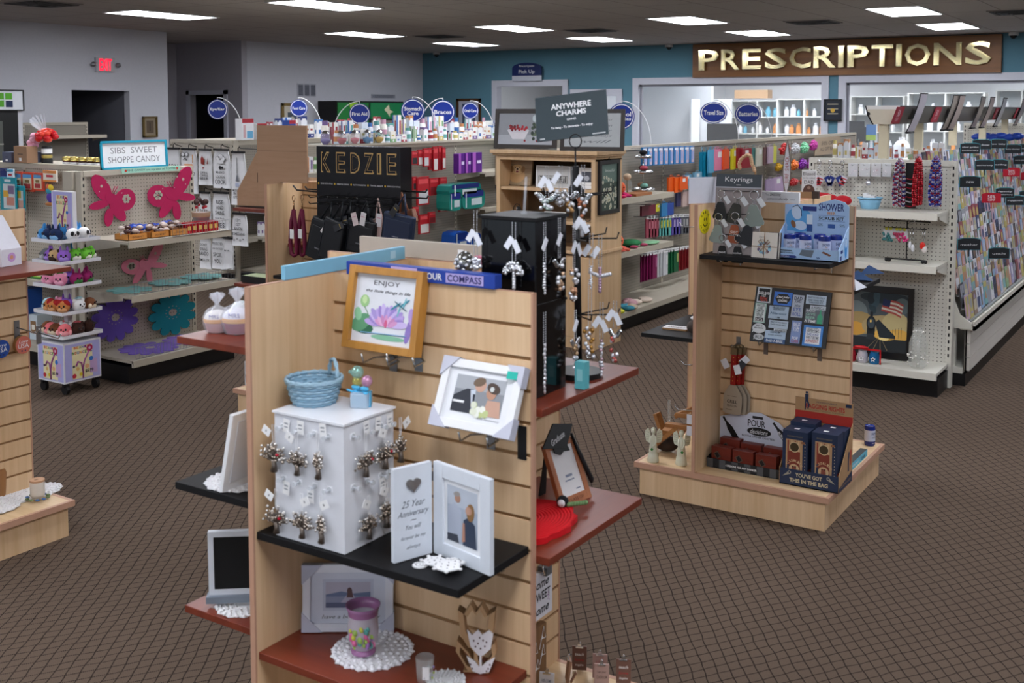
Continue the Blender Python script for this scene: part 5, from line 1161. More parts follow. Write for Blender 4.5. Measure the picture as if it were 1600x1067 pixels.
# train picture, jars with stars, pearl jar on the bottom deck
def art_train(a,w,h):
    def blob_(x,y,rx,ry,c,z,M=None):
        a.flat([(max(-w/2,min(w/2,x*w+rx*w*math.cos(2*PI*i/18))),max(-h/2,min(h/2,y*h+ry*h*math.sin(2*PI*i/18))))for i in range(18)],C(c),z,M)
    a.rect(-w/2,w/2,-h/2,h/2,C('4A5458'),0);a.rect(-w/2,w/2,-h/2,-h*.28,C('1C2226'),.0006)
    for k,(x,y,rx,ry,c)in enumerate([(-.4,.12,.2,.22,'6E7A7C'),(-.35,-.05,.3,.2,'A08858'),(-.42,-.15,.2,.12,'C8943C'),(.1,-.08,.4,.2,'A89468'),(.3,-.05,.25,.25,'B8A878'),(.36,-.2,.2,.1,'D0A048'),(.12,-.22,.2,.1,'E0B050'),(.1,-.26,.1,.06,'F4DC90'),(.1,.42,.45,.1,'26343C'),(.4,.3,.14,.14,'5A6A6C')]):blob_(x,y,rx,ry,c,.0003+k*.00005)
    for k,(x,y,r_)in enumerate([(-.12,.28,.07),(-.08,.36,.08),(-.15,.4,.07),(-.1,.2,.05),(-.05,.44,.06)]):blob_(x,y,r_,r_*1.5,['2A3E46','38505A','1E2C34'][k%3],.001+k*.00004)
    a.rect(.0,w*.13,h*.2,h*.42,C('1A2A56'),.0013,Rz(-.22))
    for k in range(7):
        y0=h*(.2+k*.034);x0=.0 if k<3 else w*.13
        a.flat([(x0,y0),(w*.24,y0+h*.02),(w*.36,y0-h*.0),(w*.36,y0+h*.032),(w*.24,y0+h*.052),(x0,y0+h*.034)],C('A84840' if k%2==0 else 'CFC6B6'),.0014,Rz(-.22))
    a.flat([(-w*.06,-h*.02),(.0,h*.04),(w*.3,-h*.22),(w*.3,-h*.27),(w*.02,-h*.27)],C('1E262C'),.0016)
    blob_(-.13,-.04,.085,.13,'161C22',.0018);blob_(-.13,-.04,.06,.09,'3A464E',.0019);blob_(-.14,.0,.016,.025,'F0C868',.002);a.rect(-w*.155,-w*.105,h*.08,h*.16,C('161C22'),.0018);a.rect(-w*.2,-w*.06,-h*.24,-h*.12,C('12181C'),.0018)
    a.flat([(-w*.22,-h*.32),(-w*.04,-h*.32),(-w*.08,-h*.22),(-w*.18,-h*.22)][::1],C('262E34'),.002)
    for k in range(4):a.flat([(w*(-.2+k*.12),-h*.48),(w*(-.185+k*.12),-h*.48),(w*(-.02+k*.03),-h*.3),(w*(-.025+k*.03),-h*.3)],C('8A7A5A'),.0012)
    for k in range(5):a.rect(w*(.2+k*.05),w*(.206+k*.05),-h*.26,h*(-.12+k*.015),C('4A4438'),.0012)
framed('train_picture','large black framed picture of a steam train under an American flag',1325,1431,448,534,7.34,C('101012',.3),.035,art_train,.1,z=.161+.07,easel=False)
a=bpy.data.objects['train_picture'];a.location.z=.166
c_,w,z0,h=onY(1325,1431,448,534,7.34)
# scale height so that its top meets the photographed line while it rests on the deck
a.scale=(1,1,(z0+h-.166)/h)
a.location.x=at(1372,480,Y=7.34).x
T=thing('starred_jars','set of three glitter jars with star cut outs in a red ribbon frame','jar set',(at(1358,545,Y=7.2).x,7.18,.161))
for i,c in enumerate(['A01424','C9C4CC','1E6AA0']):
    x=-.11+i*.075
    a=MB();a.lathe([(.028,0),(.034,.01),(.034,.055),(.026,.07),(.028,.078)],C(c,.15,.4),16,Tr(x,0,0));
    st=[(x+(.018 if k%2==0 else .008)*math.sin(k*PI/5),.032+(.018 if k%2==0 else .008)*math.cos(k*PI/5))for k in range(10)];a.flat(st,WHITE,.0355,FRONT);a.flat([((q[0]-x)*.55+x,(q[1]-.032)*.55+.032)for q in st],C('2A2A30'),.036,FRONT);obj('jar',a,T)
a=MB();m=C('C0141E',.4);a.box(-.16,.085,-.02,-.012,.085,.095,m);a.box(.078,.085,-.02,-.012,0,.09,m);a.ball((-.04,-.02,.1),(.05,.012,.012),m,8,6);obj('ribbon',a,T)
p=at(1434,563,Y=7.2);T=thing('pearl_jar','tall clear glass jar wound with a string of white pearls','jar',(p.x,7.2,.161));c_,w,z0,h=onY(1418,1449,503,566,7.2)
a=MB();r=w/2;a.lathe([(r*.6,0),(r*.92,h*.08),(r*.95,h*.6),(r*.7,h*.8),(r*.45,h*.88),(r*.5,h)],glassy('jar_glass','D8DAD4',.3,.05),22,cap=False);obj('jar',a,T)
a=MB();a.tube([(0,0,h*.02),(0,0,h*.7)],.012,glassy('jar_glass','D8DAD4',.3,.05),8);obj('inner_tube',a,T)
for i in range(30):
    th=i*.55;z=h*(.15+.2*abs(math.sin(i*.7)))if i<22 else h*.9;rr=r*1.02 if i<22 else r*.52
    b=MB();b.ball((rr*math.cos(th),rr*math.sin(th),z),.0055,C('F0ECE6',.2),8,6);obj('pearl',b,T)
# ---------------------------------------------------------------- greeting card rack
T=thing('card_rack','long cream greeting card rack running down the right side','card rack',(-1.9,7.545,0));LR=5.5
a=MB();a.box(-.1,.1,.0,LR,.1,1.44,CREAM);obj('spine',a,T)
a=MB();a.prism([(-.0,.38),(.57,.38),(.57,.42),(.5,.47),(.44,.62),(.15,1.44),(0,1.44)],0,.02,CREAM,frame((0,.0,0),(1,0,0),(0,0,1)));obj('end_panel',a,T)
a=MB();a.box(.0,.52,.0,LR,.08,.12,CREAM);a.box(.42,.47,.02,.06,.12,.4,CREAM);obj('base_frame',a,T)
a=MB();a.box(.12,.41,.07,.3,.121,.37,C('6E4A3A',.8));single('cardboard_box',a,'brown cardboard box stored under the near end of the card rack','box',(-1.9,7.52,0))
a=MB();a.box(-.1,.54,.0,LR,0,.08,KICK);obj('kick_plate',a,T)
a=MB()
for k in range(3):a.box(.53,.56,.02,LR,.1+k*.09,.186+k*.09,C('C9C4BC',.5))
a.box(.525,.54,.02,LR,.1,.37,C('8A857C'));obj('front_slats',a,T)
a=MB();a.box(.5,.59,.0,LR,.37,.4,CREAM);a.box(.575,.59,.0,LR,.37,.43,CREAM);obj('front_sill',a,T)
NT=12
for k in range(NT):
    a=MB();x=.55-k*.034;z=.42+k*.083;a.box(x-.018,x,.02,LR,z-.006,z,glassy('rack_clear','DDE4E6',.5,.2));a.box(x-.001,x+.002,.02,LR,z-.006,z+.018,glassy('rack_front','E6ECEE',.22,.1));obj('tier_tray',a,T)
R.seed(21)
PAL=[('pale pink','BFA0AC'),('white','C9C8CE'),('lilac','9A92B8'),('sky blue','8AA4C4'),('cream','BDB4A0'),('yellow','B0A464'),('navy','3A4468'),('charcoal','3C3A42'),('aqua','6FA2A8'),('green','84A07C'),('brown','7A6456'),('orange','B48464'),('dark red','8A4650'),('grey','92949E'),('peach','BC9C92'),('white','D0CFD6'),('pale grey','B4B4C2')]
def card_mesh(mb,c,c2,c3,st):
    mb.box(-.056,.056,-.003,.003,0,.155,C(c,.45));M=Tr(0,-.0034,0)@FRONT
    if st==0:mb.rect(-.045,.045,.03,.1,C(c2),0,M);mb.disc(0,.12,.018,C(c3),.0003,9,M=M)
    elif st==1:mb.disc(0,.1,.035,C(c2),0,12,M=M);mb.rect(-.035,.035,.03,.045,C(c3),0,M)
    elif st==2:mb.rect(-.058,.058,.12,.155,C(c2),0,M);mb.flat([(-.03,.04),(0,.11),(.03,.04)],C(c3),.0003,0 and None or M)
    else:mb.rect(-.05,-.005,.02,.145,C(c2),0,M);mb.rect(.0,.05,.09,.145,C(c3),0,M)
VAR=[]
for i in range(34):
    n_,c=PAL[i%len(PAL)];c2=R.choice(PAL)[1];c3=R.choice(PAL)[1];VAR.append((n_,c,c2,c3,R.randint(0,3)))
far=MB();PIT=.128
for k in range(NT):
    x=-1.9+.545-k*.034;z=.4215+k*.083;y=7.6;i=0
    while y<7.52+LR-.1:
        v=VAR[(k*7+i*5+(i*k)%11)%34];dz=R.uniform(-.0,.02);
        if i<23:
            for q in range(2 if i<9 else 1):
                if q and R.random()<.4:continue
                o=obj('greeting_card',cached('card%d'%VAR.index(v),lambda mb,v=v:card_mesh(mb,*v[1:])),None,(x-.0055-q*.0065,y+q*.02,z+dz),(-.14,0,PI/2))
                if q:o.data=cached('card%d'%((VAR.index(v)+3)%34),lambda mb:card_mesh(mb,*VAR[(VAR.index(v)+3)%34][1:]))
                nm=v[0]if not q else VAR[(VAR.index(v)+3)%34][0]
                if q and(VAR.index(v)+3)%34==VAR.index(v):pass
                tag(o,'%s greeting card, %s slot from near end, %s tier up%s'%(nm,nth(i),nth(k),', rear' if q else ''),'greeting card','greeting cards in the long rack')
                if q==0 and R.random()<.0:break
        else:
            far.M=Tr(x-.0055,y,z+dz)@Rz(PI/2)@Rx(-.14);card_mesh(far,*v[1:]);far.M=Matrix.Identity(4)
        y+=PIT;i+=1
o=single('greeting_cards',far,'many small greeting cards in the far part of the long rack','greeting card');o['kind']='stuff'
# category tabs standing out of the rack
def tab(x,y,txt,sale,lab,w=.15,h=.085):
    # solve the rack's sloping face for the pixel
    best=None
    for k in range(200):
        X=-1.3-k*.0025;p=at(x,y,X=X);zz=.42+(-1.355-X)/.034*.083+.12
        if best is None or abs(p.z-zz)<best[0]:best=(abs(p.z-zz),p)
    p=best[1];T=thing('rack_tab',lab,'sign',(p.x+.03,p.y,p.z-h/2),0,'tabs on the card rack')
    M=Tr(.04,0,0)@Rz(YAW)@FRONT@Tr(0,h/2,0);a=MB();m=C('B0142A',.4)if sale else C('23272B',.4)
    sh=[(-w/2,-h*.42),(w/2,-h*.42),(w*.5,h*.4),(w*.25,h*.5),(-w*.25,h*.5),(-w*.5,h*.4)]
    a.prism(sh,0,.003,m,M);
    if not sale:a.prism([(p_[0]*1.06,p_[1]*1.09)for p_ in sh],-.002,-.0001,C('4FA0AE',.4),M)
    ls=txt.split('\n')
    for i,s_ in enumerate(ls):a.text(s_,0,(len(ls)-1)*h*.13-i*h*.3,min(w*.85,w*.13*len(s_)),h*(.3 if sale and i==0 else .18),WHITE,.0035,M)
    a.box(-.004,.004,-.08,-h*.4,-.002,.001,m,M);obj('tab',a,T)
for(x,y,s_,sale,lab)in[(1501,232,'silver golden\nanniversary',0,'dark tab reading silver golden anniversary at the top left of rack'),(1520,226,'bridal shower',0,'dark tab reading bridal shower in the top row of rack'),(1546,225,'new baby',0,'dark tab reading new baby in the top row of rack'),(1570,233,'baby shower',0,'dark tab with teal edge reading baby shower near the top'),(1589,232,'anniversary',0,'dark tab reading anniversary at the top right of rack'),
        (1524,258,'anniversary',0,'dark tab reading anniversary in second row of tabs, left'),(1547,257,'wedding',0,'dark tab reading wedding in second row of tabs'),(1584,250,'retirement',0,'dark tab reading retirement near the right edge'),(1567,269,'50%\nOFF',1,'red 50% off tab, middle one of three on the card rack'),(1595,275,'50%\nOFF',1,'red 50% off tab cut by the right edge'),
        (1500,284,'new',0,'dark tab reading new at the left edge of the rack'),(1534,309,'50%\nOFF',1,'red 50% off tab, lowest and leftmost of three'),(1556,301,'family\nanniversary',0,'dark tab reading family anniversary beside the lowest red tab'),(1572,313,'engagement',0,'grey tab reading engagement right of the lowest red tab'),(1593,305,'new baby',0,'dark tab reading new baby near the right edge, third row'),
        (1497,381,'mother',0,'dark tab reading mother low at the left edge of the rack'),(1545,395,'uncle',0,'dark tab reading uncle, lowest in the middle of rack')]:
    tab(x,y,s_,sale,lab)
# posts and the curved canopy with price strips and hanging sheets
T=thing('sign_canopy','half round grey canopy on cream posts running above the card rack','canopy',(-1.93,7.56,1.5))
for(y,z)in((0.02,.3),(1.02,.25),(2.25,.25),(3.6,.25),(4.85,.25)):a=MB();a.box(-.03,.03,y,y+.045,-.03 if y<.1 else 0,z+.02,C('CDC3A8',.5));obj('post',a,T)
arc=lambda r,s_:[(r*math.cos(PI+q*PI*.5/8)if s_<0 else r*math.cos(-q*PI*.5/8),.32-abs(r*1.15*math.sin(q*PI*.5/8)))for q in range(9)]
for s_ in(-1,1):
    pts=[(s_*(.115-.0-.05*(q/8)**1.6),.325-.125*q/8)for q in range(9)]
    inn=[(p[0]-s_*.006,p[1])for p in pts][::-1]
    a=MB();a.prism(pts+inn,-5.4,0,C('56524E',.3),frame((0,0,0),(1,0,0),(0,0,1)));obj('curved_side',a,T)
a=MB();a.prism([(-.115,.325),(.115,.325),(.065,.2),(-.065,.2)],-.01,.0,C('CFC8B4',.5),FRONT);a.prism([(-.115,.325),(.115,.325),(.11,.3),(-.11,.3)],.0005,.002,C('E4E2DE'),FRONT)
for s_ in(-1,1):a.tube([(s_*.115,-.001,.325),(s_*.1,-.001,.26),(s_*.065,-.001,.2)],.004,BLACK,5);a.disc(s_*.095,.27,.012,BLACK,.002,10,M=FRONT)
obj('end_cap',a,T)
for i,(x,c)in enumerate([(1402,0),(1462,0),(1556,0),(1588,0)]):
    p=at(x,176,X=-1.83);yy=p.y-7.56;a=MB();M=frame((.104,yy,.26),(0,1,0),(.35,0,1))
    a.box(-.11,.11,-.058,.06,.0,.0015,C('A01A34',.4),M);a.text('50',0,.015,.07,.05,C('E0C0C8'),.002,M,bold=.02);a.text('OFF',0,-.03,.08,.02,C('E0C0C8'),.002,M);obj('price_strip',a,T)
for i,(x,nm,c)in enumerate([(1440,'first','C4BEC8'),(1491,'second','8E847C'),(1498,'third','9A8A84'),(1534,'fourth','8A7E78'),(1546,'fifth','A89490'),(1568,'sixth','B0B0B6'),(1598,'seventh','6A5A5C')]):
    p=at(x,172,X=-1.79);a=MB();n=10;vs=[]
    for q in range(n):
        f=q/(n-1);xx=.155-.14*(f**1.5)*.55+.0;zz=.41-.27*f;sk=-.06*f
        for u in(-.11,.11):vs.append((xx,u+sk,zz))
    k=len(vs);vs+=[(v_[0]-.003,v_[1],v_[2])for v_ in vs]
    fs=[(2*q,2*q+1,2*q+3,2*q+2)for q in range(n-1)];fs+=[tuple(k+j for j in reversed(f_))for f_ in fs]
    a.add(vs,fs,C(c,.3,.0),True);a.tube([vs[2*q]for q in range(n)],.004,BLACK,5);a.tube([vs[0],vs[1]],.004,BLACK,5);a.tube([vs[2*n-2],vs[2*n-1]],.008,BLACK,5)
    single('curved_sign',a,'shiny curved plastic sheet hung over the grey canopy, %s from the near end'%nm,'sign',(-1.93+.012*(x in(1498,1546)),p.y,1.5),group='curved sheets on the canopy')
T=thing('blue_cloth','bright blue crumpled plastic lying behind the card rack at far right','plastic',(-1.95,11.35,1.5));a=MB()
for k in range(6):a.ball((-.1+k*.07,0,.06+.01*(k%2)),(.06,.04,.035),C('1A3FA0',.4),8,5)
obj('plastic',a,T);T.location=at(1545,214,Y=11.3);T.location.z -= .06
# ================================================================ PINWHEEL DISPLAYS
PP,TK,LL,BB,BI,HL,TH,SS,S0=.1665,.0136,.461,.456,.437,.153,1.374,.0762,.0779
def pinwheel(cx,cy,label):
    T=thing('slatwall_display',label,'display',(cx,cy,0),0,'four sided slatwall displays')
    a=MB();a.box(-BB,BB,-BB,BB,HL-.012,HL,MAPLE_F)
    obj('platform',a,T)
    a=MB()
    for k in range(4):a.box(-BB-.002,BB-.0142,-BB-.002,-BB+.014,HL-.0245,HL+.0006,MAPLE_EDGE,Rz(k*PI/2))
    obj('platform_edge',a,T)
    for k in range(4):
        a=MB();a.box(-BI,BI-.0152,-BI,-BI+.015,0,HL-.013,MAPLE,Rz(k*PI/2));obj('plinth_side',a,T)
    for k in range(4):
        M=Rz(k*PI/2);a=MB()
        # backing board, then slats with real grooves in between
        a.box(-PP+TK+.0003,LL-.001,-PP+.006,-PP+TK,HL,TH-.001,MAPLE,M)
        g=.0095;z1=TH-.0005
        zs=[TH-S0-i*SS for i in range(16)]
        for z in zs:
            if z<HL+.02:break
            a.box(-PP+TK,LL-.006,-PP,-PP+.0062,z+g/2,z1,MAPLE,M);z1=z-g/2
        a.box(-PP+TK,LL-.006,-PP,-PP+.0062,HL,z1,MAPLE,M)
        a.box(-PP+TK+.0003,LL-.006,-PP+.0058,-PP+.0061,HL,TH-.001,C('94704A',.7),M)
        o=obj('slat_panel',a,T,label='slatted maple panel')
        e=MB();e.box(LL-.006,LL,-PP-.0012,-PP+TK+.0006,HL,TH,MAPLE_EDGE,M);e.box(-PP+TK,LL,-PP+.0003,-PP+TK-.0003,TH-.001,TH+.0006,MAPLE_EDGE,M);obj('edge_strip',e,o)
    return T
GF=pinwheel(-1.784,2.304,'maple slatwall display in the foreground with frames and ornaments')
GD=pinwheel(-1.808,5.017,'maple slatwall display with smiley face, keyrings and dad gifts at right')
GL=pinwheel(-4.478,2.362,'maple slatwall display cut by the left edge of the picture')
GK=pinwheel(-4.4135,4.953,'maple slatwall display carrying the black bag stand and cardboard box')
def shelf(cx,cy,k,u0,u1,v0,v1,z,m,label,grp='display shelves'):
    """shelf board in quadrant k of the display at (cx, cy); u along the slats, v outward (negative = towards viewer)"""
    T=thing('display_shelf',label,'shelf',(cx,cy,0),k*PI/2,grp)
    a=MB();a.box(u0,u1,v0,v1-.001,z-.019,z,m);obj('board',a,T,bevel=.0015)
    for u in(u0+.09,u1-.07):
        b=MB();b.box(u-.003,u+.003,v0+.03,v1-.0008,z-.033,z-.0195,CHROME);b.box(u-.003,u+.003,v1-.012,v1-.0008,z-.075,z-.0195,CHROME);b.tube([(u,v0+.03,z-.03),(u,v0+.015,z-.018)],.004,CHROME,6);obj('bracket',b,T)
    return T
FX,FY=-1.784,2.304
shelf(FX,FY,0,-.152,.45,-.45,-PP,.775,BLACKW,'black shelf carrying the white ornament cube and anniversary frame');shelf(FX,FY,0,-.152,.445,-.45,-PP,.473,CHERRY,'cherry shelf with lace doily and mauve candle glass')
shelf(FX,FY,1,-.149,.355,-.475,-PP,1.1,CHERRY,'cherry shelf under the black necklace tower');shelf(FX,FY,1,-.149,.34,-.495,-PP,.748,CHERRY,'cherry shelf with graduation frame and red crochet pot holder')
shelf(FX,FY,3,-.152,.42,-.46,-PP,1.216,CHERRY,'cherry shelf with cellophane wrapped cupcakes, upper left');shelf(FX,FY,3,-.152,.44,-.455,-PP,.84,BLACKW,'black shelf at left with a white frame seen edge on');shelf(FX,FY,3,-.152,.405,-.47,-PP,.495,CHERRY,'cherry shelf at lower left with a white framed board')
DX,DY=-1.808,5.017
shelf(DX,DY,0,-.148,.436,-.44,-PP,1.15,BLACKW,'black shelf carrying keyrings and blue shower kit box');shelf(DX,DY,3,-.15,.4,-.455,-PP,.755,BLACKW,'black shelf at left with a word block and dark wrapped gift');shelf(DX,DY,1,-.149,.29,-.46,-PP,1.0,BLACKW,'black shelf at right with folded blue napkins')
LX,LY=-4.478,2.362
shelf(LX,LY,1,-.149,.43,-.52,-PP,1.155,CHERRY,'brown shelf with flowered white box at the left edge')
KX,KY=-4.4135,4.953
shelf(KX,KY,3,-.15,.43,-.46,-PP,1.225,CHERRY,'shelf carrying the brown cardboard display');shelf(KX,KY,0,-.15,-.04,-.3,-PP,1.02,CHERRY,'short cherry shelf left of the black bag stand');shelf(KX,KY,3,-.15,.43,-.46,-PP,.78,CHERRY,'cherry shelf with a small black book below cardboard display')
shelf(KX,KY,0,-.1,.45,-.47,-PP,.86,BLACKW,'black shelf under the black bag stand')
# ---------------------------------------------------------------- cardboard display on the far display
KRAFT=wood('kraft','AD896B','B59276',.85,'X',30)
T=thing('cardboard_display','tall plain brown cardboard backing with slanted side wing','cardboard',(0,0,0));p=at(402,325,Y=4.62)
c_,w,z0,h=onY(402,480,196,328,4.62);T.location=(c_,4.62,1.2265);h=1.2265 and(z0+h-1.2265)
nx=-4.5835-c_;nz=TH+.004-1.2265;a=MB();a.prism([(-w/2,0),(nx,0),(nx,nz),(w/2,nz),(w/2,h),(-w/2,h)],-.008,0,KRAFT,FRONT);a.box(-w/2,w/2,-.0012,0,h*.69,h*.693,C('6A4E3A'));a.box(-w/2,-w/2+.003,-.0012,0,h*.3,h*.42,C('5A4030'));obj('back_panel',a,T)
wl=at(366,310,Y=4.62).x;a=MB();a.prism([(0,0),(.14,0),(.14,.09),(0,h*.68)],0,.006,KRAFT,frame((-w/2,.0,0),(-1.0,-.25,0),(0,0,1)));obj('side_wing',a,T)
a=MB();a.box(-w/2-.14,nx,-.04,.02,-.0005,.006,C('2A1A12'));obj('base_edge',a,T)
# ---------------------------------------------------------------- black bag stand
T=thing('bag_stand','glossy black bag display lettered KEDZIE in gold','display stand',(-3.98,4.6,.861))
GB=C('0B0B0D',.15);w=.3;h=.735
a=MB();a.box(-w,w,0,.1,0,h,GB);obj('panel',a,T,bevel=.002)
a=MB();GO=C('C9A56A',.3,.7)
for i,ch in enumerate('KEDZIE'):
    x=-w+2*w*[.115,.3,.475,.635,.755,.9][i]-.04
    a.text(ch,x+.04,.645,.066 if ch!='I' else .026,.115,GO,.001,FRONT,bold=.02);a.text(ch,x+.04,.645,.054 if ch!='I' else .012,.1,GB,.0016,FRONT,bold=-.005)
    a.text(ch,x+.046,.645,.062 if ch!='I' else .024,.112,GO,.0012,FRONT,bold=-.02)
obj('letters',a,T,label='gold outlined letters KEDZIE')
a=MB()
for i,s_ in enumerate(['MIX & MATCH STYLES','VERSATILE DESIGNS','BUILT IN ORGANIZATION','TRAVEL READY','PREMIUM VEGAN MATERIALS']):
    x=-w*.78+i*w*.4;a.disc(x-.05,0.525,.006,C('D8B02A'),.001,8,M=FRONT);a.text(s_,x+.01,0.525,.09,.008,WHITE,.001,FRONT)
obj('small_print',a,T)
for k,z in enumerate((.455,.42)):
    a=MB();a.tube([(-w*.9,-.001,z),(w*1.0,-.001,z)],.003,BLACK,5)
    for i in range(8):a.tube([(-w*.8+i*w*.23,0,z),(-w*.8+i*w*.23,-.12,z),(-w*.8+i*w*.23,-.13,z+.012)],.003,BLACK,5)
    obj('hook_rail',a,T)
for hk in([(w+.002,.05,.5),(w+.13,.05,.5),(w+.14,.05,.515)],[(w+.002,.02,.47),(w+.16,.02,.47),(w+.17,.02,.485)],[(-w-.002,.05,.47),(-w-.2,.05,.475),(-w-.23,.05,.5)],[(-w-.002,.08,.48),(-w-.15,.08,.48),(-w-.165,.08,.495)]):a=MB();a.tube(hk,.005,BLACK,6);obj('side_hook',a,T)
# crossbody pouches hung on it
def pouch(x0,x1,y0,y1,col,Y,tilt,lab,tag_=None,flap=True,d=.035):
    c_,w,z0,h=onY(x0,x1,y0,y1,Y);P=thing('pouch_bag',lab,'bag',(c_,Y,z0),0,'hanging pouch bags')
    M=Tr(0,0,h/2)@Ry(tilt);m=C(col,.35);a=MB();a.box(-w/2,w/2,-d/2,d/2,-h/2,h/2,m,M)
    obj('body',a,P,bevel=.008)
    if flap:a=MB();a.box(-w*.4,w*.46,-d/2-.006,-d/2,-h*.3,h*.32,m,M);a.text('KEDZIE',0,-h*.2,w*.22,h*.03,C('C9CCD4'),d/2+.0065,M@FRONT);obj('flap',a,P,bevel=.003)
    a=MB();a.tube([(-w*.2,0,h/2),(0,.02,h*.5+.1),(w*.2,0,h/2)],.006,m,6,M=M);obj('strap',a,P)
    a=MB();a.tube([(-w*.48,-d/2-.001,-h*.42),(-w*.48,-d/2-.001,h*.42),(w*.3,-d/2-.001,h*.46)],.002,C('3A4048',.3,.6),5,M=M);obj('zip',a,P)
    if tag_:
        for(tx,tz,r_,tc)in tag_:a=MB();TM=M@Tr(tx*w,-d/2-.01,h*tz)@Ry(r_)@FRONT;a.box(-.018,.018,-.035,.035,0,.002,C(tc),TM);a.box(-.012,.012,.01,.014,.002,.0024,C('B9A050')if tc[0]in '23' else C('C98A9A'),TM);obj('swing_tag',a,P)
PY=4.47
pouch(485,520,342,408,'14181C',PY,.28,'black leather pouch, first from the left on the bag stand',[(.2,.35,.4,'D8D4D4')]);pouch(505,536,342,408,'15191E',PY-.03,.26,'black leather pouch, second from the left',[(.3,.4,.9,'2E3036')],False);pouch(524,549,342,400,'12161A',PY+.01,.2,'black leather pouch, third from the left',[(.2,.45,-.4,'2E3036')],False)
pouch(545,587,343,396,'161A1E',PY,.12,'wide black leather pouch, fourth from the left',[(-.2,.5,-.4,'D8C8C8'),(.1,.55,.1,'D8D4D6')]);pouch(584,607,340,382,'B79A94',PY+.03,-.2,'dusty pink pouch between the black and navy ones',[(-.4,.3,.1,'34363C'),(.2,.4,.3,'D6D2D6')],True);pouch(600,646,334,385,'1C2A44',PY-.02,.14,'navy leather pouch at the right end of the bag stand',[(-.1,.6,.6,'24262A')]);pouch(618,650,330,352,'7A4A30',PY+.06,-.3,'tan brown pouch behind the navy one',None,False)
# burgundy strap sets with gold clasps
for i,(px,w_)in enumerate([(455,'left'),(464,'right')]):
    c_,w,z0,h=onY(px-4,px+5,310,400,4.52);P=thing('strap_set','burgundy bag strap with gold clasp, %s of the two beside the stand'%w_,'bag strap',(c_,4.54+.02*i,z0),0,'burgundy straps');a=MB()
    a.tube([(0,0,h*.8),(-.02,0,h*.6),(-.03,0,h*.25),(-.022,0,.01),(0,0,0),(.02,0,.01),(.015,0,h*.4),(0,0,h*.8)],.012,C('6A0E34',.6),6);obj('strap',a,P)
    a=MB();a.tube([(0,0,h*.8),(0,0,h*.95)],.005,C('C9A27A',.25,.9),6);a.tube([(.01*math.cos(2*PI*k/8),0,h*1.0+.016*math.sin(2*PI*k/8))for k in range(8)],.003,C('C9A27A',.25,.9),5,closed=True);obj('clasp',a,P)
    a=MB();a.box(-.018,.01,-.016,-.012,h*.3,h*.46,PAPER);obj('label_band',a,P)
p=at(385,430,Y=4.7);a=MB();a.box(-.12,.1,-.06,.06,0,.04,BLACK);a.box(-.115,.095,-.055,.055,.04,.041,C('9AA87A'));single('black_book',a,'small flat black boxed book with green cover on the far cherry shelf','book',(-4.73,4.62,.781))
# gold ring hook below short shelf
# ---------------------------------------------------------------- left edge display goods
T=thing('flower_box','white gift box printed with pink flowers at the left edge','box',(0,0,0));p=at(10,415,Z=1.156);T.location=(p.x-.06,p.y,1.156);T.rotation_euler.z=.15
a=MB();a.prism([(-.08,0),(.08,0),(.08,.07),(-.02,.2),(-.08,.2)],-.05,.05,C('E2E2EC',.5),FRONT);a.M=Tr(0,-.0505,0)@FRONT
for(x,y,r_,c)in[(.03,.025,.022,'B98ACC'),(.055,.04,.014,'D4A8DC'),(.0,.04,.014,'C9A0D8'),(.03,.025,.01,'D89A7A'),(.04,.06,.01,'9AC070')]:a.disc(x,y,r_,C(c),.0004+r_*.001,10)
a.M=Tr(.0805,0,0)@RIGHT;a.disc(.0,.035,.02,C('C9A0D8'),.0003,10);a.disc(.0,.035,.009,C('D89A7A'),.0006,8);obj('box',a,T)
LFX=LX+PP   # slat face looking right
def on_left(x0,x1,y0,y1,dx=.02):return onX(x0,x1,y0,y1,LFX+dx)
for(x0,x1,y0,y1,c,s1,s2,lab,nm)in[(-14,11,530,559,'1E4A9A','love','USA','round dark blue hanging disc sign cut by the left edge','disc_sign'),(18,47,524,552,'D0705E','Love','USA','round coral wooden disc reading Love USA at left edge','disc_sign')]:
    c_,w,z0,h=on_left(x0,x1,y0,y1);T=thing(nm,lab,'sign',(LFX+.03,c_,z0+h/2));a=MB();a.M=RIGHT;r_=h/2
    a.prism([(r_*.95*math.cos(2*PI*i/24),r_*math.sin(2*PI*i/24))for i in range(24)],-.012,.008,C('A87A4A',.6));a.disc(0,0,r_*.93,C(c,.5),.0085,24,r_*.98)
    a.text(s1,0,r_*.4,r_*1.1,r_*.35,PAPER,.009,shear=.3);a.text(s2,0,-r_*.1,r_*1.3,r_*.5,PAPER,.009);a.disc(-r_*.2,-r_*.65,r_*.1,C('26305E'),.009,8);a.disc(r_*.2,-r_*.65,r_*.1,C('26305E'),.009,8)
    obj('disc',a,T);a=MB();a.tube([(-.03,0,r_*1.0),(.0,0,r_*1.02),(0,.0,r_*.9)],.002,CHROME,5);obj('hook',a,T)
for(x,y,lab)in((28,512,'chrome slatwall bracket with grey back plate left of the coral disc'),(62,520,'wire prong hook reaching right above the coral disc')):
    p=at(x,y,X=LFX+.01);T=thing('slatwall_hook',lab,'hook',(LFX,p.y,p.z));a=MB();a.box(.0005,.004,-.012,.012,-.05,.03,STEEL);obj('plate',a,T);a=MB();a.tube([(.004,0,.0),(.14,0,-.01),(.16,0,.01)],.0028,CHROME,6);obj('prong',a,T)
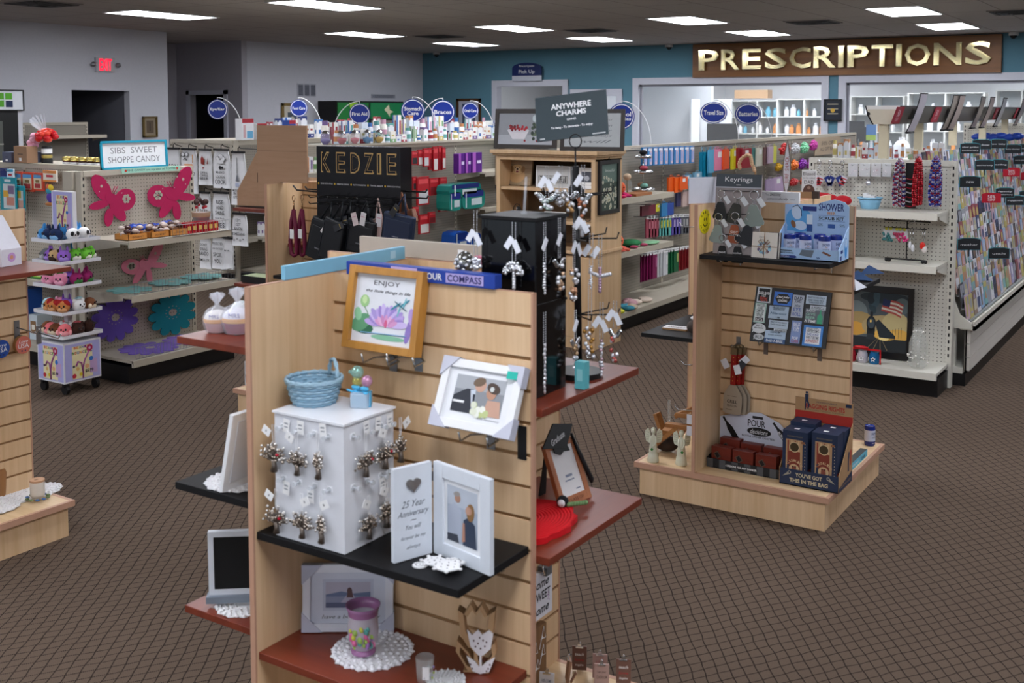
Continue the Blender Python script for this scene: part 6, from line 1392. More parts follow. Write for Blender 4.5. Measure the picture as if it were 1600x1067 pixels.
def doily(r,n=14,m=None,t=.004,seed=1,hr=.0):
    """crocheted lace round: scalloped rounds of raised yarn loops"""
    rr=random.Random(seed);mb=MB();m=m or C('E6E6E8',.95)
    pts=[(r*(1-.06*math.cos(i*PI/2))*math.cos(2*PI*i/(n*4)),r*(1-.06*math.cos(i*PI/2))*math.sin(2*PI*i/(n*4)))for i in range(n*4)]
    mb.prism(pts,0,t*.5,m)
    for ring in range(2,6):
        q=r*ring/6;k=int(5*ring)
        for i in range(k):a_=2*PI*(i+.5*(ring%2))/k;mb.ball((q*math.cos(a_),q*math.sin(a_),t*.6),(r*.055,r*.055,t*.8),m,7,4)
    for i in range(n*2):a_=2*PI*i/(n*2);mb.ball((r*.96*math.cos(a_),r*.96*math.sin(a_),t*.7),(r*.07,r*.07,t),m,7,4)
    for ring in range(2,5):
        for i in range(ring*3):a_=2*PI*(i+.3)/(ring*3);mb.disc(r*(ring+.5)/6*math.cos(a_),r*(ring+.5)/6*math.sin(a_),r*.02,C('6A4A3A'),t*.62,6)
    return mb
p=at(58,772,Z=HL);o=single('lace_doily',doily(.13),'white crochet lace mat with scalloped edge under the cream candle','doily',(p.x-.03,p.y-.01,HL+.0015));o.scale=(.7,1.05,1)
p=at(15,790,Z=HL);o=single('lace_doily',doily(.1,seed=2),'white crochet lace mat folded at the left edge on display base','doily',(p.x-.03,p.y-.05,HL+.0055))
p=at(59,781,Z=HL);T=thing('candle_jar','cream ceramic candle jar with wooden lid on the left base','candle',(p.x,p.y,HL+.0085));a=MB();a.lathe([(.022,0),(.024,.008),(.029,.012),(.03,.02),(.03,.068),(.028,.072)],C('D4CDC2',.5),22);obj('jar',a,T)
a=MB();a.cyl((0,0,.072),.0305,.008,C('C49A78',.6),22);a.box(-.004,.004,-.012,.004,.08,.081,C('8A6A4A'));obj('lid',a,T)
a=MB();m=C('6A7A50',.9)
for i in range(10):q=i*.63;a.ball((.042*math.cos(q),.042*math.sin(q),.004),(.012,.009,.004),m if i%3 else C('4A6A9A',.9),7,4)
single('leaf_wreath',a,'small green and blue leaf ring around the cream candle','wreath',(p.x,p.y,HL+.0085))
p=at(-6,775,Z=HL);a=MB();a.lathe([(.04,0),(.045,.1),(.04,.12)],C('9A6A3E',.6),18);single('wooden_pot',a,'round brown wooden pot cut by the left edge','pot',(p.x,p.y+.0,HL+.001))
# ================================================================ FOREGROUND DISPLAY GOODS
FS=FY-PP          # slat face looking at the entrance
def plate_frame(TL,BL,BR):
    """matrix with origin at the lower left corner, x along the lower edge, y up the plate"""
    TL,BL,BR=Vector(TL),Vector(BL),Vector(BR);x=BR-BL;y=TL-BL
    return frame(BL,x,y),x.length,y.length
def framed_plate(name,label,cat,TL,BL,BR,fm,fw,d,art,mat=None,group=None,lip=None):
    M,w,h=plate_frame(TL,BL,BR);o=Vector(BL);T=thing(name,label,cat,BL,0,group);M=Tr(*(-o))@M
    a=MB()
    for q in((0,fw,0,h),(w-fw,w,0,h),(fw,w-fw,0,fw),(fw,w-fw,h-fw,h)):a.box(q[0],q[1],q[2],q[3],-d,0,fm,M)
    obj('frame',a,T,bevel=.0008)
    a=MB();a.box(fw*.5,w-fw*.5,fw*.5,h-fw*.5,-d*.9,-d*.45 if lip is None else lip,mat or PAPER,M)
    a.M=M@Tr(w/2,h/2,(-d*.45 if lip is None else lip)+.0006);art(a,w-2*fw,h-2*fw);obj('picture',a,T)
    return T,M,w,h
def bracket_hook(x,y,z,lab):
    T=thing('slatwall_bracket',lab,'bracket',(x,y,z),0,'steel slatwall brackets')
    a=MB();a.box(-.012,.012,-.003,-.0006,-.05,.03,STEEL);obj('plate',a,T)
    for s_ in(-.04,.04):a=MB();a.tube([(0,-.003,-.01),(s_,-.03,-.015),(s_,-.07,-.02),(s_,-.078,.004)],.0025,CHROME,6);obj('prong',a,T)
# light wooden frame with the water lily
def art_lotus(a,w,h):
    a.rect(-w/2,w/2,-h/2,h/2,C('DDE0E6'),0)
    a.text('ENJOY',.0,h*.37,w*.42,h*.09,C('3A3C44'),.0006);a.text('the little things in life',w*.03,h*.255,w*.72,h*.055,C('3A3C44'),.0006,shear=.35,bold=.01)
    for(x,y,rx,ry,c,r_)in[(-.36,-.22,.17,.12,'5E9A72',.5),(-.3,-.3,.15,.08,'2E6A4C',.0),(-.42,-.1,.06,.1,'8CC49A',.3),(.1,-.4,.28,.04,'7FB89A',0),(.42,-.25,.05,.2,'8F7AC0',-.2),(.44,-.05,.05,.12,'B49AD8',.1)]:a.flat(wing(x*w,y*h,rx*w,ry*h,r_,14),C(c),.0007+abs(x)*.0004)
    a.flat(wing(-.33*w,.1*h,.075*w,.09*h,0),C('9CC88A'),.001);a.flat(wing(-.33*w,.12*h,.04*w,.06*h,0),C('C4E0A8'),.0012);a.tube([(-.33*w,.02*h,.001),(-.27*w,-.06*h,.001),(-.22*w,-.16*h,.001)],.0012,C('5A8A5A'),4)
    for i in range(15):
        q=-1.45+2.9*i/14;L=.24+.04*math.cos(i*2.2);a.flat(wing(w*(.05+.5*L*math.sin(q)*1.6),h*(-.22+L*.62*math.cos(q)),w*.045,h*.15,-q),C(['B9A2DC','9C86CC','C9B8E6','A896D4'][i%4]),.0014+i*2e-5)
    for i in range(7):q=-1.1+2.2*i/6;a.flat(wing(w*(.05+.13*math.sin(q)),h*(-.23+.08*math.cos(q)),w*.03,h*.085,-q),C(['D49AC8','E0B0D4','C88ABC'][i%3]),.0019+i*2e-5)
    a.flat(wing(w*.05,-h*.2,w*.025,h*.06,0),C('D0608A'),.0022);a.tube([(-.35*w,-.36*h,.001),(0,-.35*h,.001),(.38*w,-.34*h,.001)],.0015,C('6A9AC0'),4)
    a.tube([(.16*w,.14*h,.002),(.36*w,.02*h,.002)],.0013,C('2A5A6A'),4)
    for s_,L in((-1,.1),(1,.09)):a.flat(wing(.25*w+s_*.07*w,.1*h+s_*.03*h,L*w,.016*h,.6),C('3A8AA0'),.002);a.flat(wing(.28*w+s_*.04*w,.07*h+s_*.06*h,L*w*.8,.014*h,1.3),C('6FB8C4'),.0021)
OAK=wood('honey_oak','A8742E','BD863C',.4)
framed_plate('lotus_picture','honey wood framed water lily print reading ENJOY the little things in life','picture',(-1.834,2.112,1.404),(-1.856,2.075,1.2),(-1.622,2.075,1.199),OAK,.019,.03,art_lotus)
bracket_hook(-1.735,FS,1.19,'steel bracket with prongs holding the water lily picture');bracket_hook(-1.655,FS,1.2,'grey back plate right below the water lily picture')
# wedding frame in plastic corners
def art_wed(a,w,h):
    a.rect(-w*.5,w*.5,-h*.5,h*.5,C('E4E6EA'),0);W2,H2=w*.38,h*.36;a.rect(-W2,W2,-H2*.95,H2*1.05,C('8A8E94'),.0005);a.rect(-W2,W2,H2*.3,H2*1.05,C('A6AAB0'),.0006)
    a.flat([(-W2,-H2*.95),(-W2,-H2*.1),(-W2*.5,H2*.35),(-W2*.2,H2*.35),(W2*.1,-H2*.95)],C('2A2E38'),.0008);a.flat([(-W2*.35,H2*.3),(-W2*.15,H2*.35),(-W2*.02,-H2*.7),(-W2*.14,-H2*.9)],C('C4CCD8'),.001);a.flat([(-W2*.22,H2*.1),(-W2*.12,H2*.1),(-W2*.05,-H2*.8),(-W2*.14,-H2*.8)],C('1E2230'),.0012)
    a.disc(W2*.02,H2*.6,W2*.22,C('C49C88'),.0014,16,H2*.35);a.flat(wing(-W2*.05,H2*.78,W2*.25,H2*.24,.3),C('6E5A48'),.0016);a.disc(W2*.5,H2*.28,W2*.2,C('B98C74'),.0015,16,H2*.34);a.flat(wing(W2*.55,H2*.55,W2*.27,H2*.28,-.3),C('4A3C34'),.0017);a.disc(W2*.5,H2*.5,W2*.09,C('C9CCC8'),.0019,8)
    a.flat([(W2*.3,-H2*.95),(W2*.4,-H2*.1),(W2*.9,-H2*.1),(W2*1.0,-H2*.95)],C('C49C88'),.0013)
    for i in range(12):a.disc(W2*R.uniform(-.1,.45),H2*R.uniform(-.95,-.45),W2*.12,C(R.choice(['D8DCC8','E4E6DC','B9C48A'])),.002+i*2e-5,9)
    a.rect(-W2*.95,-W2*.5,-H2*.45,-H2*.33,WHITE,.0022);a.text('50th Anniversary',w*.22,-h*.41,w*.34,h*.055,C('7A7C84'),.0008,shear=.3)
T,M,w,h=framed_plate('wedding_frame','white 50th anniversary frame with a wedding couple photo, corners wrapped','picture',(-1.555,2.11,1.205),(-1.554,2.046,1.057),(-1.33,2.046,1.056),WHITE,.02,.02,art_wed)
GC=C('C0C2D0',.4)
for(x,y,sx,sy)in((0,0,1,1),(w,0,-1,1),(0,h,1,-1),(w,h,-1,-1)):
    a=MB();p=[(x-sx*.003,y-sy*.003),(x+sx*.045,y-sy*.003),(x-sx*.003,y+sy*.045)]
    if sx*sy<0:p=p[::-1]
    a.prism(p,-.022,.0035,GC,M);obj('corner_guard',a,T)
a=MB();a.box(w-.04,w-.012,h-.03,h-.012,.0036,.0045,C('1FB0A0'),M);obj('sticker',a,T)
bracket_hook(-1.44,FS,1.04,'steel bracket under the wrapped anniversary frame');a=MB();a.box(-.012,.012,-.003,-.0006,-.04,.04,BLACK);single('slatwall_bracket',a,'black bracket back plate at the right below the wrapped anniversary frame','bracket',(-1.352,FS,1.02),group='steel slatwall brackets')
# white ornament cube
T=thing('ornament_cube','white acrylic cube stand hung with tree of life ornaments','display stand',(-1.77,1.953,.776));CW,CD,CH=.109,.09,.306
WA=C('E2E4EA',.25);a=MB();a.box(-CW,CW,-CD,CD,0,CH-.006,WA);obj('body',a,T,bevel=.001);a=MB();a.box(-CW-.004,CW+.004,-CD-.004,CD+.004,CH-.005,CH,C('EDEFF4',.2));obj('lid',a,T)
KN_=glassy('knob_clear','DFE4EA',.6,.1)
def knob(parent,p,ax,plate_=True):
    a=MB();M=Tr(*p)@(FRONT if ax=='Y' else RIGHT);a.cyl((0,0,0),.0065,.003,KN_,10,M);a.cyl((0,0,.003),.0025,.014,KN_,8,M);a.cyl((0,0,.017),.006,.004,KN_,10,M)
    if plate_:a.box(-.008,.008,-.008,.008,0,.0006,C('F2F4F8',.3),M);obj('knob',a,parent)
for(ax,us,zs)in(('Y',(-.08,-.03,.02,.065),(.27,.145)),('X',(-.06,-.01,.04,.07),(.27,.15))):
    for z in zs:
        for u in us:knob(T,(u,-CD,z)if ax=='Y' else(CW,u,z),ax)
def tree_mesh(mb,seed,side=1.0):
    rr=random.Random(seed);m=C('6E645C',.3,.75);m2=C('A89C90',.2,.8)
    mb.tube([(0,0,0),(.002,0,.012),(-.001,0,.026)],[.0085,.006,.006],m,7)
    for i in range(15):
        q=-1.5+3.0*i/14;L=.034+.006*math.cos(i*1.7);x=L*math.sin(q)*side;z=.026+L*max(.12,math.cos(q)*.95)
        mb.tube([(0,0,.022),(x*.5,rr.uniform(-.003,.003),.026+(z-.026)*.45),(x,rr.uniform(-.004,.004),z)],[.003,.002,.0012],m,5)
        for k in range(4):f_=1-k*.2;mb.ball((x*f_+rr.uniform(-.007,.007)*side,rr.uniform(-.004,.004),.026+(z-.026)*f_+rr.uniform(-.005,.005)),rr.uniform(.0025,.0042),m2 if k else C('D8D4D0',.1,.5),6,4)
def tree_orn(px,ytop,ybot,ax,val,lab,seed,red=False,side=1.0,tag_=1,kx=None):
    """ornament hung from a knob: px, top and bottom of the metal tree in the photograph"""
    kw={'Y':val}if ax=='Y' else{'X':val};b=at(px,ybot,**kw);t=at(px,ytop,**kw);s=(t.z-b.z)/.066
    T=thing('tree_ornament',lab,'ornament',b,0 if ax=='Y' else PI/2,'hanging tree ornaments')
    o=obj('tree',cached('tree%d_%d'%(seed,side*10),lambda mb:tree_mesh(mb,seed,side)),T);o.scale=(s,s,s)
    if red:a=MB();a.ball((.016*s,-.006,.04*s),(.005,.004,.004),C('A0142A',.2),8,6);obj('bird',a,T)
    a=MB();a.tube([(-.002,0,.062*s),(-.004,0,.062*s+.045),(.004,0,.062*s+.045),(.002,0,.062*s)],.0009,WHITE,4);obj('ribbon_loop',a,T)
    if tag_:a=MB();a.box(-.013,.013,-.0012,0,-.01,.01,PAPER,Tr(-.016*tag_,-.006,.062*s+.03)@Ry(.5*tag_));a.text('$',-.0,0,.005,.006,INK,.0016,Tr(-.016*tag_,-.006,.062*s+.03)@Ry(.5*tag_)@FRONT);obj('price_tag',a,T)
ty,tx=1.849,-1.646
tree_orn(428,690,736,'Y',ty,'metal tree ornament with red bird at the upper left corner of the cube',1,True);tree_orn(464,701,742,'Y',ty,'metal tree ornament, upper row, second from left on the cube front',2);tree_orn(497,703,748,'Y',ty,'thin metal ornament seen edge on, upper row of the cube front',3,side=.35,tag_=0)
tree_orn(432,791,832,'Y',ty,'metal tree ornament with red bird at the lower left corner of the cube',4,True);tree_orn(472,798,840,'Y',ty,'dark bronze tree ornament, lower row of the cube front',5,tag_=-1);tree_orn(502,803,848,'Y',ty,'silver ornament seen edge on, lower row of the cube front',6,side=.35,tag_=-1)
tree_orn(572,702,745,'X',tx,'metal tree ornament with red bird on the right cube face, upper row left',7,True,tag_=0);tree_orn(602,690,733,'X',tx,'pewter tree ornament on the right cube face, upper row middle',8,True);tree_orn(626,678,722,'X',tx,'silver beaded ornament at the far right corner of the cube, upper row',9,side=.5,tag_=-1)
tree_orn(577,801,842,'X',tx,'bronze tree ornament on the right cube face, lower row left',10);tree_orn(604,780,824,'X',tx,'silver tree ornament on the right cube face, lower row right',11,side=.6)
for i,(px,py)in enumerate([(448,665),(470,668),(505,672),(448,762),(486,775),(572,668),(590,662),(608,658),(597,757)]):
    p=at(px,py,Y=1.858)if px<536 else at(px,py,X=-1.652);a=MB();Mx=FRONT if px<536 else RIGHT;a.box(-.01,.01,-.016,.016,.001,.002,PAPER,Mx@Rz(.1*(i%3-1)));a.rect(-.006,.006,.004,.008,C('A0A4AA'),.0024,Mx@Rz(.1*(i%3-1)));a.rect(-.006,.006,-.004,-.001,C('A0A4AA'),.0024,Mx@Rz(.1*(i%3-1)))
    single('price_tag',a,'small white price card on the cube, %s'%['upper left of front','second on upper front','upper front near the edge','lower left of front','lower front centre','upper left of right face','upper middle of right face','upper right of right face','lower right face'][i],'tag',p,group='price cards on the cube')
# blue wicker basket
T=thing('wicker_basket','small pale blue wicker basket with arched handle on the white cube','basket',(-1.845,1.965,1.0825));BW=C('A0C0D2',.8);BW2=C('86AAC0',.8);nb=30
a=MB();r0,r1,hb=.05,.066,.056
for k in range(9):
    z=hb*k/8;r=r0+(r1-r0)*(k/8)**.8
    a.tube([((r+.0022*(-1)**(i+k))*math.cos(2*PI*i/nb),(r+.0022*(-1)**(i+k))*math.sin(2*PI*i/nb),z+.003)for i in range(nb)],.0036,BW if k%2 else BW2,5,closed=True)
a.cyl((0,0,0),r0,.003,BW2,20);a.lathe([(r0*.97,.003),(r1*.95,hb)],BW2,24,cap=False);obj('bowl',a,T)
a=MB()
for q in range(2):a.tube([((r1+.002)*math.cos(2*PI*i/nb),(r1+.002)*math.sin(2*PI*i/nb),hb+.004+.003*math.sin(i*PI/1.5+q*PI))for i in range(nb)],.0042,BW,6,closed=True)
obj('rim',a,T)
a=MB()
for q in range(2):a.tube([((.03*math.cos(PI*i/12)),r1*.75+.003*math.sin(i*1.4+q*PI),hb+.002+.045*math.sin(PI*i/12))for i in range(13)],.0033,BW,6,M=Rz(-.5))
obj('handle',a,T)
# crystal teddy ornament
T=thing('crystal_figurine','clear crystal cube tied with blue ribbon and iridescent balls on the cube','figurine',(-1.725,2.0,1.0825))
CR=glassy('crystal','E8F4FF',.55,.03,.2);a=MB();a.box(-.022,.022,-.022,.022,0,.036,CR,Rz(.4));obj('block',a,T,bevel=.003)
RB=C('4FB4E0',.3);a=MB();a.box(-.024,.024,-.005,.005,-.0003,.0375,RB,Rz(.4));
for s_ in(-1,1):a.ball((s_*.014,-.004,.046),(.014,.007,.006),RB,8,5);a.tube([(0,0,.043),(s_*.02,-.01,.036),(s_*.032,-.016,.04)],.003,RB,5)
obj('ribbon',a,T)
for i,(x,z,r,c)in enumerate([(-.012,.06,.013,'C8C46A'),(-.012,.082,.016,'9ACCC0'),(.018,.064,.014,'D8A0C8'),(-.034,.08,.005,'9ACCC0')]):a=MB();a.ball((x,0,z),r,glassy('ball'+c,c,.55,.05,.3),14,10);obj('glass_ball',a,T)
# 25 year hinged frame
T=thing('anniversary_frame','white hinged 25 Year Anniversary frame with heart and couple photo','picture',(0,0,.776));A0,A1,A2=Vector((-1.534,1.885,0)),Vector((-1.498,1.984,0)),Vector((-1.315,1.946,0));WF=C('DCE2EA',.35);HF=.216
M1=frame(A0,A1-A0,(0,0,1));w1=(A1-A0).length-.003;M2=frame(A1,A2-A1,(0,0,1));w2=(A2-A1).length
a=MB();a.box(0,w1,0,HF,-.013,0,WF,M1);obj('left_panel',a,T,bevel=.001)
a=MB();hh=[(w1*.5+.019*math.sin(t)**3,HF*.8+.0011*(13*math.cos(t)-5*math.cos(2*t)-2*math.cos(3*t)-math.cos(4*t)))for t in[2*PI*i/26 for i in range(26)]];a.prism(hh,.0,.005,C('8E8884',.2,.8),M1);obj('heart',a,T,label='hammered silver heart',bevel=.0012)
a=MB()
for s_,y,ww,hh_ in(('25 Year',.6,.62,.075),('Anniversary',.49,.82,.08),('~',.42,.15,.012),('You will',.35,.4,.05),('forever be my',.235,.66,.05),('always',.13,.36,.05)):a.text(s_,w1*.5,HF*y,w1*ww,HF*hh_,C('6E7680'),.0008,M1,shear=.45)
obj('lettering',a,T)
fw=.032;a=MB()
for q in((0,fw,0,HF),(w2-fw,w2,0,HF),(fw,w2-fw,0,fw),(fw,w2-fw,HF-fw,HF)):a.box(q[0],q[1],q[2],q[3],-.013,0,WF,M2)
a.box(fw-.005,w2-fw+.005,fw-.005,HF-fw+.005,-.013,-.005,C('EEF0F4',.4),M2);obj('right_panel',a,T,bevel=.001)
a=MB();a.M=M2@Tr(w2/2,HF/2,-.0044);x1,y1=w2/2-fw-.012,HF/2-fw-.012
a.rect(-x1,x1,-y1,y1,C('A9B4C4'),0);a.rect(-x1,x1,y1*.3,y1,C('BCC4D0'),.0002);a.flat([(-x1*.9,-y1),(-x1*.95,y1*.2),(-x1*.5,y1*.45),(-x1*.05,y1*.2),(-x1*.1,-y1)],C('B4BCCC'),.0004);a.disc(-x1*.3,y1*.62,x1*.2,C('B08874'),.0006,14,y1*.17);a.flat(wing(-x1*.34,y1*.76,x1*.22,y1*.09,.2),C('9A9490'),.0008)
a.flat([(x1*.05,-y1),(x1*.1,-y1*.1),(x1*.4,y1*.05),(x1*.85,-y1*.15),(x1*.95,-y1)],C('2E3A50'),.0009);a.disc(x1*.45,y1*.3,x1*.2,C('C09078'),.001,14,y1*.15);a.flat(wing(x1*.56,y1*.25,x1*.26,y1*.32,-.1),C('8E6A42'),.00095);a.disc(x1*.38,y1*.28,x1*.15,C('C49A84'),.0012,12,y1*.13);a.flat([(x1*.0,-y1*.9),(x1*.05,-y1*.2),(x1*.18,-y1*.2),(x1*.2,-y1*.85)],C('B8846C'),.0011);a.flat([(-x1,-y1),(-x1,-y1*.75),(-x1*.3,-y1*.7),(-x1*.2,-y1)],C('3A3E4A'),.0007)
obj('photo',a,T)
a=MB()
for z in(.04,.17):a.cyl((A1.x-.002,A1.y+.002,z),.003,.02,C('4A3A30',.3,.8),8)
obj('hinge',a,T)
# white wooden lace wheels
def lacewheel(mb,r,n,m):
    mb.prism([(r*(1-.12*(i%2))*math.cos(PI*i/n),r*(1-.12*(i%2))*math.sin(PI*i/n))for i in range(2*n)],0,.003,m)
    for i in range(n):q=2*PI*i/n;mb.disc(r*.55*math.cos(q),r*.55*math.sin(q),r*.065,BLACKW,.0034,7)
    mb.disc(0,0,r*.1,BLACKW,.0034,8)
for i,(px,py,r,n,t_)in enumerate([(656,884,.017,24,'plain small oval at the left'),(679,880,.027,7,'wheel at the back left'),(711,884,.024,20,'wheel at the back right'),(700,893,.03,6,'largest wheel at the front')]):
    p=at(px,py,Z=.776);a=MB();lacewheel(a,r,n,C('EDEDEE',.8))
    if n<10:
        for k in range(n):q=2*PI*k/n;a.ball((r*1.12*math.cos(q),r*1.12*math.sin(q),.0025),(.005,.005,.0025),C('EDEDEE',.8),7,4)
    single('lace_coaster',a,'white crocheted lace coaster before the hinged frame, '+t_,'coaster',(p.x,p.y,.7762+i*.0036),group='white lace coasters')
# ---- lower cherry shelf
def art_have(a,w,h):
    a.rect(-w/2,w/2,-h/2,h/2,C('D2D6E2'),0);a.rect(-w*.34,w*.34,-h*.26,h*.36,C('BFC4D4'),.0004);X1,Y1=w*.3,h*.2;a.rect(-X1,X1,-Y1,h*.3,C('8A90A8'),.0008);a.rect(-X1,X1,h*.05,h*.3,C('B4B0C0'),.0009);a.flat([(-X1,h*.06),(-X1*.3,h*.12),(X1*.2,h*.08),(X1,h*.11),(X1,h*.02),(-X1,h*.02)],C('6A7694'),.0011)
    a.rect(-X1,X1,-Y1,-Y1*.5,C('5A607A'),.001);a.flat([(-w*.1,-h*.1),(0,h*.08),(w*.06,h*.08),(w*.13,-h*.1)],C('B0A8BC'),.0013);a.disc(w*.02,h*.13,w*.035,C('5A4040'),.0015,10,h*.07);a.flat([(-w*.02,-h*.0),(w*.0,h*.16),(w*.05,h*.16),(w*.07,h*.0)],C('5A4040'),.0016);a.text('have a beautiful day',w*.04,-h*.385,w*.78,h*.1,C('4A4A54'),.0008,shear=.3)
BLv=Vector((-1.915,1.984,.474));BRv=Vector((-1.724,2.112,.474));TLv=Vector((-1.913,2.004,.642))
T,M,w,h=framed_plate('lake_picture','white frame in grey corner guards with woman at a lake, reading have a','picture',TLv,BLv,BRv,C('E6E8F0',.35),.02,.018,art_have)
T['label']='white framed lake photo with grey corner guards on the lower cherry shelf'
for(x,y,sx,sy)in((0,0,1,1),(w,0,-1,1),(0,h,1,-1),(w,h,-1,-1)):
    a=MB();p=[(x-sx*.002,y-sy*.0),(x+sx*.05,y-sy*.0),(x-sx*.002,y+sy*.05)]
    a.prism(p if sx*sy>0 else p[::-1],-.019,.003,C('C2C4D4',.4),M);obj('corner_guard',a,T)
T.location.z+=.0015
p=at(585,1018,Z=.474);o=single('lace_doily',doily(.098,18,C('E8E8EC',.95),.005,4),'white round crochet doily under the mauve candle glass','doily',(p.x-.005,p.y,.4745))
p=at(556,1031,Z=.474);T=thing('candle_glass','frosted glass votive with mauve rim and painted flowers on the doily','candle holder',(p.x,p.y+.028,.4835));h=.118;r=.041
FG=glassy('frosted','D8D0DC',.72,.35);MV=glassy('mauve_glass','B07AA8',.85,.1)
a=MB();a.lathe([(r*.62,.012),(r*.85,.03),(r*.92,.055),(r*.86,h*.72),(r*.88,h*.8)],FG,26,cap=False);obj('body',a,T)
a=MB();a.lathe([(r*.88,h*.8),(r*.92,h*.9),(r*1.04,h),(r*1.0,h),(r*.88,h*.88),(r*.84,h*.8)],MV,26,cap=False);obj('rim',a,T)
a=MB();a.lathe([(r*.72,0),(r*.74,.006),(r*.6,.012),(.001,.013)],MV,26);obj('foot',a,T)
a=MB();rr=random.Random(9)
for i in range(26):
    th=-PI/2+YAW+rr.uniform(-.8,.8);z=rr.uniform(.025,.075);ro=r*.93;s_=rr.uniform(.004,.009);col=rr.choice(['D86A9A','E08AB0','5AA8A0','4A4A5A','9AB85A','A878C0','C8C84A'])
    a.ball((ro*math.cos(th),ro*math.sin(th),z),(s_,s_*.5,s_),C(col,.5),7,4,)
obj('painted_flowers',a,T)
# tulip cut out of mdf
T=thing('wooden_tulip','brown cut out wooden tulip with white floral face on the cherry shelf','ornament',(0,0,0));p=at(742,1052,Z=.475);T.location=(p.x,p.y+.004,.4745);T.rotation_euler.z=.45
MD=C('B08C66',.7);FW_=C('E6E2E4',.6)
def outline(a,pts,t,y0,y1,m):
    n=len(pts);c=(sum(q[0]for q in pts)/n,sum(q[1]for q in pts)/n)
    inn=[(q[0]+(c[0]-q[0])*t,q[1]+(c[1]-q[1])*t)for q in pts]
    for i in range(n):
        j=(i+1)%n;quad=[pts[i],pts[j],inn[j],inn[i]];a.prism(quad,y0,y1,m,FRONT)
a=MB();tul=[(-.018,.06),(-.036,.09),(-.043,.15),(-.028,.14),(-.012,.165),(0,.145),(.014,.165),(.028,.14),(.046,.152),(.04,.09),(.02,.06)]
outline(a,tul,.3,-.03,0,MD)
for s_ in(-1,1):outline(a,[(0,.0),(s_*.02,.005),(s_*.048,.05),(s_*.045,.075),(s_*.02,.05),(0,.02)],.34,-.03,0,MD)
a.box(-.005,.005,0,.03,.0,.07,MD);a.box(-.03,.03,0,.03,-.0,.004,MD);obj('backing',a,T)
a=MB();fl=[(-.006,.05),(-.024,.07),(-.032,.11),(-.02,.098),(-.006,.112),(.004,.1),(.02,.112),(.03,.104),(.024,.068),(.006,.05)];a.prism([(x+.012,z-.005)for x,z in fl],.0005,.004,FW_,FRONT)
for s_ in(-1,1):a.prism([(.01,.0),(.012+s_*.02,.006),(.012+s_*.034,.042),(.012+s_*.014,.03),(.01,.014)][::s_],.0005,.004,FW_,FRONT)
a.box(.009,.014,-.004,-.0005,.0,.05,FW_)
for(x,z)in((-.004,.08),(.006,.074),(.018,.082),(.026,.078),(.0,.066),(.012,.062),(.022,.068),(.01,.088),(-.008,.012),(-.012,.022),(.03,.014),(.034,.024),(.026,.008)):a.disc(x,z,.0022,C('5A4038'),.0044,6,.0028,M=FRONT)
obj('painted_face',a,T)
p=at(664,1062,Z=.475);T=thing('shot_glass','small clear glass with printed flowers and barcode label at the shelf edge','glass',(p.x,p.y,.4755));a=MB();a.lathe([(.019,0),(.022,.055),(.0205,.055),(.018,.006),(.001,.006)],GLASS,20,cap=False);obj('glass',a,T);a=MB();a.box(-.004,.012,-.0215,-.0205,.01,.04,PAPER,Rz(YAW));a.M=Tr(.004,0,.028)@FRONT;obj('label',a,T)
a=MB();rr=random.Random(3)
for i in range(9):a.ball((.0205*math.cos(-1+i*.35),.0205*math.sin(-1+i*.35)-.0,rr.uniform(.008,.035)),(.003,.002,.003),C(rr.choice(['A8B83A','8A7AC0','C8C8D0'])),6,4)
obj('flowers',a,T)
p=at(705,1064,Z=.474);o=single('lace_doily',doily(.045,9,seed=6),'small white doily at the lower edge beside the small clear glass','doily',(p.x-.012,p.y-.004,.4742))
# ---- things along the top edges
for(nm,p0,p1,d,h,c,lab,txt)in[('shelf_sign',(-1.944,1.965),(-1.944,2.44),.014,.036,'7FBAD6','pale blue long block lying along the top of the left panel',None),('shelf_sign',(-1.883,FY-PP+.007),(-1.424,FY-PP+.007),.03,.034,'1F3F9A','royal blue long block lettered YOUR COMPASS on the front panel top','YOUR  COMPASS'),('shelf_sign',(-2.13,FY+PP+.004),(-1.66,FY+PP+.004),.014,.05,'B5AA9C','beige long block with white sticker along the rear panel top',None)]:
    T=thing(nm,lab,'sign',((p0[0]+p1[0])/2,(p0[1]+p1[1])/2,TH+.0012),math.atan2(p1[1]-p0[1],p1[0]-p0[0]),'long block signs on the panel tops');L=math.hypot(p1[0]-p0[0],p1[1]-p0[1])/2
    a=MB();a.box(-L,L,-d/2,d/2,0,h,C(c,.45));
    if txt:a.rect(L*.38,L*.86,h*.15,h*.85,C('B4A8DC'),d/2+.0006,FRONT);a.text('YOUR',L*.2,h*.5,.06,h*.5,WHITE,d/2+.0008,FRONT,bold=.02);a.text('COMPASS',L*.62,h*.5,.1,h*.5,C('2A2A6A'),d/2+.0012,FRONT,bold=.02);a.rect(-L*.36,0,h*.6,h*.95,C('B4A8DC'),d/2+.0006,FRONT)
    elif c[0]=='B':a.rect(L*.52,L*.6,h*.1,h*.7,PAPER,d/2+.0006,FRONT)
    else:a.rect(L*.72,L*.82,h*.2,h*.8,C('A8D0E4'),d/2+.0006,FRONT)
    obj('block',a,T,bevel=.0015)
a=MB();a.box(-.014,.014,-.012,.012,0,.03,C('C8708A',.5));single('pink_box',a,'tiny pink box on the panel top beside the black necklace tower','box',(-1.665,FY+.12,TH+.001))
a=MB();a.ball((0,0,.03),(.024,.024,.03),C('8A8A84',.1,.8),12,9)
for i in range(40):q=i*2.4;z=.004+.052*i/40;a.ball((.024*math.cos(q)*math.sin(PI*(i+3)/46),.024*math.sin(q)*math.sin(PI*(i+3)/46),z),.005,CRYSTAL,6,4)
o=single('beaded_ornament',a,'dark silver beaded pine cone ornament hanging at the left of the black tower','ornament',(-1.56,2.2,1.39))
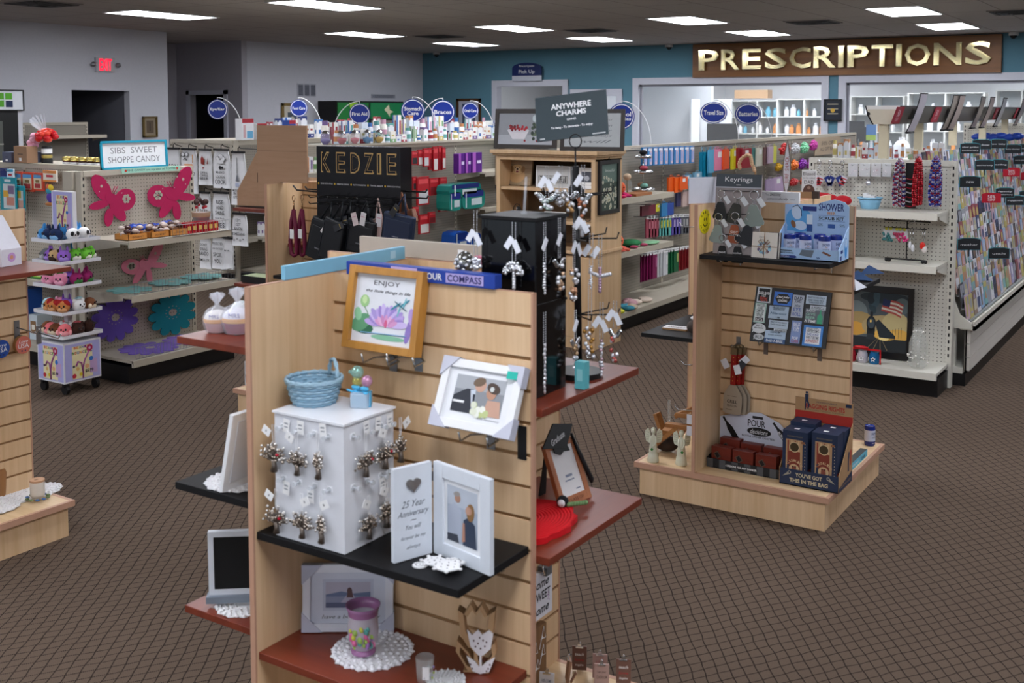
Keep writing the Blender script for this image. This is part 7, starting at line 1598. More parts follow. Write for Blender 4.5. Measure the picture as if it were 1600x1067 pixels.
# ---- black necklace tower
T=thing('necklace_tower','tall glossy black tower hung with silver necklaces and ornaments','display stand',(-1.448,2.296,1.1008));a=MB();GBK=C('070709',.12);a.box(-.078,.078,-.074,.074,0,.43,GBK);obj('tower',a,T,bevel=.002);a=MB();a.box(-.083,.083,-.079,.079,.43,.438,BLACKW);obj('top_plate',a,T);a=MB();a.box(-.08,.08,-.076,.076,.222,.228,GBK);obj('seam',a,T)
for z in(.415,.205):
    for u in(-.06,-.022,.02,.058):knob(T,(u,-.074,z),'Y',False);knob(T,(.078,u,z),'X',False)
a=MB();a.box(-.006,.006,-.006,.006,.438,.444,ACRYL);a.tube([(0,0,.44),(.006,.0,.53)],.0035,ACRYL,6);obj('rod',a,T)
# ---- wire spinner with black pole
p=at(913,585,Z=1.1);SPX,SPY=-1.4,2.49;T=thing('charm_spinner','black pole charm spinner with wire arms and round base','display stand',(SPX,SPY,1.1008))
a=MB();a.cyl((0,0,0),.062,.014,BLACK,28);obj('base',a,T);a=MB();a.tube([(0,0,.014),(-.012,0,.52)],.0095,BLACK,10);a.lathe([(.014,.46),(.02,.47),(.02,.49),(.014,.5)],BLACK,14,Tr(-.012,0,0));obj('pole',a,T)
for(z,L,angs)in((.475,.1,(-.2,.9,2.1,3.2,4.3,5.4)),(.36,.11,(.2,1.3,-.8)),(.16,.11,(.3,1.2,-.7))):
    for q in angs:a=MB();a.tube([(-.01,0,z),(-.01+L*math.cos(q),L*math.sin(q),z+.006),(-.01+L*1.05*math.cos(q),L*1.05*math.sin(q),z+.022)],.0022,BLACK,5);obj('arm',a,T)
# the sign clipped on top
T=thing('charms_sign','dark slate card sign reading ANYWHERE CHARMS above the charm spinner','sign',(0,0,0));D0=2.5
TLp,BLp,BRp=at(832,154,Y=2.52),at(838.5,222,Y=2.49),at(951,209,Y=2.55);M,w,h=plate_frame(TLp,BLp,BRp)
a=MB();a.box(0,w,0,h,-.003,0,C('2E3C42',.55),M)
for s_,y,ww,hh_ in(('ANYWHERE',.74,.56,.13),('CHARMS',.58,.42,.12),('GANZ',.43,.13,.045),('To hang - To decorate - To enjoy',.26,.58,.065)):a.text(s_,w*.5,h*y,w*ww,h*hh_,WHITE,.0006,M,bold=.025)
a.rect(w*.05,w*.12,h*.03,h*.06,C('B9BEC0'),.0006,M);a.rect(w*.78,w*.96,h*.03,h*.055,C('B9BEC0'),.0006,M);obj('card',a,T)
b=at(899,218,Y=2.5);a=MB();a.tube([(b.x+.018*math.cos(2*PI*i/14),b.y,b.z+.018*math.sin(2*PI*i/14)-.004)for i in range(14)],.0018,BLACK,5,closed=True);a.tube([(b.x,b.y,b.z-.02),(SPX-.012,SPY,1.1008+.52)],.0025,BLACK,5);a.lathe([(.009,0),(.009,.05)],BLACK,10,Tr(SPX-.012,SPY,1.1008+.5));obj('clip_holder',a,T)
def chain(a,x,y,z0,z1,s=.0045):
    n=int((z1-z0)/.0055)
    for q in(-1,1):
        for i in range(n):a.ball((x+q*s,y,z0+(z1-z0)*i/n),(.0016,.0016,.0025),CHAIN,5,4)
def charm(px,ytop,ych,ybot,kind,ax,val,label,tags=1,w=14,col=None):
    kw={'Y':val}if ax=='Y' else{'X':val};t=at(px,ytop,**kw);c=at(px,ych,**kw);b=at(px,ybot,**kw)
    T=thing('hanging_charm',label,'ornament',(t.x,t.y,t.z),0 if ax=='Y' else PI/2,'silver charms on chains');zc,zb=c.z-t.z,b.z-t.z;H=zc-zb;Wd=w/600
    a=MB();chain(a,0,0,zc,0);obj('chain',a,T);a=MB();rr=random.Random(int(px*7+ytop));cm=C(col,.15,.5)if col else CRYSTAL
    if kind=='tree':
        for i in range(60):q=PI*((i*.618)%1);r_=Wd*math.sqrt(((i*.37)%1)*.85+.15);a.ball((r_*math.cos(q),rr.uniform(-.007,.003),zc-H*.45+r_*.95*math.sin(q)),.0052,cm if i%3 else CHROME,6,4)
        for z in range(7):a.ball((0,0,zc-H*.35-z*H*.1),(.005,.005,.006),cm,6,4)
    elif kind=='wing':
        for s_ in(-1,1):
            for k in range(4):a.ball((s_*Wd*(.35+.15*k),0,zc-H*.2+.004*k),(Wd*.4,.003,.006),CHROME,8,5,M=None)
        for k in range(12):a.ball((rr.uniform(-.5,.5)*Wd,-.004,zc-H*rr.uniform(.15,.9)),.006,cm if k%2 else CRYSTAL,6,4)
    elif kind=='cross':
        for k in range(9):a.ball((0,0,zc-H*(k+.5)/9),(.0055,.004,.006),cm,7,5)
        for k in range(-4,5):a.ball((Wd*k/4,0,zc-H*.35+.002*abs(k)),(.006,.004,.0055),CRYSTAL,7,5)
    elif kind=='bar':
        for k in range(12):a.ball((rr.uniform(-.002,.002),0,zc-H*(k+.5)/12),(Wd*.28*(1+.5*math.sin(k)),.004,H/20),cm if k%3==0 else CRYSTAL,7,5)
    else:
        for k in range(20):a.ball((rr.uniform(-1,1)*Wd*.8,rr.uniform(-.005,.003),zc-H*rr.uniform(.05,.95)),.006,cm if k%2 else CRYSTAL,6,4)
        a.tube([(.011*math.cos(2*PI*i/10),0,zb+.01+.011*math.sin(2*PI*i/10))for i in range(10)],.002,CHROME,5,closed=True)
    obj('pendant',a,T)
    for k in range(tags):
        a=MB();Mx=Tr(-.01+.022*k,-.006-.002*k,zc*.55-.008*k)@Ry(.6-1.1*k);a.box(-.0075,.0075,-.0012,0,-.016,.016,C('E9ECF4',.5),Mx);obj('price_tag',a,T,label='white price tag')
charm(743,326,402,421,'cluster','Y',2.2,'glittering silver pendant at the left corner of the black tower',2,10)
charm(803,345,407,452,'tree','Y',2.208,'crystal tree pendant on the front of the black tower',2,17);charm(851,345,410,460,'bar','X',-1.357,'slim crystal pendant on the right face of the tower, upper row',1,10)
charm(874,338,402,463,'wing','X',-1.355,'angel pendant with silver wings on the right face of the tower',1,16,'C9A88A');charm(897,345,418,470,'cluster','X',-1.352,'gold and crystal cluster pendant at the tower right corner',2,12,'B98A6A')
charm(851,485,537,615,'bar','X',-1.357,'long slim crystal pendant on the lower row of the tower',0,8);charm(899,482,528,582,'wing','X',-1.352,'angel pendant with bronze wings on the lower row of the tower',1,13,'A88A6A')
charm(855,258,306,332,'wing','Y',2.4,'pale winged bird pendant at the left of the spinner arms',2,20,'A8B8B0');charm(876,256,296,322,'cluster','Y',2.42,'small crystal pendant, second on the spinner arms',1,9,'B0A8A0')
charm(891,258,302,332,'wing','Y',2.44,'amber angel pendant with silver wings by the spinner pole',0,13,'B08858');charm(911,255,304,342,'wing','Y',2.46,'orange angel pendant with pale wings right of the spinner pole',1,15,'C07A5A')
charm(910,345,352,368,'cross','Y',2.42,'small silver cross pendant below the orange angel',2,10);charm(924,362,415,452,'bar','Y',2.47,'slim clear pendant left of the crystal cross',1,9);charm(938,365,418,457,'cross','Y',2.49,'large crystal cross pendant on the right spinner arm',1,17,'A88AA0')
charm(922,440,510,560,'cluster','Y',2.46,'amber and green cluster pendant behind the tower corner',0,10,'A87A3A');charm(940,470,530,588,'bar','Y',2.47,'long crystal pendant, lower right of the spinner',2,12,'C0A0A8');charm(961,468,512,572,'wing','Y',2.49,'red and crystal winged pendant at the far right of the spinner',2,11,'A8504A')
p=at(905,606,Z=1.1);T=thing('teal_box','small teal card box standing at the corner of the black tower','box',(p.x+.008,p.y,1.101));a=MB();a.box(-.014,.014,-.012,.012,0,.068,C('5FB4BC',.5));a.rect(-.008,.008,.02,.05,C('8FD0D4'),.0126,FRONT);obj('box',a,T)
# ---- right lower shelf: graduation frame and pot holder
T=thing('graduation_frame','copper wood frame topped by a black graduation cap cut out','picture',(0,0,0));BLg,BRg,TLg=Vector((-1.424,2.45,.749)),Vector((-1.405,2.575,.749)),at(869,694,X=-1.478);M,w,h=plate_frame(TLg,BLg,BRg)
a=MB();CW_=wood('copper_wood','A5643E','B8764C',.45)
for q in((0,.017,0,h),(w-.017,w,0,h),(.017,w-.017,0,.024),(.017,w-.017,h-.017,h)):a.box(q[0],q[1],q[2],q[3],-.014,0,CW_,M)
a.text('CLASS OF',w*.5,.012,w*.5,.008,C('5A3018'),.0006,M);obj('frame',a,T,bevel=.0008)
a=MB();a.box(.012,w-.012,.012,h-.012,-.01,-.004,PAPER,M);a.rect(w*.4,w*.62,h*.42,h*.46,C('8A94A8'),-.0034,M);a.rect(w*.35,w*.65,h*.36,h*.38,C('8A94A8'),-.0034,M);a.rect(w*.62,w*.76,h*.2,h*.22,C('8A94A8'),-.0034,M);obj('paper',a,T)
a=MB();a.prism([(w*-.12,h*.96),(w*.42,h*1.28),(w*1.02,h*1.18),(w*.62,h*.86)],.001,.006,BLACK,M);a.prism([(w*.2,h*1.0),(w*.66,h*.93),(w*.7,h*.8),(w*.5,h*.82),(w*.38,h*.78),(w*.22,h*.84)],.001,.005,BLACK,M);a.text('Graduate',w*.42,h*1.04,w*.5,h*.09,WHITE,.0066,M,shear=.4,rot=.25)
a.tube([(w*.9,h*1.05,.004),(w*.98,h*.7,.004),(w*1.12,h*.25,.002),(w*1.1,h*.2,.002)],[.004,.006,.008,.003],BLACK,6,M=M);obj('cap',a,T);a=MB();a.prism([(.0,.0),(.03,0),(.02,.14),(.012,.14)],0,.003,BLACK,frame((-1.5,2.5,.0),(.1,1,0),(0,0,1))if False else frame((-1.53,2.5,.749),(.1,1,0),(.1,0,1)));obj('easel_leg',a,T)
T=thing('pot_holder','bright red crocheted pot holder with ruffled edge on the cherry shelf','pot holder',(-1.445,2.30,.7495));a=MB();RD=C('D00818',.9);n=40
pts=[((.105+.006*math.sin(i*PI*2/3))*math.cos(2*PI*i/n),(.12+.006*math.sin(i*PI*2/3))*math.sin(2*PI*i/n))for i in range(n)];a.prism(pts,0,.012,RD,smooth=True)
for k in range(1,15):
    r_=k/15;a.tube([(.105*r_*math.cos(2*PI*i/n),.12*r_*math.sin(2*PI*i/n),.0105+.002*(1-r_))for i in range(n)],.0045,RD,5,closed=True)
obj('body',a,T);T.scale=(1.08,1.3,1.25)
T=thing('crochet_bird','small black and white crochet penguin with green tail by the pot holder','crochet toy',(-1.41,2.425,.766));a=MB();a.ball((0,0,.014),(.016,.016,.016),C('141416',.9),10,7);obj('body',a,T);a=MB();a.ball((.004,-.014,.014),(.011,.007,.01),C('E4E4E8',.9),9,6);a.ball((.01,-.02,.012),.0016,BLACK,6,4);obj('face',a,T)
a=MB()
for i in range(7):a.ball((.016+i*.005,.004+i*.006,.008),(.007,.009,.006),C('6A8A5A',.9),7,5)
obj('tail',a,T)
# ---- left side shelves
def cupcake(px,py,Z,c1,c2,lab,s=1.0):
    p=at(px,py,Z=Z);T=thing('wrapped_cupcake',lab,'gift',(p.x,p.y,Z+.001),0,'cellophane wrapped cupcake soaps');T.scale=(s,s,s)
    a=MB();a.lathe([(.024,0),(.03,.012),(.033,.03)],C(c1,.6),18);obj('cup',a,T);a=MB();a.lathe([(.034,.03),(.033,.04),(.024,.052),(.001,.058)],C(c2,.6),16);a.lathe([(.0345,.026),(.0355,.032),(.034,.036)],C('D89A3A'),16,cap=False);a.text('MRS',0,.044,.025,.01,C('4A4AA0'),.033,Rz(YAW)@FRONT);obj('frosting',a,T)
    a=MB();n=18
    def fl(r,z,k):return(r*(1+.05*math.sin(k*3)),z)
    a.lathe([(.03,0),(.037,.02),(.038,.04),(.028,.058),(.008,.068),(.006,.073),(.014,.088),(.02,.1)],CELLO,14,cap=False);obj('cellophane',a,T)
    for q in range(4):a=MB();a.prism([(0,0),(.006,0),(.018,.03),(-.012,.034)],0,.0006,CELLO,Tr(0,0,.07)@Rz(q*1.5)@FRONT@Rz(.5));obj('gather',a,T)
cupcake(340,518,1.2165,'C9A0A4','E2DEDC','cellophane wrapped cupcake with orange edged icing, left one');cupcake(372,520,1.2165,'8E2A58','DCDCE8','cellophane wrapped cupcake with purple lettering, half behind the panel',1.15)
p=at(381,505,Z=1.2165);T=thing('wrapped_soap','round white and aqua wrapped ball tight behind the maple panel edge','gift',(p.x+.02,p.y-.03,1.2175));a=MB();a.ball((0,0,.034),(.03,.03,.034),C('DCE6EA',.3),14,10);a.ball((0,0,.022),(.0305,.0305,.022),C('6AB8C8',.3),14,8);obj('ball',a,T)
T=thing('white_board','plain white frame back seen edge on, leaning on the left black shelf','picture',(0,0,.841));p0,p1,t0=at(336,772,Z=.841),at(386,786,Z=.841),None
a=MB();M=frame((-2.06,1.86,0.006),(.0,1,0),(.22,0,1));a.box(0,.2,0,.205,-.012,.0,WHITE,M);a.box(.02,.18,.02,.185,.0002,.002,C('D8DAE0'),M);obj('board',a,T);T['label']='plain white frame leaning on the left black shelf above a doily'
o=single('lace_doily',doily(.085,12,seed=8),'white crochet doily drooping over the front of the left black shelf','doily',(-2.1,1.955,.8412));
T=thing('framed_chalkboard','white framed black board on a grey foot, lower left shelf','board',(0,0,0));M,w,h=plate_frame((-2.20,1.906,.655),(-2.19,1.9,.505),(-1.99,2.06,.505));a=MB()
M,w,h=plate_frame(at(322,847,X=-2.19),at(327,945,X=-2.19),Vector((-2.02,2.06,at(327,945,X=-2.19).z)))
for q in((0,.014,0,h),(w-.014,w,0,h),(.014,w-.014,0,.014),(.014,w-.014,h-.014,h)):a.box(q[0],q[1],q[2],q[3],-.016,0,C('DDE2EA',.4),M)
obj('frame',a,T);a=MB();a.box(.01,w-.01,.01,h-.01,-.01,-.004,C('0E0E10',.8),M);obj('board',a,T);a=MB();a.box(-.006,w,-.018,-.0005,-.02,.012,C('7A8490',.5),M);obj('foot',a,T)
o=single('lace_doily',doily(.075,12,seed=9),'white crochet doily on the lower left cherry shelf','doily',(-2.12,1.985,.4958));T.location.z+=max(0,.4965-(at(327,945,X=-2.19).z-.018))+.012
# ---- hanging sign and clipboards on the right side of the base
HX=FX+PP
T=thing('home_sign','white hanging block sign reading home SWEET home on the right slats','sign',(0,0,0));a0,a1=at(836,900,X=HX+.03),at(862,895,X=HX+.03);zt=at(850,893,X=HX+.03).z;zb=at(850,962,X=HX+.03).z;yc=(a0.y+a1.y)/2;w=abs(a1.y-a0.y);h=zt-zb;T.location=(HX+.012,yc-.012,zb)
w+=.03;a=MB();a.box(-w/2,w/2,0,h,0,.018,C('DCDCE4',.6),RIGHT);obj('block',a,T);a=MB()
for s_,y,sh in(('home',.78,.4),('SWEET',.5,0),('home',.2,.4)):a.text(s_,.004 if sh==0 else-.004,h*y,w*.75,h*.2,INK,.0186,RIGHT,shear=sh,bold=.02)
for k in range(7):a.disc(w*.32+.004*math.cos(k*2.4),h*.3+k*.004,.002,C('9A4FA8'),.0187,6,M=RIGHT)
a.disc(-w*.42,h*.5,.006,C('B0305A'),.0187,8,M=RIGHT);obj('lettering',a,T);a=MB();a.tube([(-.01,0,h+.03),(.02,0,h+.028),(.03,0,h),(.012,0,h-.004)],.003,CHROME,6);a.box(.0,.03,.01,.04,h-.01,h+.014,C('5A5C60',.4));obj('clip',a,T)
BASEZ=HL+.001
T=thing('arrow_board','brown wooden board with white string art arrows leaning on the right slats','board',(HX+.001,0,0));a0=at(838,1010,X=HX+.03);T.location=(HX+.004,a0.y+.01,BASEZ);h=at(850,977,X=HX+.03).z-BASEZ;a=MB();a.box(-.045,.055,0,h,0,.02,wood('barn','6E4E30','86623E',.7),RIGHT);obj('board',a,T);a=MB();rr=random.Random(2)
for(cx,cz,s_)in((.03,.13,.03),(-.012,.1,.028),(.03,.08,.026),(.0,.05,.024)):a.tube([(cx-s_*.5,cz-s_,.0215),(cx+s_*.3,cz+s_,.0215),(cx+s_*.6,cz-s_*.2,.0215),(cx-s_*.3,cz-s_*.1,.0215)],.0012,WHITE,4,M=RIGHT);a.ball((.0215,cx,cz),.003,WHITE,6,4)
obj('string_art',a,T)
def clipboard(px,py,rz,c,lines,lab,s=1.0):
    p=at(px,py,Z=BASEZ);T=thing('mini_clipboard',lab,'clipboard',(p.x,p.y,BASEZ),rz,'small standing clipboards');T.scale=(s,s,s);M=Rx(-.12)@FRONT;a=MB();a.box(-.021,.021,.004,.072,-.006,0,C(c,.6),M)
    for(t_,y,cc,w_)in lines:a.text(t_,0,y,w_,.0085,C(cc,.6),.0006,M,shear=.25,bold=.01)
    obj('board',a,T);a=MB();a.box(-.011,.011,.068,.072,0,.004,CHROME,M);a.box(-.005,.005,.07,.08,-.001,.002,CHROME,M);a.tube([(-.004,.08,0),(0,.085,0),(.004,.08,0)],.0014,CHROME,5,M=M);obj('clip',a,T);a=MB();a.box(-.008,.008,.012,.014,0,.04,C(c,.6),Rx(-.5));obj('foot',a,T)
tch=[('teach',.05,'E8E0DC',.026),('love',.034,'A02A2A',.028),('inspire',.018,'E8E0DC',.024)]
clipboard(905,1049,.45,'6E4E42',tch,'brown teach love inspire clipboard, left and tallest one');clipboard(974,1070,.45,'6E4E42',tch,'brown teach love inspire clipboard, right one');clipboard(937,1062,.4,'A08078',[('LOVE',.05,'A04A4A',.024),('to learn',.034,'5A4A44',.024)],'pale wood clipboard behind, between the two brown ones');clipboard(940,1078,.5,'B0928A',[('I am your',.05,'5A4A44',.026),('CLASSROOM',.036,'5A4A44',.03)],'pale wood clipboard in front at the bottom edge');clipboard(884,1066,-.9,'9A7660',[],'pale wood clipboard seen edge on left of the brown one')
clipboard(853,1092,.3,'D4D8E4',[('WELCOME',.05,'5A6A8A',.028)],'white WELCOME clipboard at the bottom edge before the arrow board')
# ================================================================ RIGHT DISPLAY GOODS
DS=DY-PP
p=at(1102,345,X=DX-PP+TK+.002);T=thing('smiley_sticker','yellow smiley face sticker on the inner side of the right display','sticker',(DX-PP+TK+.0004,p.y,p.z));c_,w,z0,h=onX(1092.5,1110.5,327,365,DX-PP+TK+.001);T.location=(DX-PP+TK+.0004,c_,z0+h/2);r=h/2
a=MB();a.prism([(w/2*math.cos(2*PI*i/36),r*math.sin(2*PI*i/36))for i in range(36)],0,.001,C('E8D81A',.4),RIGHT);q=w/2/r
for s_ in(-1,1):a.flat(wing(s_*r*.17*q,r*.18,r*.06*q,r*.14,0,12),BLACK,.0014,RIGHT)
a.tube([(r*.38*q*math.cos(t),r*.38*math.sin(t),.0016)for t in[PI*(1.15+.7*i/10)for i in range(11)]],.0022,BLACK,4,M=RIGHT)
for i,ch in enumerate('SMILE'):t=PI*(.78-.14*i);a.text(ch,r*.76*q*math.cos(t),r*.76*math.sin(t),r*.17*q,r*.22,BLACK,.0014,RIGHT,rot=t-PI/2,bold=.02)
for i,ch in enumerate('BE IN TOUCH'):
    if ch!=' ':t=PI*(1.12+.076*i);a.text(ch,r*.76*q*math.cos(t),r*.76*math.sin(t),r*.12*q,r*.17,BLACK,.0014,RIGHT,rot=t+PI/2,bold=.02)
obj('face',a,T)
# keyring stand
T=thing('keyring_stand','grey wood keyring stand headed Keyrings hung with slogan tags','display stand',(-1.822,4.66,1.151));M=Rz(.09)@Rx(-.13)@FRONT;w,h=.104,.36
a=MB();a.box(-w,w,0,h,-.012,0,wood('grey_wash','8A8080','9C9290',.6));a.v=[tuple(M@Vector(v))for v in a.v];obj('back_board',a,T)
a=MB();a.box(-w,w,h*.84,h,.0003,.002,C('3C444C',.5),M);a.rect(-w,w,h*.825,h*.84,C('B9BCC4'),.0012,M);a.text('Keyrings',0,h*.925,w*1.2,h*.08,WHITE,.0026,M,bold=.0);a.rect(-w*.1,w*.1,h*.862,h*.868,WHITE,.0026,M);obj('header',a,T)
for f_ in(.79,.5,.24):a=MB();a.tube([(-w*.85,h*f_,.01),(w*.85,h*f_,.01)],.0018,BLACK,5,M=M);obj('rail',a,T)
a=MB();a.box(-w*.9,w*.9,-.0,.09,-.0,.004,C('8A8080'));obj('foot',a,T)
TMat=Tr(*T.location)@M
def keytag(x,y,c,tc,ls,lab,rot=0.0,s=1.0,n=2,ring=True,z0=.016):
    loc=TMat@Vector((x*w,y*h,z0));K=thing('slogan_keyring',lab,'keyring',loc,.09,'slogan keyrings on the stand');s*=1.4;K.scale=(s,s,s)
    a=MB();a.tube([(.012*math.cos(2*PI*i/16),0,-.012+.012*math.sin(2*PI*i/16))for i in range(16)],.0013,CHROME,5,closed=True)
    for i in range(3):a.tube([(.003*math.cos(2*PI*k/8),.0,-.026-i*.005+.003*math.sin(2*PI*k/8))for k in range(8)],.0009,CHROME,4,closed=True)
    obj('ring',a,K)
    for k in range(n):
        a=MB();Mk=Tr(0,-.004*(n-1-k)-.0,-.038)@Ry(rot+.16*(k-(n-1)))@FRONT;pts=[(-.008,0),(.008,0),(.0115,-.004),(.021,-.05),(.018,-.056),(-.018,-.056),(-.021,-.05),(-.0115,-.004)][::-1]
        a.prism(pts,0,.003,C(c,.55),Mk)
        if k==n-1:
            for i,l_ in enumerate(ls):a.text(l_,0,-.022-i*.009,min(.028,.006*len(l_)+.006),.0065,C(tc,.6),.0034,Mk,bold=.02)
        obj('tag',a,K)
    a=MB();a.box(-.007,.007,-.001,0,-.026,0,C('DFE2E6',.5),Tr(.012,.002,-.02)@Ry(-.6));obj('price_tag',a,K)
keytag(-.72,.79,'1E2022','D8D8D8',['WANTED','DAD','of fun'],'black slogan keyring, top row left',.12,n=2);keytag(.0,.8,'34342E','D8D4C8',['DAD','you are','the best'],'dark olive slogan keyring, top row centre',.3,1.15,2);keytag(.72,.8,'8A9690','C9D0CC',['DAD'],'grey green slogan keyring, top row right',.1,1.2,3)
keytag(-.78,.5,'8E9C98','DDE2E0',['BEST','DAD'],'pale grey green slogan keyring, second row left',.2,n=2);keytag(-.05,.52,'9A4F2E','EDE4DC',['GOT','BEER?'],'rust orange GOT BEER keyring in the second row',.06,1.05,1);keytag(.6,.52,'24282E','B8BCC0',['DAD\'S','taxi'],'dark slate slogan keyrings fanned out, second row right',.5,1.1,3)
keytag(-.55,.24,'141416','E0E0E0',['not','lost','keys'],'black slogan keyring, bottom row left',0,.95,1);keytag(.12,.24,'141416','E0E0E0',['coolest','dad','keys'],'black slogan keyring, bottom row right',0,.95,1)
# stack of coasters tied with twine
T=thing('coaster_set','square coaster stack tied with twine showing blue wreath print','coaster set',(-1.672,4.61,1.1515),.02);M=Rx(-.15)@FRONT;a=MB();w2=.056
for k in range(4):a.box(-w2-.001*k,w2+.003*k,0,.112+.001*k,-.008*k-.007,-.008*k,C('D8D2C8' if k%2==0 else '3A3230',.6),M)
a.M=M@Tr(0,.056,.0006)
for i in range(18):q=i*.35;a.disc(.024*math.cos(q)+.002*math.sin(i*3),-.012+.022*math.sin(q),.007,C(['7FB4CC','5A6A8A','A8C4D0','B9A8A0','6A5A7A','9ACCE0'][i%6],.6),i*2e-5,8)
a.text('You\'re',-.012,.036,.026,.009,C('6A6A70'),.0004,shear=.3);a.text('loved',-.01,.024,.024,.009,C('6A6A70'),.0004,shear=.3);obj('coasters',a,T)
a=MB();tw=C('8A6A4A',.9);a.tube([(0,0,.003),(0,.115,.003)],.0016,tw,5,M=M);a.tube([(-w2-.002,.05,.003),(w2+.002,.05,.003)],.0016,tw,5,M=M)
for s_ in(-1,1):a.tube([(0,.055,.004),(s_*.018,.08,.008),(s_*.026,.07,.006),(s_*.012,.058,.004)],.0016,tw,5,M=M);a.tube([(0,.05,.004),(s_*.02,.025,.004)],.0014,tw,5,M=M)
obj('twine',a,T)
# shower beer box
T=thing('shower_kit_box','pale blue counter box headed SHOWER BEER SCRUB KIT holding cans','display box',(-1.5,4.645,1.1515),0);LB=C('8FB4DC',.5);LB2=C('A4C4E8',.5);NV=C('16307A',.45);w,d=.143,.15
a=MB();a.box(-w,w,0,d,0,.004,LB);a.box(-w,w,0,.003,0,.048,LB2)
for s_ in(-1,1):a.prism([(0,0),(d,0),(d,.14),(.0,.048)],-.0015,.0015,LB2,frame((s_*w,0,0),(0,1,0),(0,0,1)))
hb=.255;bp=[(-w,0),(w,0),(w,hb*.88),(w*.85,hb*.96),(w*.55,hb*1.0),(w*.2,hb*.95),(0,hb*.9),(-w,hb*.88)];a.prism(bp,-.003,0,LB2,Tr(0,d,0)@FRONT);B=Tr(0,d-.0,0)@FRONT;a.text('SHOWER',w*.46,hb*.86,w*.78,hb*.13,NV,.0006,B,bold=.02);a.text('BEER',w*.46,hb*.755,w*.26,hb*.045,C('C0844A'),.0006,B,bold=.02);a.rect(w*.05,w*.88,hb*.712,hb*.718,NV,.0006,B);a.text('SCRUB KIT',w*.46,hb*.665,w*.78,hb*.055,C('1E2430'),.0006,B,bold=.03);a.rect(w*.05,w*.88,hb*.615,hb*.621,NV,.0006,B)
a.text('50%',w*.12,hb*.55,w*.16,hb*.05,C('2A3A5A'),.0006,B);a.text('50%',w*.8,hb*.55,w*.16,hb*.05,C('2A3A5A'),.0006,B);a.box(w*.36,w*.58,hb*.5,hb*.57,0,.0006,C('2F5AA0'),B)
a.flat(wing(-w*.55,hb*.62,w*.42,hb*.22,0),C('5AA4DC'),.0006,B);a.flat([(-w*.92,hb*.5),(-w*.12,hb*.5),(-w*.12,hb*.42),(-w*.92,hb*.42)],C('5AA4DC'),.0007,B);a.flat(wing(-w*.62,hb*.74,w*.16,hb*.12,.3),C('C9DCF0'),.001,B);a.tube([(-w*.75,hb*.84,.0012),(-w*.6,hb*.88,.0012),(-w*.48,hb*.8,.0012),(-w*.47,hb*.68,.0012)],.002,C('2A3A5A'),4,M=B);a.flat(wing(-w*.5,hb*.52,w*.2,hb*.08,-.2),C('C9DCF0'),.0011,B);a.flat(wing(-w*.72,hb*.54,w*.07,hb*.07,.4),C('8A5A3A'),.0013,B)
a.box(-w*.3,-w*.12,hb*.55,hb*.72,.0012,.002,C('D8E8F4'),B);a.rect(-w*.3,-w*.12,hb*.42,hb*.55,C('1E4A8A'),.0016,B);a.box(-w*.44,.0,hb*.78,hb*.86,.0006,.0012,NV,B)
Fp=Tr(0,-.0004,0)@FRONT;a.text('BREWING',-w*.55,.027,w*.4,.007,C('1E2430'),.0003,Fp,bold=.02);a.rect(-w*.75,-w*.4,.034,.038,C('2A3440'),.0003,Fp);a.flat([(-w,.005),(-w*.3,.005),(-w*.24,.0105),(-w*.3,.016),(-w,.016)],NV,.0003,Fp);a.text('CONTAINS',-w*.65,.0105,w*.34,.005,WHITE,.0006,Fp);a.flat([(-w*.18,.02),(-w*.1,.044),(w*.28,.044),(w*.2,.012)],C('6A7684'),.0003,Fp);a.flat([(w*.5,.036),(w*.56,.042),(w*.8,.028),(w*.74,.022)],C('7A4A3A'),.0003,Fp);a.text('>>',w*.4,.012,w*.1,.009,NV,.0003,Fp,bold=.04)
Sp=Tr(w+.0018,d/2,0)@RIGHT;a.flat([(-.055,.004),(-.03,.004),(-.03,.024),(-.055,.02)],NV,0,Sp);a.rect(-.045,-.012,.032,.046,NV,0,Sp);a.flat(wing(.03,.05,.02,.045,0),C('3A8AD0'),.0003,Sp);a.flat(wing(.03,.07,.012,.02,0),C('C9DCF0'),.0006,Sp);obj('tray',a,T)
def can_mesh(mb,s=1.0):
    r=.026;W1=C('C4CCE4',.3);N1=C('14287A',.25)
    mb.lathe([(r*.85,0),(r,.006),(r,.024)],N1,22);mb.lathe([(r,.024),(r,.078)],W1,22,cap=False);mb.lathe([(r*.99,.078),(r*1.0,.084),(r*.92,.094),(r*.93,.098),(r*.84,.098),(r*.82,.094),(.001,.094)],N1,22,cap=False)
    for q in(0,1):
        def wrap(txt,z,hh,ww,m):
            vs,fs=text_mesh(txt,False,0,.02);xs=[v[0]for v in vs];ys=[v[1]for v in vs];W0=max(xs)-min(xs);H0=max(ys)-min(ys);out=[]
            for v in vs:an=-PI/2+.35+q*2.6+((v[0]-min(xs))/W0-.5)*ww/r;out.append((r*1.012*math.cos(an),r*1.012*math.sin(an),z+((v[1]-min(ys))/H0-.5)*hh))
            mb.add(out,fs,m)
        wrap('SHOWER',.062,.012,.036,C('14286A'));wrap('BEER',.052,.004,.012,C('C0844A'));wrap('SCRUB KIT',.043,.006,.032,C('5A6478'));wrap('50%  50%',.015,.005,.03,C('B9C4DC'))
CAN=cached('can',can_mesh)
for i,(x,y,rz,lab)in enumerate([(-.085,.05,.2,'left one in the front row'),(-.012,.04,.5,'middle one in the front row'),(.07,.045,.3,'right one in the front row'),(.03,.11,.1,'middle one in the back row'),(.1,.11,.6,'right one in the back row'),(-.06,.112,.2,'left one in the back row')]):
    tag(obj('beer_can',CAN,None,(-1.5+x,4.645+y,1.1565),(0,0,rz)),'blue and white SHOWER can in the pale blue box, '+lab,'can','cans in the shower kit box')
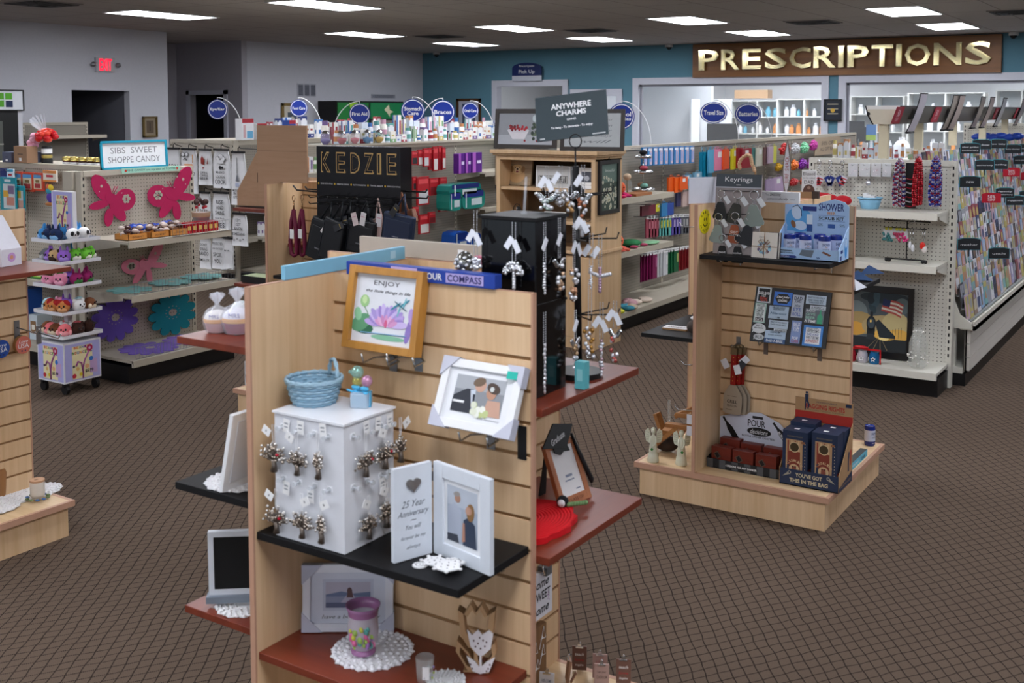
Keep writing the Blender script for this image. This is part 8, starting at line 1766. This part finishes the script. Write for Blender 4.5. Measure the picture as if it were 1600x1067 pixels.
p=at(1357,697,Z=HL);tag(obj('beer_can',CAN,None,(p.x,p.y+.02,HL+.001),(0,0,.9)),'blue and white SHOWER can standing alone on the display base corner','can')
# things standing on the top edges
T=thing('white_card','plain white curved card standing on top of the left panel','card',(DX-PP+TK/2,4.72,TH+.001));a=MB();n=8;pts=[(-.0+.014*math.sin(PI*i/(n-1)),-.115+.23*i/(n-1))for i in range(n)];pts+=[(q[0]-.0015,q[1])for q in pts[::-1]];a.prism(pts,0,.118,C('D2D4DE',.5));obj('card',a,T);T.rotation_euler.z=-.35;T.location.z=1.335;T.location=(-1.962,4.69,1.375)
T.rotation_euler.z=-.5
T=thing('word_block','long white block sign with script lettering on the front panel top','sign',(-1.69,DS+.004,TH+.001));a=MB();a.box(-.09,.09,0,.02,0,.05,C('DDDEE0',.5));a.text('The',-.06,.036,.02,.01,C('8A8C94'),.0006,FRONT,shear=.3);a.text('awesome',-.02,.036,.05,.012,C('2A2A34'),.0006,FRONT,shear=.3);a.text('someone',-.03,.016,.06,.01,C('8A8C94'),.0006,FRONT);a.text('family',.02,.017,.04,.014,C('2A2A34'),.0006,FRONT,shear=.3);a.text('takes',.06,.018,.022,.009,C('8A8C94'),.0006,FRONT);obj('block',a,T)
T=thing('dad_block','white block reading Blessed to be called DAD with a brown photo','sign',(0,0,0));c_,w,z0,h=onY(1255,1273,266,314,5.19);T.location=(c_,5.19,TH+.001);T.rotation_euler.z=.25;h=z0+h-TH;w+=.012;a=MB();a.box(-w/2,w/2,0,.02,0,h,C('DCDCDE',.5));M=FRONT
a.text('Blessed',0,h*.87,w*.8,h*.11,INK,.0006,M);a.text('to be called',0,h*.72,w*.8,h*.06,C('6A6A70'),.0006,M);a.text('DAD',0,h*.57,w*.66,h*.13,INK,.0006,M);a.flat(wing(0,h*.25,w*.4,h*.24,0),C('5A3A30'),.0006,M);a.disc(0,h*.37,w*.12,C('9A7A68'),.0009,9,M=M);obj('block',a,T)
T=thing('surf_sign','tall leaning surfboard shaped white sign with red print','sign',(0,0,0));b0=at(1228,303,Y=5.1);t0=at(1204,222,Y=5.05);T.location=(b0.x,b0.y,b0.z);v=t0-b0;L=v.length;M=frame((0,0,0),(.9,.45,.0),v);a=MB();a.M=Rz(0)
sp=[(L*.085*math.sin(PI*(i/11)**.8)*s_,L*i/11)for s_,rng in((1,range(12)),(-1,range(10,0,-1)))for i in rng];a.prism([(q[0]*.8,q[1])for q in sp],0,.008,C('CFD0D8',.5),M);a.tube([(q[0]*.8,q[1],.0085)for q in sp],.0022,C('6E625A'),4,closed=True,M=M);a.text('SURF  SHACK',0,L*.45,L*.5,L*.07,C('9A4A4A'),.009,M,rot=PI/2);obj('board',a,T);T.location.z=max(T.location.z,TH+.002)
T=thing('small_brown_block','low brown wooden box with dark end on the rear panel top','box',(-1.645,DY+PP+.01,TH+.001));a=MB();a.box(-.12,.0,-.012,.012,0,.03,C('9A7A58',.6));a.box(.0,.03,-.012,.012,0,.034,C('3A2E2A',.5));obj('box',a,T)
T=thing('bead_garland','string of chunky wooden beads arched over the panel top','beads',(0,0,0));pts=[at(x,y,Y=5.2)for x,y in[(1156,262),(1155,256),(1157,250),(1162,245),(1168,242),(1173,244),(1174,250),(1175,256),(1178,263),(1180,270)]];T.location=pts[-1];o_=pts[-1].copy()
for i in range(len(pts)-1):
    for k in range(2):b=MB();q=pts[i].lerp(pts[i+1],k/2)-o_;b.ball(q,.0095,C('BE9A78',.6),9,7);obj('bead',b,T)
a=MB();a.tube([(0,0,.01),(.006,0,-.03),(0,0,-.075+.02)],.004,C('8A6A4A',.8),5);a.box(-.04,.02,-.02,.02,TH+.001-o_.z,TH+.012-o_.z,C('E0DAD2'));a.tube([(0,0,0),(0,0,TH+.012-o_.z)],.004,C('8A6A4A',.8),5);obj('tassel',a,T)
# dad joke board
T=thing('joke_board','black magnet board covered with dad joke magnets','board',(0,0,0));M,w,h=plate_frame((-1.787,4.83,.988),(-1.781,4.745,.75),(-1.434,4.745,.752));a=MB();a.box(0,w,0,h,-.012,0,C('17181C',.5),M);obj('board',a,T)
mg=[(.03,.215,.71,.99,'C4CCD0',1,[('DAD BOD',.62,'F0F0F0',.8),('I GOT',.45,'F0F0F0',.3),('Father',.3,'C84A3A',.6),('Figure',.15,'C84A3A',.6)]),(.26,.5,.69,.93,'1E6AC8',2,[('Dad Joke',.6,'F0F0F0',.7),('LOADING',.35,'F0F0F0',.5)]),(.51,.66,.5,.9,'AAB2C0',0,[('DAD',.85,'2A2E3A',.7),('JOKES',.7,'3A4050',.6),('are how',.53,'5A6070',.5),('EYE',.35,'2A4A9A',.7),('ROLL',.14,'2A4A9A',.7)]),(.685,.945,.76,.92,'B4C4D4',0,[('WHAT DO YOU CALL A',.75,'3A4A5A',.85),('DAD WHO FELL',.45,'3A4A5A',.8),('THROUGH ICE',.2,'3A4A5A',.7)]),(.75,.95,.66,.74,'C9D2DA',0,[('A POPSICLE',.5,'1A1E26',.85)]),
      (.02,.175,.34,.7,'9ABCB0',3,[('WHAT DOES',.88,'2A3A3A',.7),('A BABY',.74,'2A3A3A',.5),('COMPUTER',.6,'2A3A3A',.7),('CALL HIS',.47,'2A3A3A',.6),('FATHER?',.36,'2A3A3A',.5),('DATA',.15,'F0F0F0',.6)]),(.215,.475,.44,.67,'A8BCD0',0,[('I AM A DAD, NOBODY',.88,'2A3A4A',.7),('UNDERSTANDS HOW',.74,'2A3A4A',.6),('Hilarious',.42,'3A5A7A',.85),('I AM',.1,'2A3A4A',.2)]),(.235,.49,.27,.41,'B4C4D4',0,[('WHAT DO YOU CALL A',.75,'3A4A5A',.85),('DAD WHO FELL',.45,'3A4A5A',.8)]),(.31,.48,.205,.265,'C9D2DA',0,[('A POPSICLE',.5,'1A1E26',.85)]),
      (.54,.665,.04,.44,'7A90C4',0,[('WHAT DO',.85,'E8ECF4',.7),('YOU CALL',.72,'E8ECF4',.7),('A DAD?',.6,'E8ECF4',.6),('POP',.22,'E8ECF4',.6),('CORN',.1,'B0404A',.7)]),(.695,.94,.42,.68,'5A6068',4,[('RAINY',.85,'D8DCE0',.5),('GIVE',.62,'9AC4B0',.5),('BEER',.38,'9AC4B0',.5),('A TIME',.14,'F0F0F0',.6)]),(.7,.95,.02,.38,'2A78C4',5,[('WHEN DOES A',.82,'2A3440',.62),('JOKE BECOME A',.7,'2A3440',.66),('DAD JOKE?',.56,'2A4A8A',.62),('WHEN IT BECOMES',.42,'2A3440',.66),('APPARENT',.25,'B03A3A',.66)]),
      (.02,.2,.15,.33,'D8DCE0',6,[('WANT TO',.75,'2A3440',.5),('HEAR A DAD JOKE',.5,'2A3440',.7)]),(.05,.19,.03,.14,'D8DCE0',6,[('I AM ALL EARS',.5,'2A3440',.75)]),(.2,.475,.08,.22,'A8C0D8',0,[('I KEEP ALL MY',.82,'2A3440',.5),('DAD JOKES',.45,'2A3440',.66)]),(.2,.475,.0,.08,'1E4A80',0,[('DAD-A-BASE',.5,'E0E8F0',.8)])]
nms=['dad bod','dad joke hexagon','eye roll','popsicle','popsicle strip','data','hilarious','second popsicle','second popsicle strip','popcorn','give beer','apparent','speech bubble','small speech bubble','dad jokes base','database strip']
for i,(x0,x1,y0,y1,c,st,ls)in enumerate(mg):
    a=MB();X0,X1,Y0,Y1=x0*w,x1*w,y0*h,y1*h;cx,cy=(X0+X1)/2,(Y0+Y1)/2;ww,hh=X1-X0,Y1-Y0
    if st==6:a.prism(wing(cx,cy,ww/2,hh/2,0,20),.0004,.004,C(c,.4),M);a.flat([(X0,Y0),(X0+ww*.25,Y0+hh*.25),(X0+ww*.1,Y0+hh*.4)],C(c,.4),.004,M)
    else:a.box(X0,X1,Y0,Y1,.0004,.004,C(c,.4),M)
    if st==1:a.rect(X0+ww*.1,X1-ww*.1,Y0+hh*.08,Y1-hh*.08,C('16181C'),.0044,M)
    if st==2:a.flat([(X0+ww*.06,cy),(X0+ww*.25,Y1-hh*.15),(X1-ww*.25,Y1-hh*.15),(X1-ww*.06,cy),(X1-ww*.25,Y0+hh*.12),(X0+ww*.25,Y0+hh*.12)],C('14161A'),.0044,M)
    if st==3:a.rect(X0+ww*.08,X1-ww*.08,Y0+hh*.04,Y1-hh*.04,C('DDE4E2'),.0044,M);a.rect(X0+ww*.15,X1-ww*.15,Y0+hh*.06,Y0+hh*.25,C('14161A'),.0047,M)
    if st==4:a.flat([(X0+ww*.66,Y0),(X0+ww*.66,Y0+hh*.5),(X0+ww*.76,Y0+hh*.7),(X0+ww*.76,Y1-hh*.05),(X0+ww*.84,Y1-hh*.05),(X0+ww*.84,Y0+hh*.7),(X0+ww*.94,Y0+hh*.5),(X0+ww*.94,Y0)],C('3A9A72'),.0046,M)
    if st==5:a.rect(X0+ww*.12,X1-ww*.12,Y0+hh*.1,Y1-hh*.1,C('E4E8EC'),.0044,M)
    for(t_,fy,tc,fw_)in ls:a.text(t_,cx-(ww*.2 if st==4 else 0),Y0+hh*fy,ww*fw_,hh*(.6 if len(ls)==1 else .5/len(ls)+.05 if len(ls)>3 else .2),C(tc,.6),.005,M,shear=.4 if t_ in('Father','Figure','Dad Joke','Hilarious')else 0,bold=.015)
    obj('magnet',a,T,label=nms[i]+' magnet')
for s_ in(-1.74,-1.49):a=MB();a.box(-.01,.01,-.003,-.0005,-.07,.02,C('6A5A50',.5));a.tube([(0,-.002,.0),(0,-.09,-.012),(0,-.1,.006)],.0026,CHROME,6);single('slatwall_bracket',a,'brown backed easel hook under the joke board, %s one'%('left' if s_<-1.6 else 'right'),'bracket',(s_,DS,.742),group='joke board hooks')
# bbq spatulas hanging on a hook
def spat(x,y,lab,k):
    T=thing('grill_spatula',lab,'spatula',(x,y,.38),0,'hanging grill spatulas');Sm=C('B4A998',.38,.55);M=Ry(.0)@FRONT@Rz(-.03)
    a=MB();a.prism([(-.045,.01),(-.03,0),(.03,0),(.045,.012),(.047,.09),(.022,.13),(.012,.14),(-.012,.14),(-.022,.13),(-.043,.09)],0,.002,Sm,M)
    if k==0:
        a.text('GRILL',0,.06,.05,.016,C('3A342E'),.0026,M,bold=.02);a.text('SEASON',0,.04,.05,.01,C('3A342E'),.0026,M);a.rect(-.025,.02,.085,.0865,C('3A342E'),.0026,M);a.rect(-.03,-.0,.02,.022,C('3A342E'),.0026,M)
    obj('blade',a,T)
    a=MB();a.box(-.013,.013,.14,.285,-.006,.008,C('8E1410',.3),M)
    for z in(.16,.18,.25,.27):a.disc(-.0,z,.0025,C('C9A24A',.3,.8),.0085,8,M=M)
    obj('handle',a,T,bevel=.003);a=MB();a.box(-.015,.015,.285,.315,-.008,.01,C('7A6A50',.35,.7),M);a.ball((0,-.0,.318),(.014,.009,.01),C('8A785A',.35,.7),9,6);obj('end_cap',a,T)
sx=at(1146,600,Y=DS-.03).x
spat(sx,DS-.045,'front grill spatula with red handle and cut lettering in the blade',0);spat(sx+.018,DS-.03,'second grill spatula with red handle, just behind the front one',1);spat(sx+.03,DS-.017,'rearmost grill spatula, dark edge showing at right',1)
a=MB();a.box(.0,.02,-.003,-.0005,-.03,.03,STEEL);a.tube([(.01,-.003,0),(.01,-.08,-.004),(.01,-.086,.006)],.003,CHROME,6);single('slatwall_hook',a,'chrome hook carrying the grill spatulas','hook',(sx,DS,.71))
for i,(dx,dz,rt,c)in enumerate([(.065,-.035,.8,'DADAE0'),(-.028,-.06,-.5,'DADAE0'),(.052,-.06,.6,'34363C'),(.034,-.08,-.3,'E2E2E6')]):a=MB();a.box(-.016,.016,-.0012,0,-.022,.022,C(c,.6),Ry(rt));single('price_tag',a,'%s tag hanging among the spatula handles, %s'%('black' if c[0]=='3' else 'white',['upper right','far left','middle','front'][i]),'tag',(sx+dx,DS-.062-.003*i,.68+dz),group='tags on the spatulas')
# bottle opener coasters tray
T=thing('coaster_tray','black plaid tray with white card reading POUR decisions','display box',(-1.772,4.68,HL+.001),0);w,d=.18,.15;a=MB();BKc=C('18191C',.6);a.box(-w,w,0,d,0,.004,BKc);a.box(-w,w,0,.003,0,.042,BKc)
for s_ in(-1,1):a.prism([(0,0),(d,0),(d,.07),(0,.042)],-.0015,.0015,BKc,frame((s_*w,0,0),(0,1,0),(0,0,1)))
for k in range(6):a.rect(-w+k*.06,-w+k*.06+.03,0,.042,C('4A4C50'),.0006,FRONT)
a.rect(-w*.5,w*.35,.012,.03,C('2A2C30'),.001,FRONT);a.text('6 DESIGNS FOR ANY DRINKER',-w*.08,.021,w*.82,.009,WHITE,.0014,FRONT,bold=.02);obj('tray',a,T)
a=MB();B=Tr(0,d+.002,0)@FRONT;pts=[(-w,0),(w,0),(w,.14),(w*.6,.21),(w*.1,.245),(-w*.4,.235),(-w,.2)];a.prism(pts,-.003,0,C('C9CCDA',.6),B);B=B@Tr(0,.042,0);a.text('POUR',.0,.15,.085,.032,INK,.0006,B,bold=.01);a.prism(wing(.012,.112,.058,.02,0),.0004,.0012,BLACK,B);a.text('decisions',.012,.112,.085,.022,WHITE,.0016,B,shear=.35);a.text('BOTTLE OPENER COASTERS',.01,.086,.16,.009,INK,.0006,B,bold=.02);a.box(-.02,.03,.172,.184,.0004,.001,INK,B)
for(cx,cz,q)in((-w*.72,.11,.6),(w*.66,.12,.7)):MM=B@Tr(cx,cz,.001)@Rz(q);a.prism([(-.014,-.06),(.014,-.06),(.014,.0),(.005,.03),(.005,.06),(-.005,.06),(-.005,.03),(-.014,.0)],0,.0006,BLACK,MM)
a.text('BUILD',w*.66,.112,.04,.012,WHITE,.0022,B,rot=-.85,bold=.02);obj('back_card',a,T)
CHW=wood('cherry_block','5E1E12','73281A',.35,'X')
for i,(x,y,z,lab)in enumerate([(-.115,.035,.005,'front left'),(-.01,.03,.005,'front middle'),(.1,.028,.005,'front right'),(-.1,.1,.03,'back left'),(.0,.105,.02,'back middle'),(.11,.1,.02,'back right')]):
    K=thing('wooden_coaster','cherry brown block with bottle opener inset, %s in the plaid tray'%lab,'coaster',(-1.772+x,4.68+y,HL+.0055+z),R.uniform(-.04,.04),'wooden opener coasters');a=MB()
    for k in range(4):a.box(-.048,.048,-.024+k*.0125,-.0125+k*.0125,0,.088-.001*k,CHW)
    obj('blocks',a,K,bevel=.001);a=MB();MM=Tr(-.018,-.0245,.05)@FRONT@Rz(.6);a.box(-.012,.012,-.015,.015,0,.002,C('6A5E56',.3,.7),MM);a.box(-.008,.008,-.011,.011,.002,.0024,BLACK,MM);obj('opener',a,K)
# cornhole game box
T=thing('cornhole_display','navy and kraft counter box headed BAGGING RIGHTS','display box',(-1.463,4.64,HL+.001),.0);KR=C('A8845E',.75);NB=C('1E2C48',.6);w,d=.13,.2;a=MB();a.box(-w,w,0,d,0,.004,KR);a.box(-w,w,0,.003,0,.072,NB)
for s_ in(-1,1):a.prism([(0,0),(d,0),(d,.26),(.0,.072)],-.0015,.0015,KR,frame((s_*w,0,0),(0,1,0),(0,0,1)))
B=Tr(0,d,0)@FRONT;a.prism([(-w,0),(w,0),(w,.345),(-w,.345)],-.003,0,KR,B);a.rect(-w,w,.24,.285,C('A82A1E'),.0006,B);a.text('BAGGING RIGHTS',w*.05,.31,w*1.35,.022,C('A82A1E'),.0006,B,bold=.03);a.text('Wooden Tabletop Cornhole',w*.08,.293,w*1.25,.01,C('6A5A3A'),.0008,B);a.text('MODERN MARKET',w*.1,.332,w*.7,.007,NB,.0006,B);a.rect(w*.75,w*.95,.325,.34,NB,.0006,B)
MM=B@Tr(-w*.6,.335,.002);a.disc(0,.035,.006,NB,0,10,M=MM);a.flat([(-.008,.028),(.008,.028),(.007,.0),(.014,-.02),(.008,-.04),(.004,-.04),(.006,-.018),(-.002,-.005),(-.004,-.045),(-.009,-.045),(-.007,0)],NB,0,MM)
a.text('YOU\'VE GOT',0,.05,w*.9,.018,C('C8BC9A'),.0006,FRONT,bold=.03);a.text('THIS IN THE BAG',0,.024,w*1.3,.018,C('C8BC9A'),.0006,FRONT,bold=.03)
for s_ in(-1,1):a.flat([(s_*w*.62,.05),(s_*w*.9,.036),(s_*w*.7,.06)][::s_],C('9A9484'),.0006,FRONT);a.disc(s_*w*.66,.057,.008,C('9A9484'),.0007,10,M=FRONT);a.disc(s_*w*.66,.057,.004,NB,.001,8,M=FRONT)
Sp=Tr(w+.0018,d/2,0)@RIGHT;a.flat([(-.098,.002),(.098,.002),(.098,.05),(-.098,.02)],NB,0,Sp);a.text('TOSS LIKE A BOSS',0,.02,.16,.012,C('A8845E'),.0004,Sp);a.flat([(.03,.06),(.05,.06),(.045,.11),(.055,.14),(.04,.15),(.03,.13)],NB,0,Sp);a.rect(.062,.08,.08,.15,C('A82A1E'),0,Sp);obj('tray',a,T)
def game(mb):
    w,h,d=.056,.235,.045;mb.box(-w,w,-d,d,0,h,NB)
    for M_,ww in((Tr(0,-d-.0006,0)@FRONT,w),(Tr(w+.0006,0,0)@RIGHT,d)):
        if ww==d:mb.rect(-d,d,0,.06,KR,0,M_);mb.rect(-d,d,.06,.066,C('A82A1E'),.0003,M_);mb.text('BAGGING',0,.04,.06,.01,C('A82A1E'),.0004,M_)
        else:
            mb.rect(-w*.72,w*.6,0,h*.84,C('B08E68'),0,M_);
            for k in range(4):mb.rect(-w*.6+k*w*.28,-w*.6+k*w*.28+w*.12,h*.3,h*.82,C('8A3A2A' if k%2==0 else 'C9A880'),.0003,M_)
            mb.rect(-w*.5,w*.42,h*.1,h*.62,C('7A3222'),.0005,M_)
            mb.disc(-w*.04,h*.7,w*.42,C('C9B08A'),.0008,22,M=M_);mb.disc(-w*.04,h*.7,w*.35,C('3E3018'),.001,22,M=M_)
            for i,ch in enumerate('TOSS LIKE'):t=PI*(.86-.09*i);mb.text(ch if ch!=' ' else '.',w*.62*math.cos(t)-w*.04,h*.3+w*.62*math.sin(t),w*.13,w*.2,C('C9A880'),.0012,M_,rot=t-PI/2,bold=.03)
            mb.disc(-w*.04,h*.28,w*.42,C('C9A880'),.0011,18,M=M_);mb.flat([(-w*.26,h*.2),(w*.18,h*.2),(w*.12,h*.34),(-w*.2,h*.34)],C('8A4A38'),.0013,M_);mb.disc(-w*.15,h*.33,w*.06,C('2A1A14'),.0015,8,M=M_);mb.disc(w*.07,h*.33,w*.06,C('2A1A14'),.0015,8,M=M_)
            mb.flat([(-w*.62,h*.05),(-w*.5,h*.05),(-w*.48,h*.16),(-w*.34,h*.1),(-w*.3,h*.2),(-w*.45,h*.24),(-w*.44,h*.36),(-w*.6,h*.36),(-w*.64,h*.22)],NB,.0016,M_);mb.disc(-w*.52,h*.4,w*.07,NB,.0016,9,M=M_)
            mb.text('BAGGIN',w*.05,h*.17,w*.9,h*.05,C('A82A1E'),.0018,M_,bold=.03);mb.text('RIGHTS',w*.05,h*.1,w*.8,h*.05,C('A82A1E'),.0018,M_,bold=.03)
            for k in range(12):mb.disc(w*.8,h*(.12+k*.06),.0022,C('C9B896'),.0006,5,M=M_)
            mb.text('MODERN MARKET',0,h*.9,w*1.2,h*.025,C('8A7A5A'),.0006,M_);mb.rect(w*.5,w*.8,h*.78,h*.82,C('8A5A3A'),.0006,M_)
    mb.rect(-w*.3,w*.1,-.01,.006,PAPER,h+.0006)
for i,(x,y,z,lab)in enumerate([(-.066,.055,.0045,'front left'),(.062,.06,.012,'front right'),(-.064,.15,.02,'rear left'),(.064,.152,.006,'rear right')]):
    tag(obj('game_box',cached('game',game),None,(-1.463+x,4.64+y,HL+.001+z)),'navy tabletop cornhole game box with round hole picture, %s of four'%lab,'game box','cornhole game boxes')
p0,p1=at(1336,725,Z=HL),at(1362,698,Z=HL);T=thing('book','aqua fronted flat box lying along the right edge of the display base','book',((p0.x+p1.x)/2,(p0.y+p1.y)/2+.06,HL+.001));a=MB();a.box(-.02,.012,-.16,.12,0,.032,C('1E2428',.5));a.box(.0125,.0135,-.16,.12,0,.032,C('5FB8D0',.5));a.text('Cornhole',.04,.016,.07,.018,C('1A4A6A'),.0142,RIGHT,bold=.02);a.text('MODERN MARKET',-.08,.016,.1,.01,WHITE,.0142,RIGHT);obj('box',a,T);T.location.x=-1.385;T.location.y=5.09
T.location.y=5.12
# clover angels
def angel(px,py,lab,flip=1):
    p=at(px,py,Z=HL);T=thing('angel_figurine',lab,'figurine',(p.x,p.y+.01,HL+.001),.35,'cream angel figurines');m=C('CDCDB8',.5);T.scale=(1.15,1.15,1.22)
    a=MB();a.lathe([(.022,0),(.024,.003),(.02,.03),(.0165,.036),(.018,.04),(.014,.07),(.009,.098),(.006,.105)],m,18);obj('gown',a,T);a=MB();a.ball((0,0,.118),(.0095,.0095,.012),m,12,9);a.ball((0,.003,.122),(.011,.009,.011),C('B4B69E',.6),10,7);obj('head',a,T)
    for s_ in(-1,1):
        a=MB();a.M=Tr(s_*.012,.008,.1)@Rz(s_*.5)@FRONT;pts=[(0,-.02),(s_*.006,-.03),(s_*.02,-.026),(s_*.026,-.005),(s_*.024,.016),(s_*.012,.026),(s_*.002,.012)];a.prism(pts[::s_],-.002,.002,m)
        for k in range(4):a.tube([(s_*.004,.008-k*.008,.0022),(s_*.02,.012-k*.01,.0022)],.001,C('9A9C88'),4)
        obj('wing',a,T);a=MB();a.tube([(s_*.009,-.002,.098),(s_*.013,-.01,.08),(s_*.006,-.016,.066),(0,-.017,.064)],[.0045,.0045,.0035,.002],m,7);obj('arm',a,T)
    a=MB()
    for q in range(4):a.ball((-.004*flip+.003*math.cos(q*PI/2),-.0178,.052+.003*math.sin(q*PI/2)),(.0032,.0015,.0032),C('2E7A2E',.5),7,5)
    obj('clover',a,T)
angel(1019,722,'cream angel figurine with green clover, left of the two');angel(1063,727,'cream angel figurine with green clover, right of the two',-1)
# wood nativity pieces behind the angels
T=thing('wooden_stable','rustic wooden bird feeder of split planks behind the angel figurines','ornament',(-2.17,4.79,HL+.001));T.scale=(1.25,1.25,1.25);OKm=wood('cedar','8A5A2E','A87440',.6,'X',25)
for(x0,y0,z0,L_,ww,rx,ry,rz)in[(-.02,-.05,.062,.13,.03,0,-.75,0),(.06,.0,.15,.1,.012,0,0,.2),(.04,.03,.16,.1,.03,0,-.5,.2),(-.06,.02,.08,.12,.03,.2,1.2,0),(.02,0,.105,.1,.03,0,0,.1),(.01,-.02,.09,.08,.04,.3,0,0),(.08,.03,.1,.16,.02,0,1.4,0)]:
    a=MB();a.box(-L_/2,L_/2,-ww/2,ww/2,-.008,.008,OKm,Tr(x0,y0,z0)@Rz(rz)@Ry(ry)@Rx(rx));obj('plank',a,T)
a=MB();a.ball((-.03,0,.03),(.05,.04,.03),C('3A2A22',.8),10,7);a.tube([(-.02,0,.1),(-.02,0,.2)],.006,GLASS,8);obj('core',a,T)
# black left shelf: word block and wrapped gift
p=at(1056,516,Z=.756);T=thing('word_tile','small white lettered tile with wooden edge on the left black shelf','sign',(p.x-.01,p.y+.03,.756),.1);a=MB();a.box(-.06,.06,-.035,.035,0,.008,C('A8825A'));a.box(-.059,.059,-.034,.034,.008,.009,C('D0D0D2'));a.text('thankful',0,0,.08,.03,INK,.0094,shear=.3);obj('tile',a,T)
T=thing('wrapped_gift','brown burlap wrapped round gift with white ribbon on the left black shelf','gift',(-2.03,4.72,.756));a=MB();a.ball((0,0,.035),(.045,.045,.035),C('3E342E',.8),14,9);a.lathe([(.03,.055),(.012,.075),(.02,.095)],C('3E342E',.8),12,cap=False);obj('wrap',a,T);a=MB();a.ball((.0,-.02,.078),(.022,.01,.01),WHITE,9,6);a.box(-.03,-.01,-.025,-.02,.05,.07,WHITE,Ry(.4));obj('bow',a,T)
# hooks on the outer left side and hanging cards
for i,(x,y)in enumerate([(1070,567),(1060,637),(1068,352)]):p=at(x,y,X=DX-PP-.12);a=MB();a.box(.118,.121,-.01,.01,-.03,.02,STEEL);a.tube([(.118,0,0),(0,0,-.008),(-.018,0,.012)],.0028,CHROME,6);single('slatwall_hook',a,'empty chrome hook on the outer left slats, %s'%['above the wooden planks','level with the planks','near the top'][i],'hook',(DX-PP-.1225,p.y,p.z),group='empty hooks')
for i in range(2):p=at(1077,655+i*18,X=DX-PP-.02);a=MB();a.box(-.012,.012,-.001,0,-.022,.022,C('D0D0D6',.5));a.rect(-.008,.008,-.004,.008,C('3A3A40'),.0006,FRONT);single('hang_tag',a,'small white and dark card hanging at the panel edge, %s'%['upper','lower'][i],'tag',p,group='cards at the panel edge')
# blue napkins on the right shelf
for i,(px,py,c,s_)in enumerate([(1345,437,'26446E',1.0),(1362,428,'1E3A62',.9),(1340,452,'B9BCC4',.8)]):
    p=at(px,py,Z=1.006);T=thing('folded_napkin',['dark blue folded napkin, nearest the panel','dark blue folded napkin at the far side','pale grey folded napkin at the front'][i]+' on the right black shelf','napkin',(p.x-.02,p.y+.02,1.006+i*.0005),i*.6,'folded napkins');a=MB();a.add([(-.07*s_,-.05,0),(.08*s_,-.02,0),(.03*s_,.07,0),(0,0,.04),(.02,-.01,.0)],[(0,1,3),(1,2,3),(2,0,3),(0,2,1)],C(c,.8));obj('cloth',a,T)
# mug like lettered tin beyond the front display
p=at(386,603,Z=HL);T=thing('lettered_tin','white tin printed with black lettering and figures at the far display base','tin',(p.x+.0,p.y+.045,HL+.001));a=MB();a.cyl((0,0,0),.045,.14,C('D4D4D8',.5),22);
for k in range(5):a.rect(-.03,.03,.09+k*.014,.096+k*.014,INK,.0456,Rz(YAW)@FRONT)
for x in(-.02,.015):a.flat([(x-.01,.02),(x+.01,.02),(x+.008,.07),(x-.012,.07)],INK,.0456,Rz(YAW)@FRONT)
obj('tin',a,T)
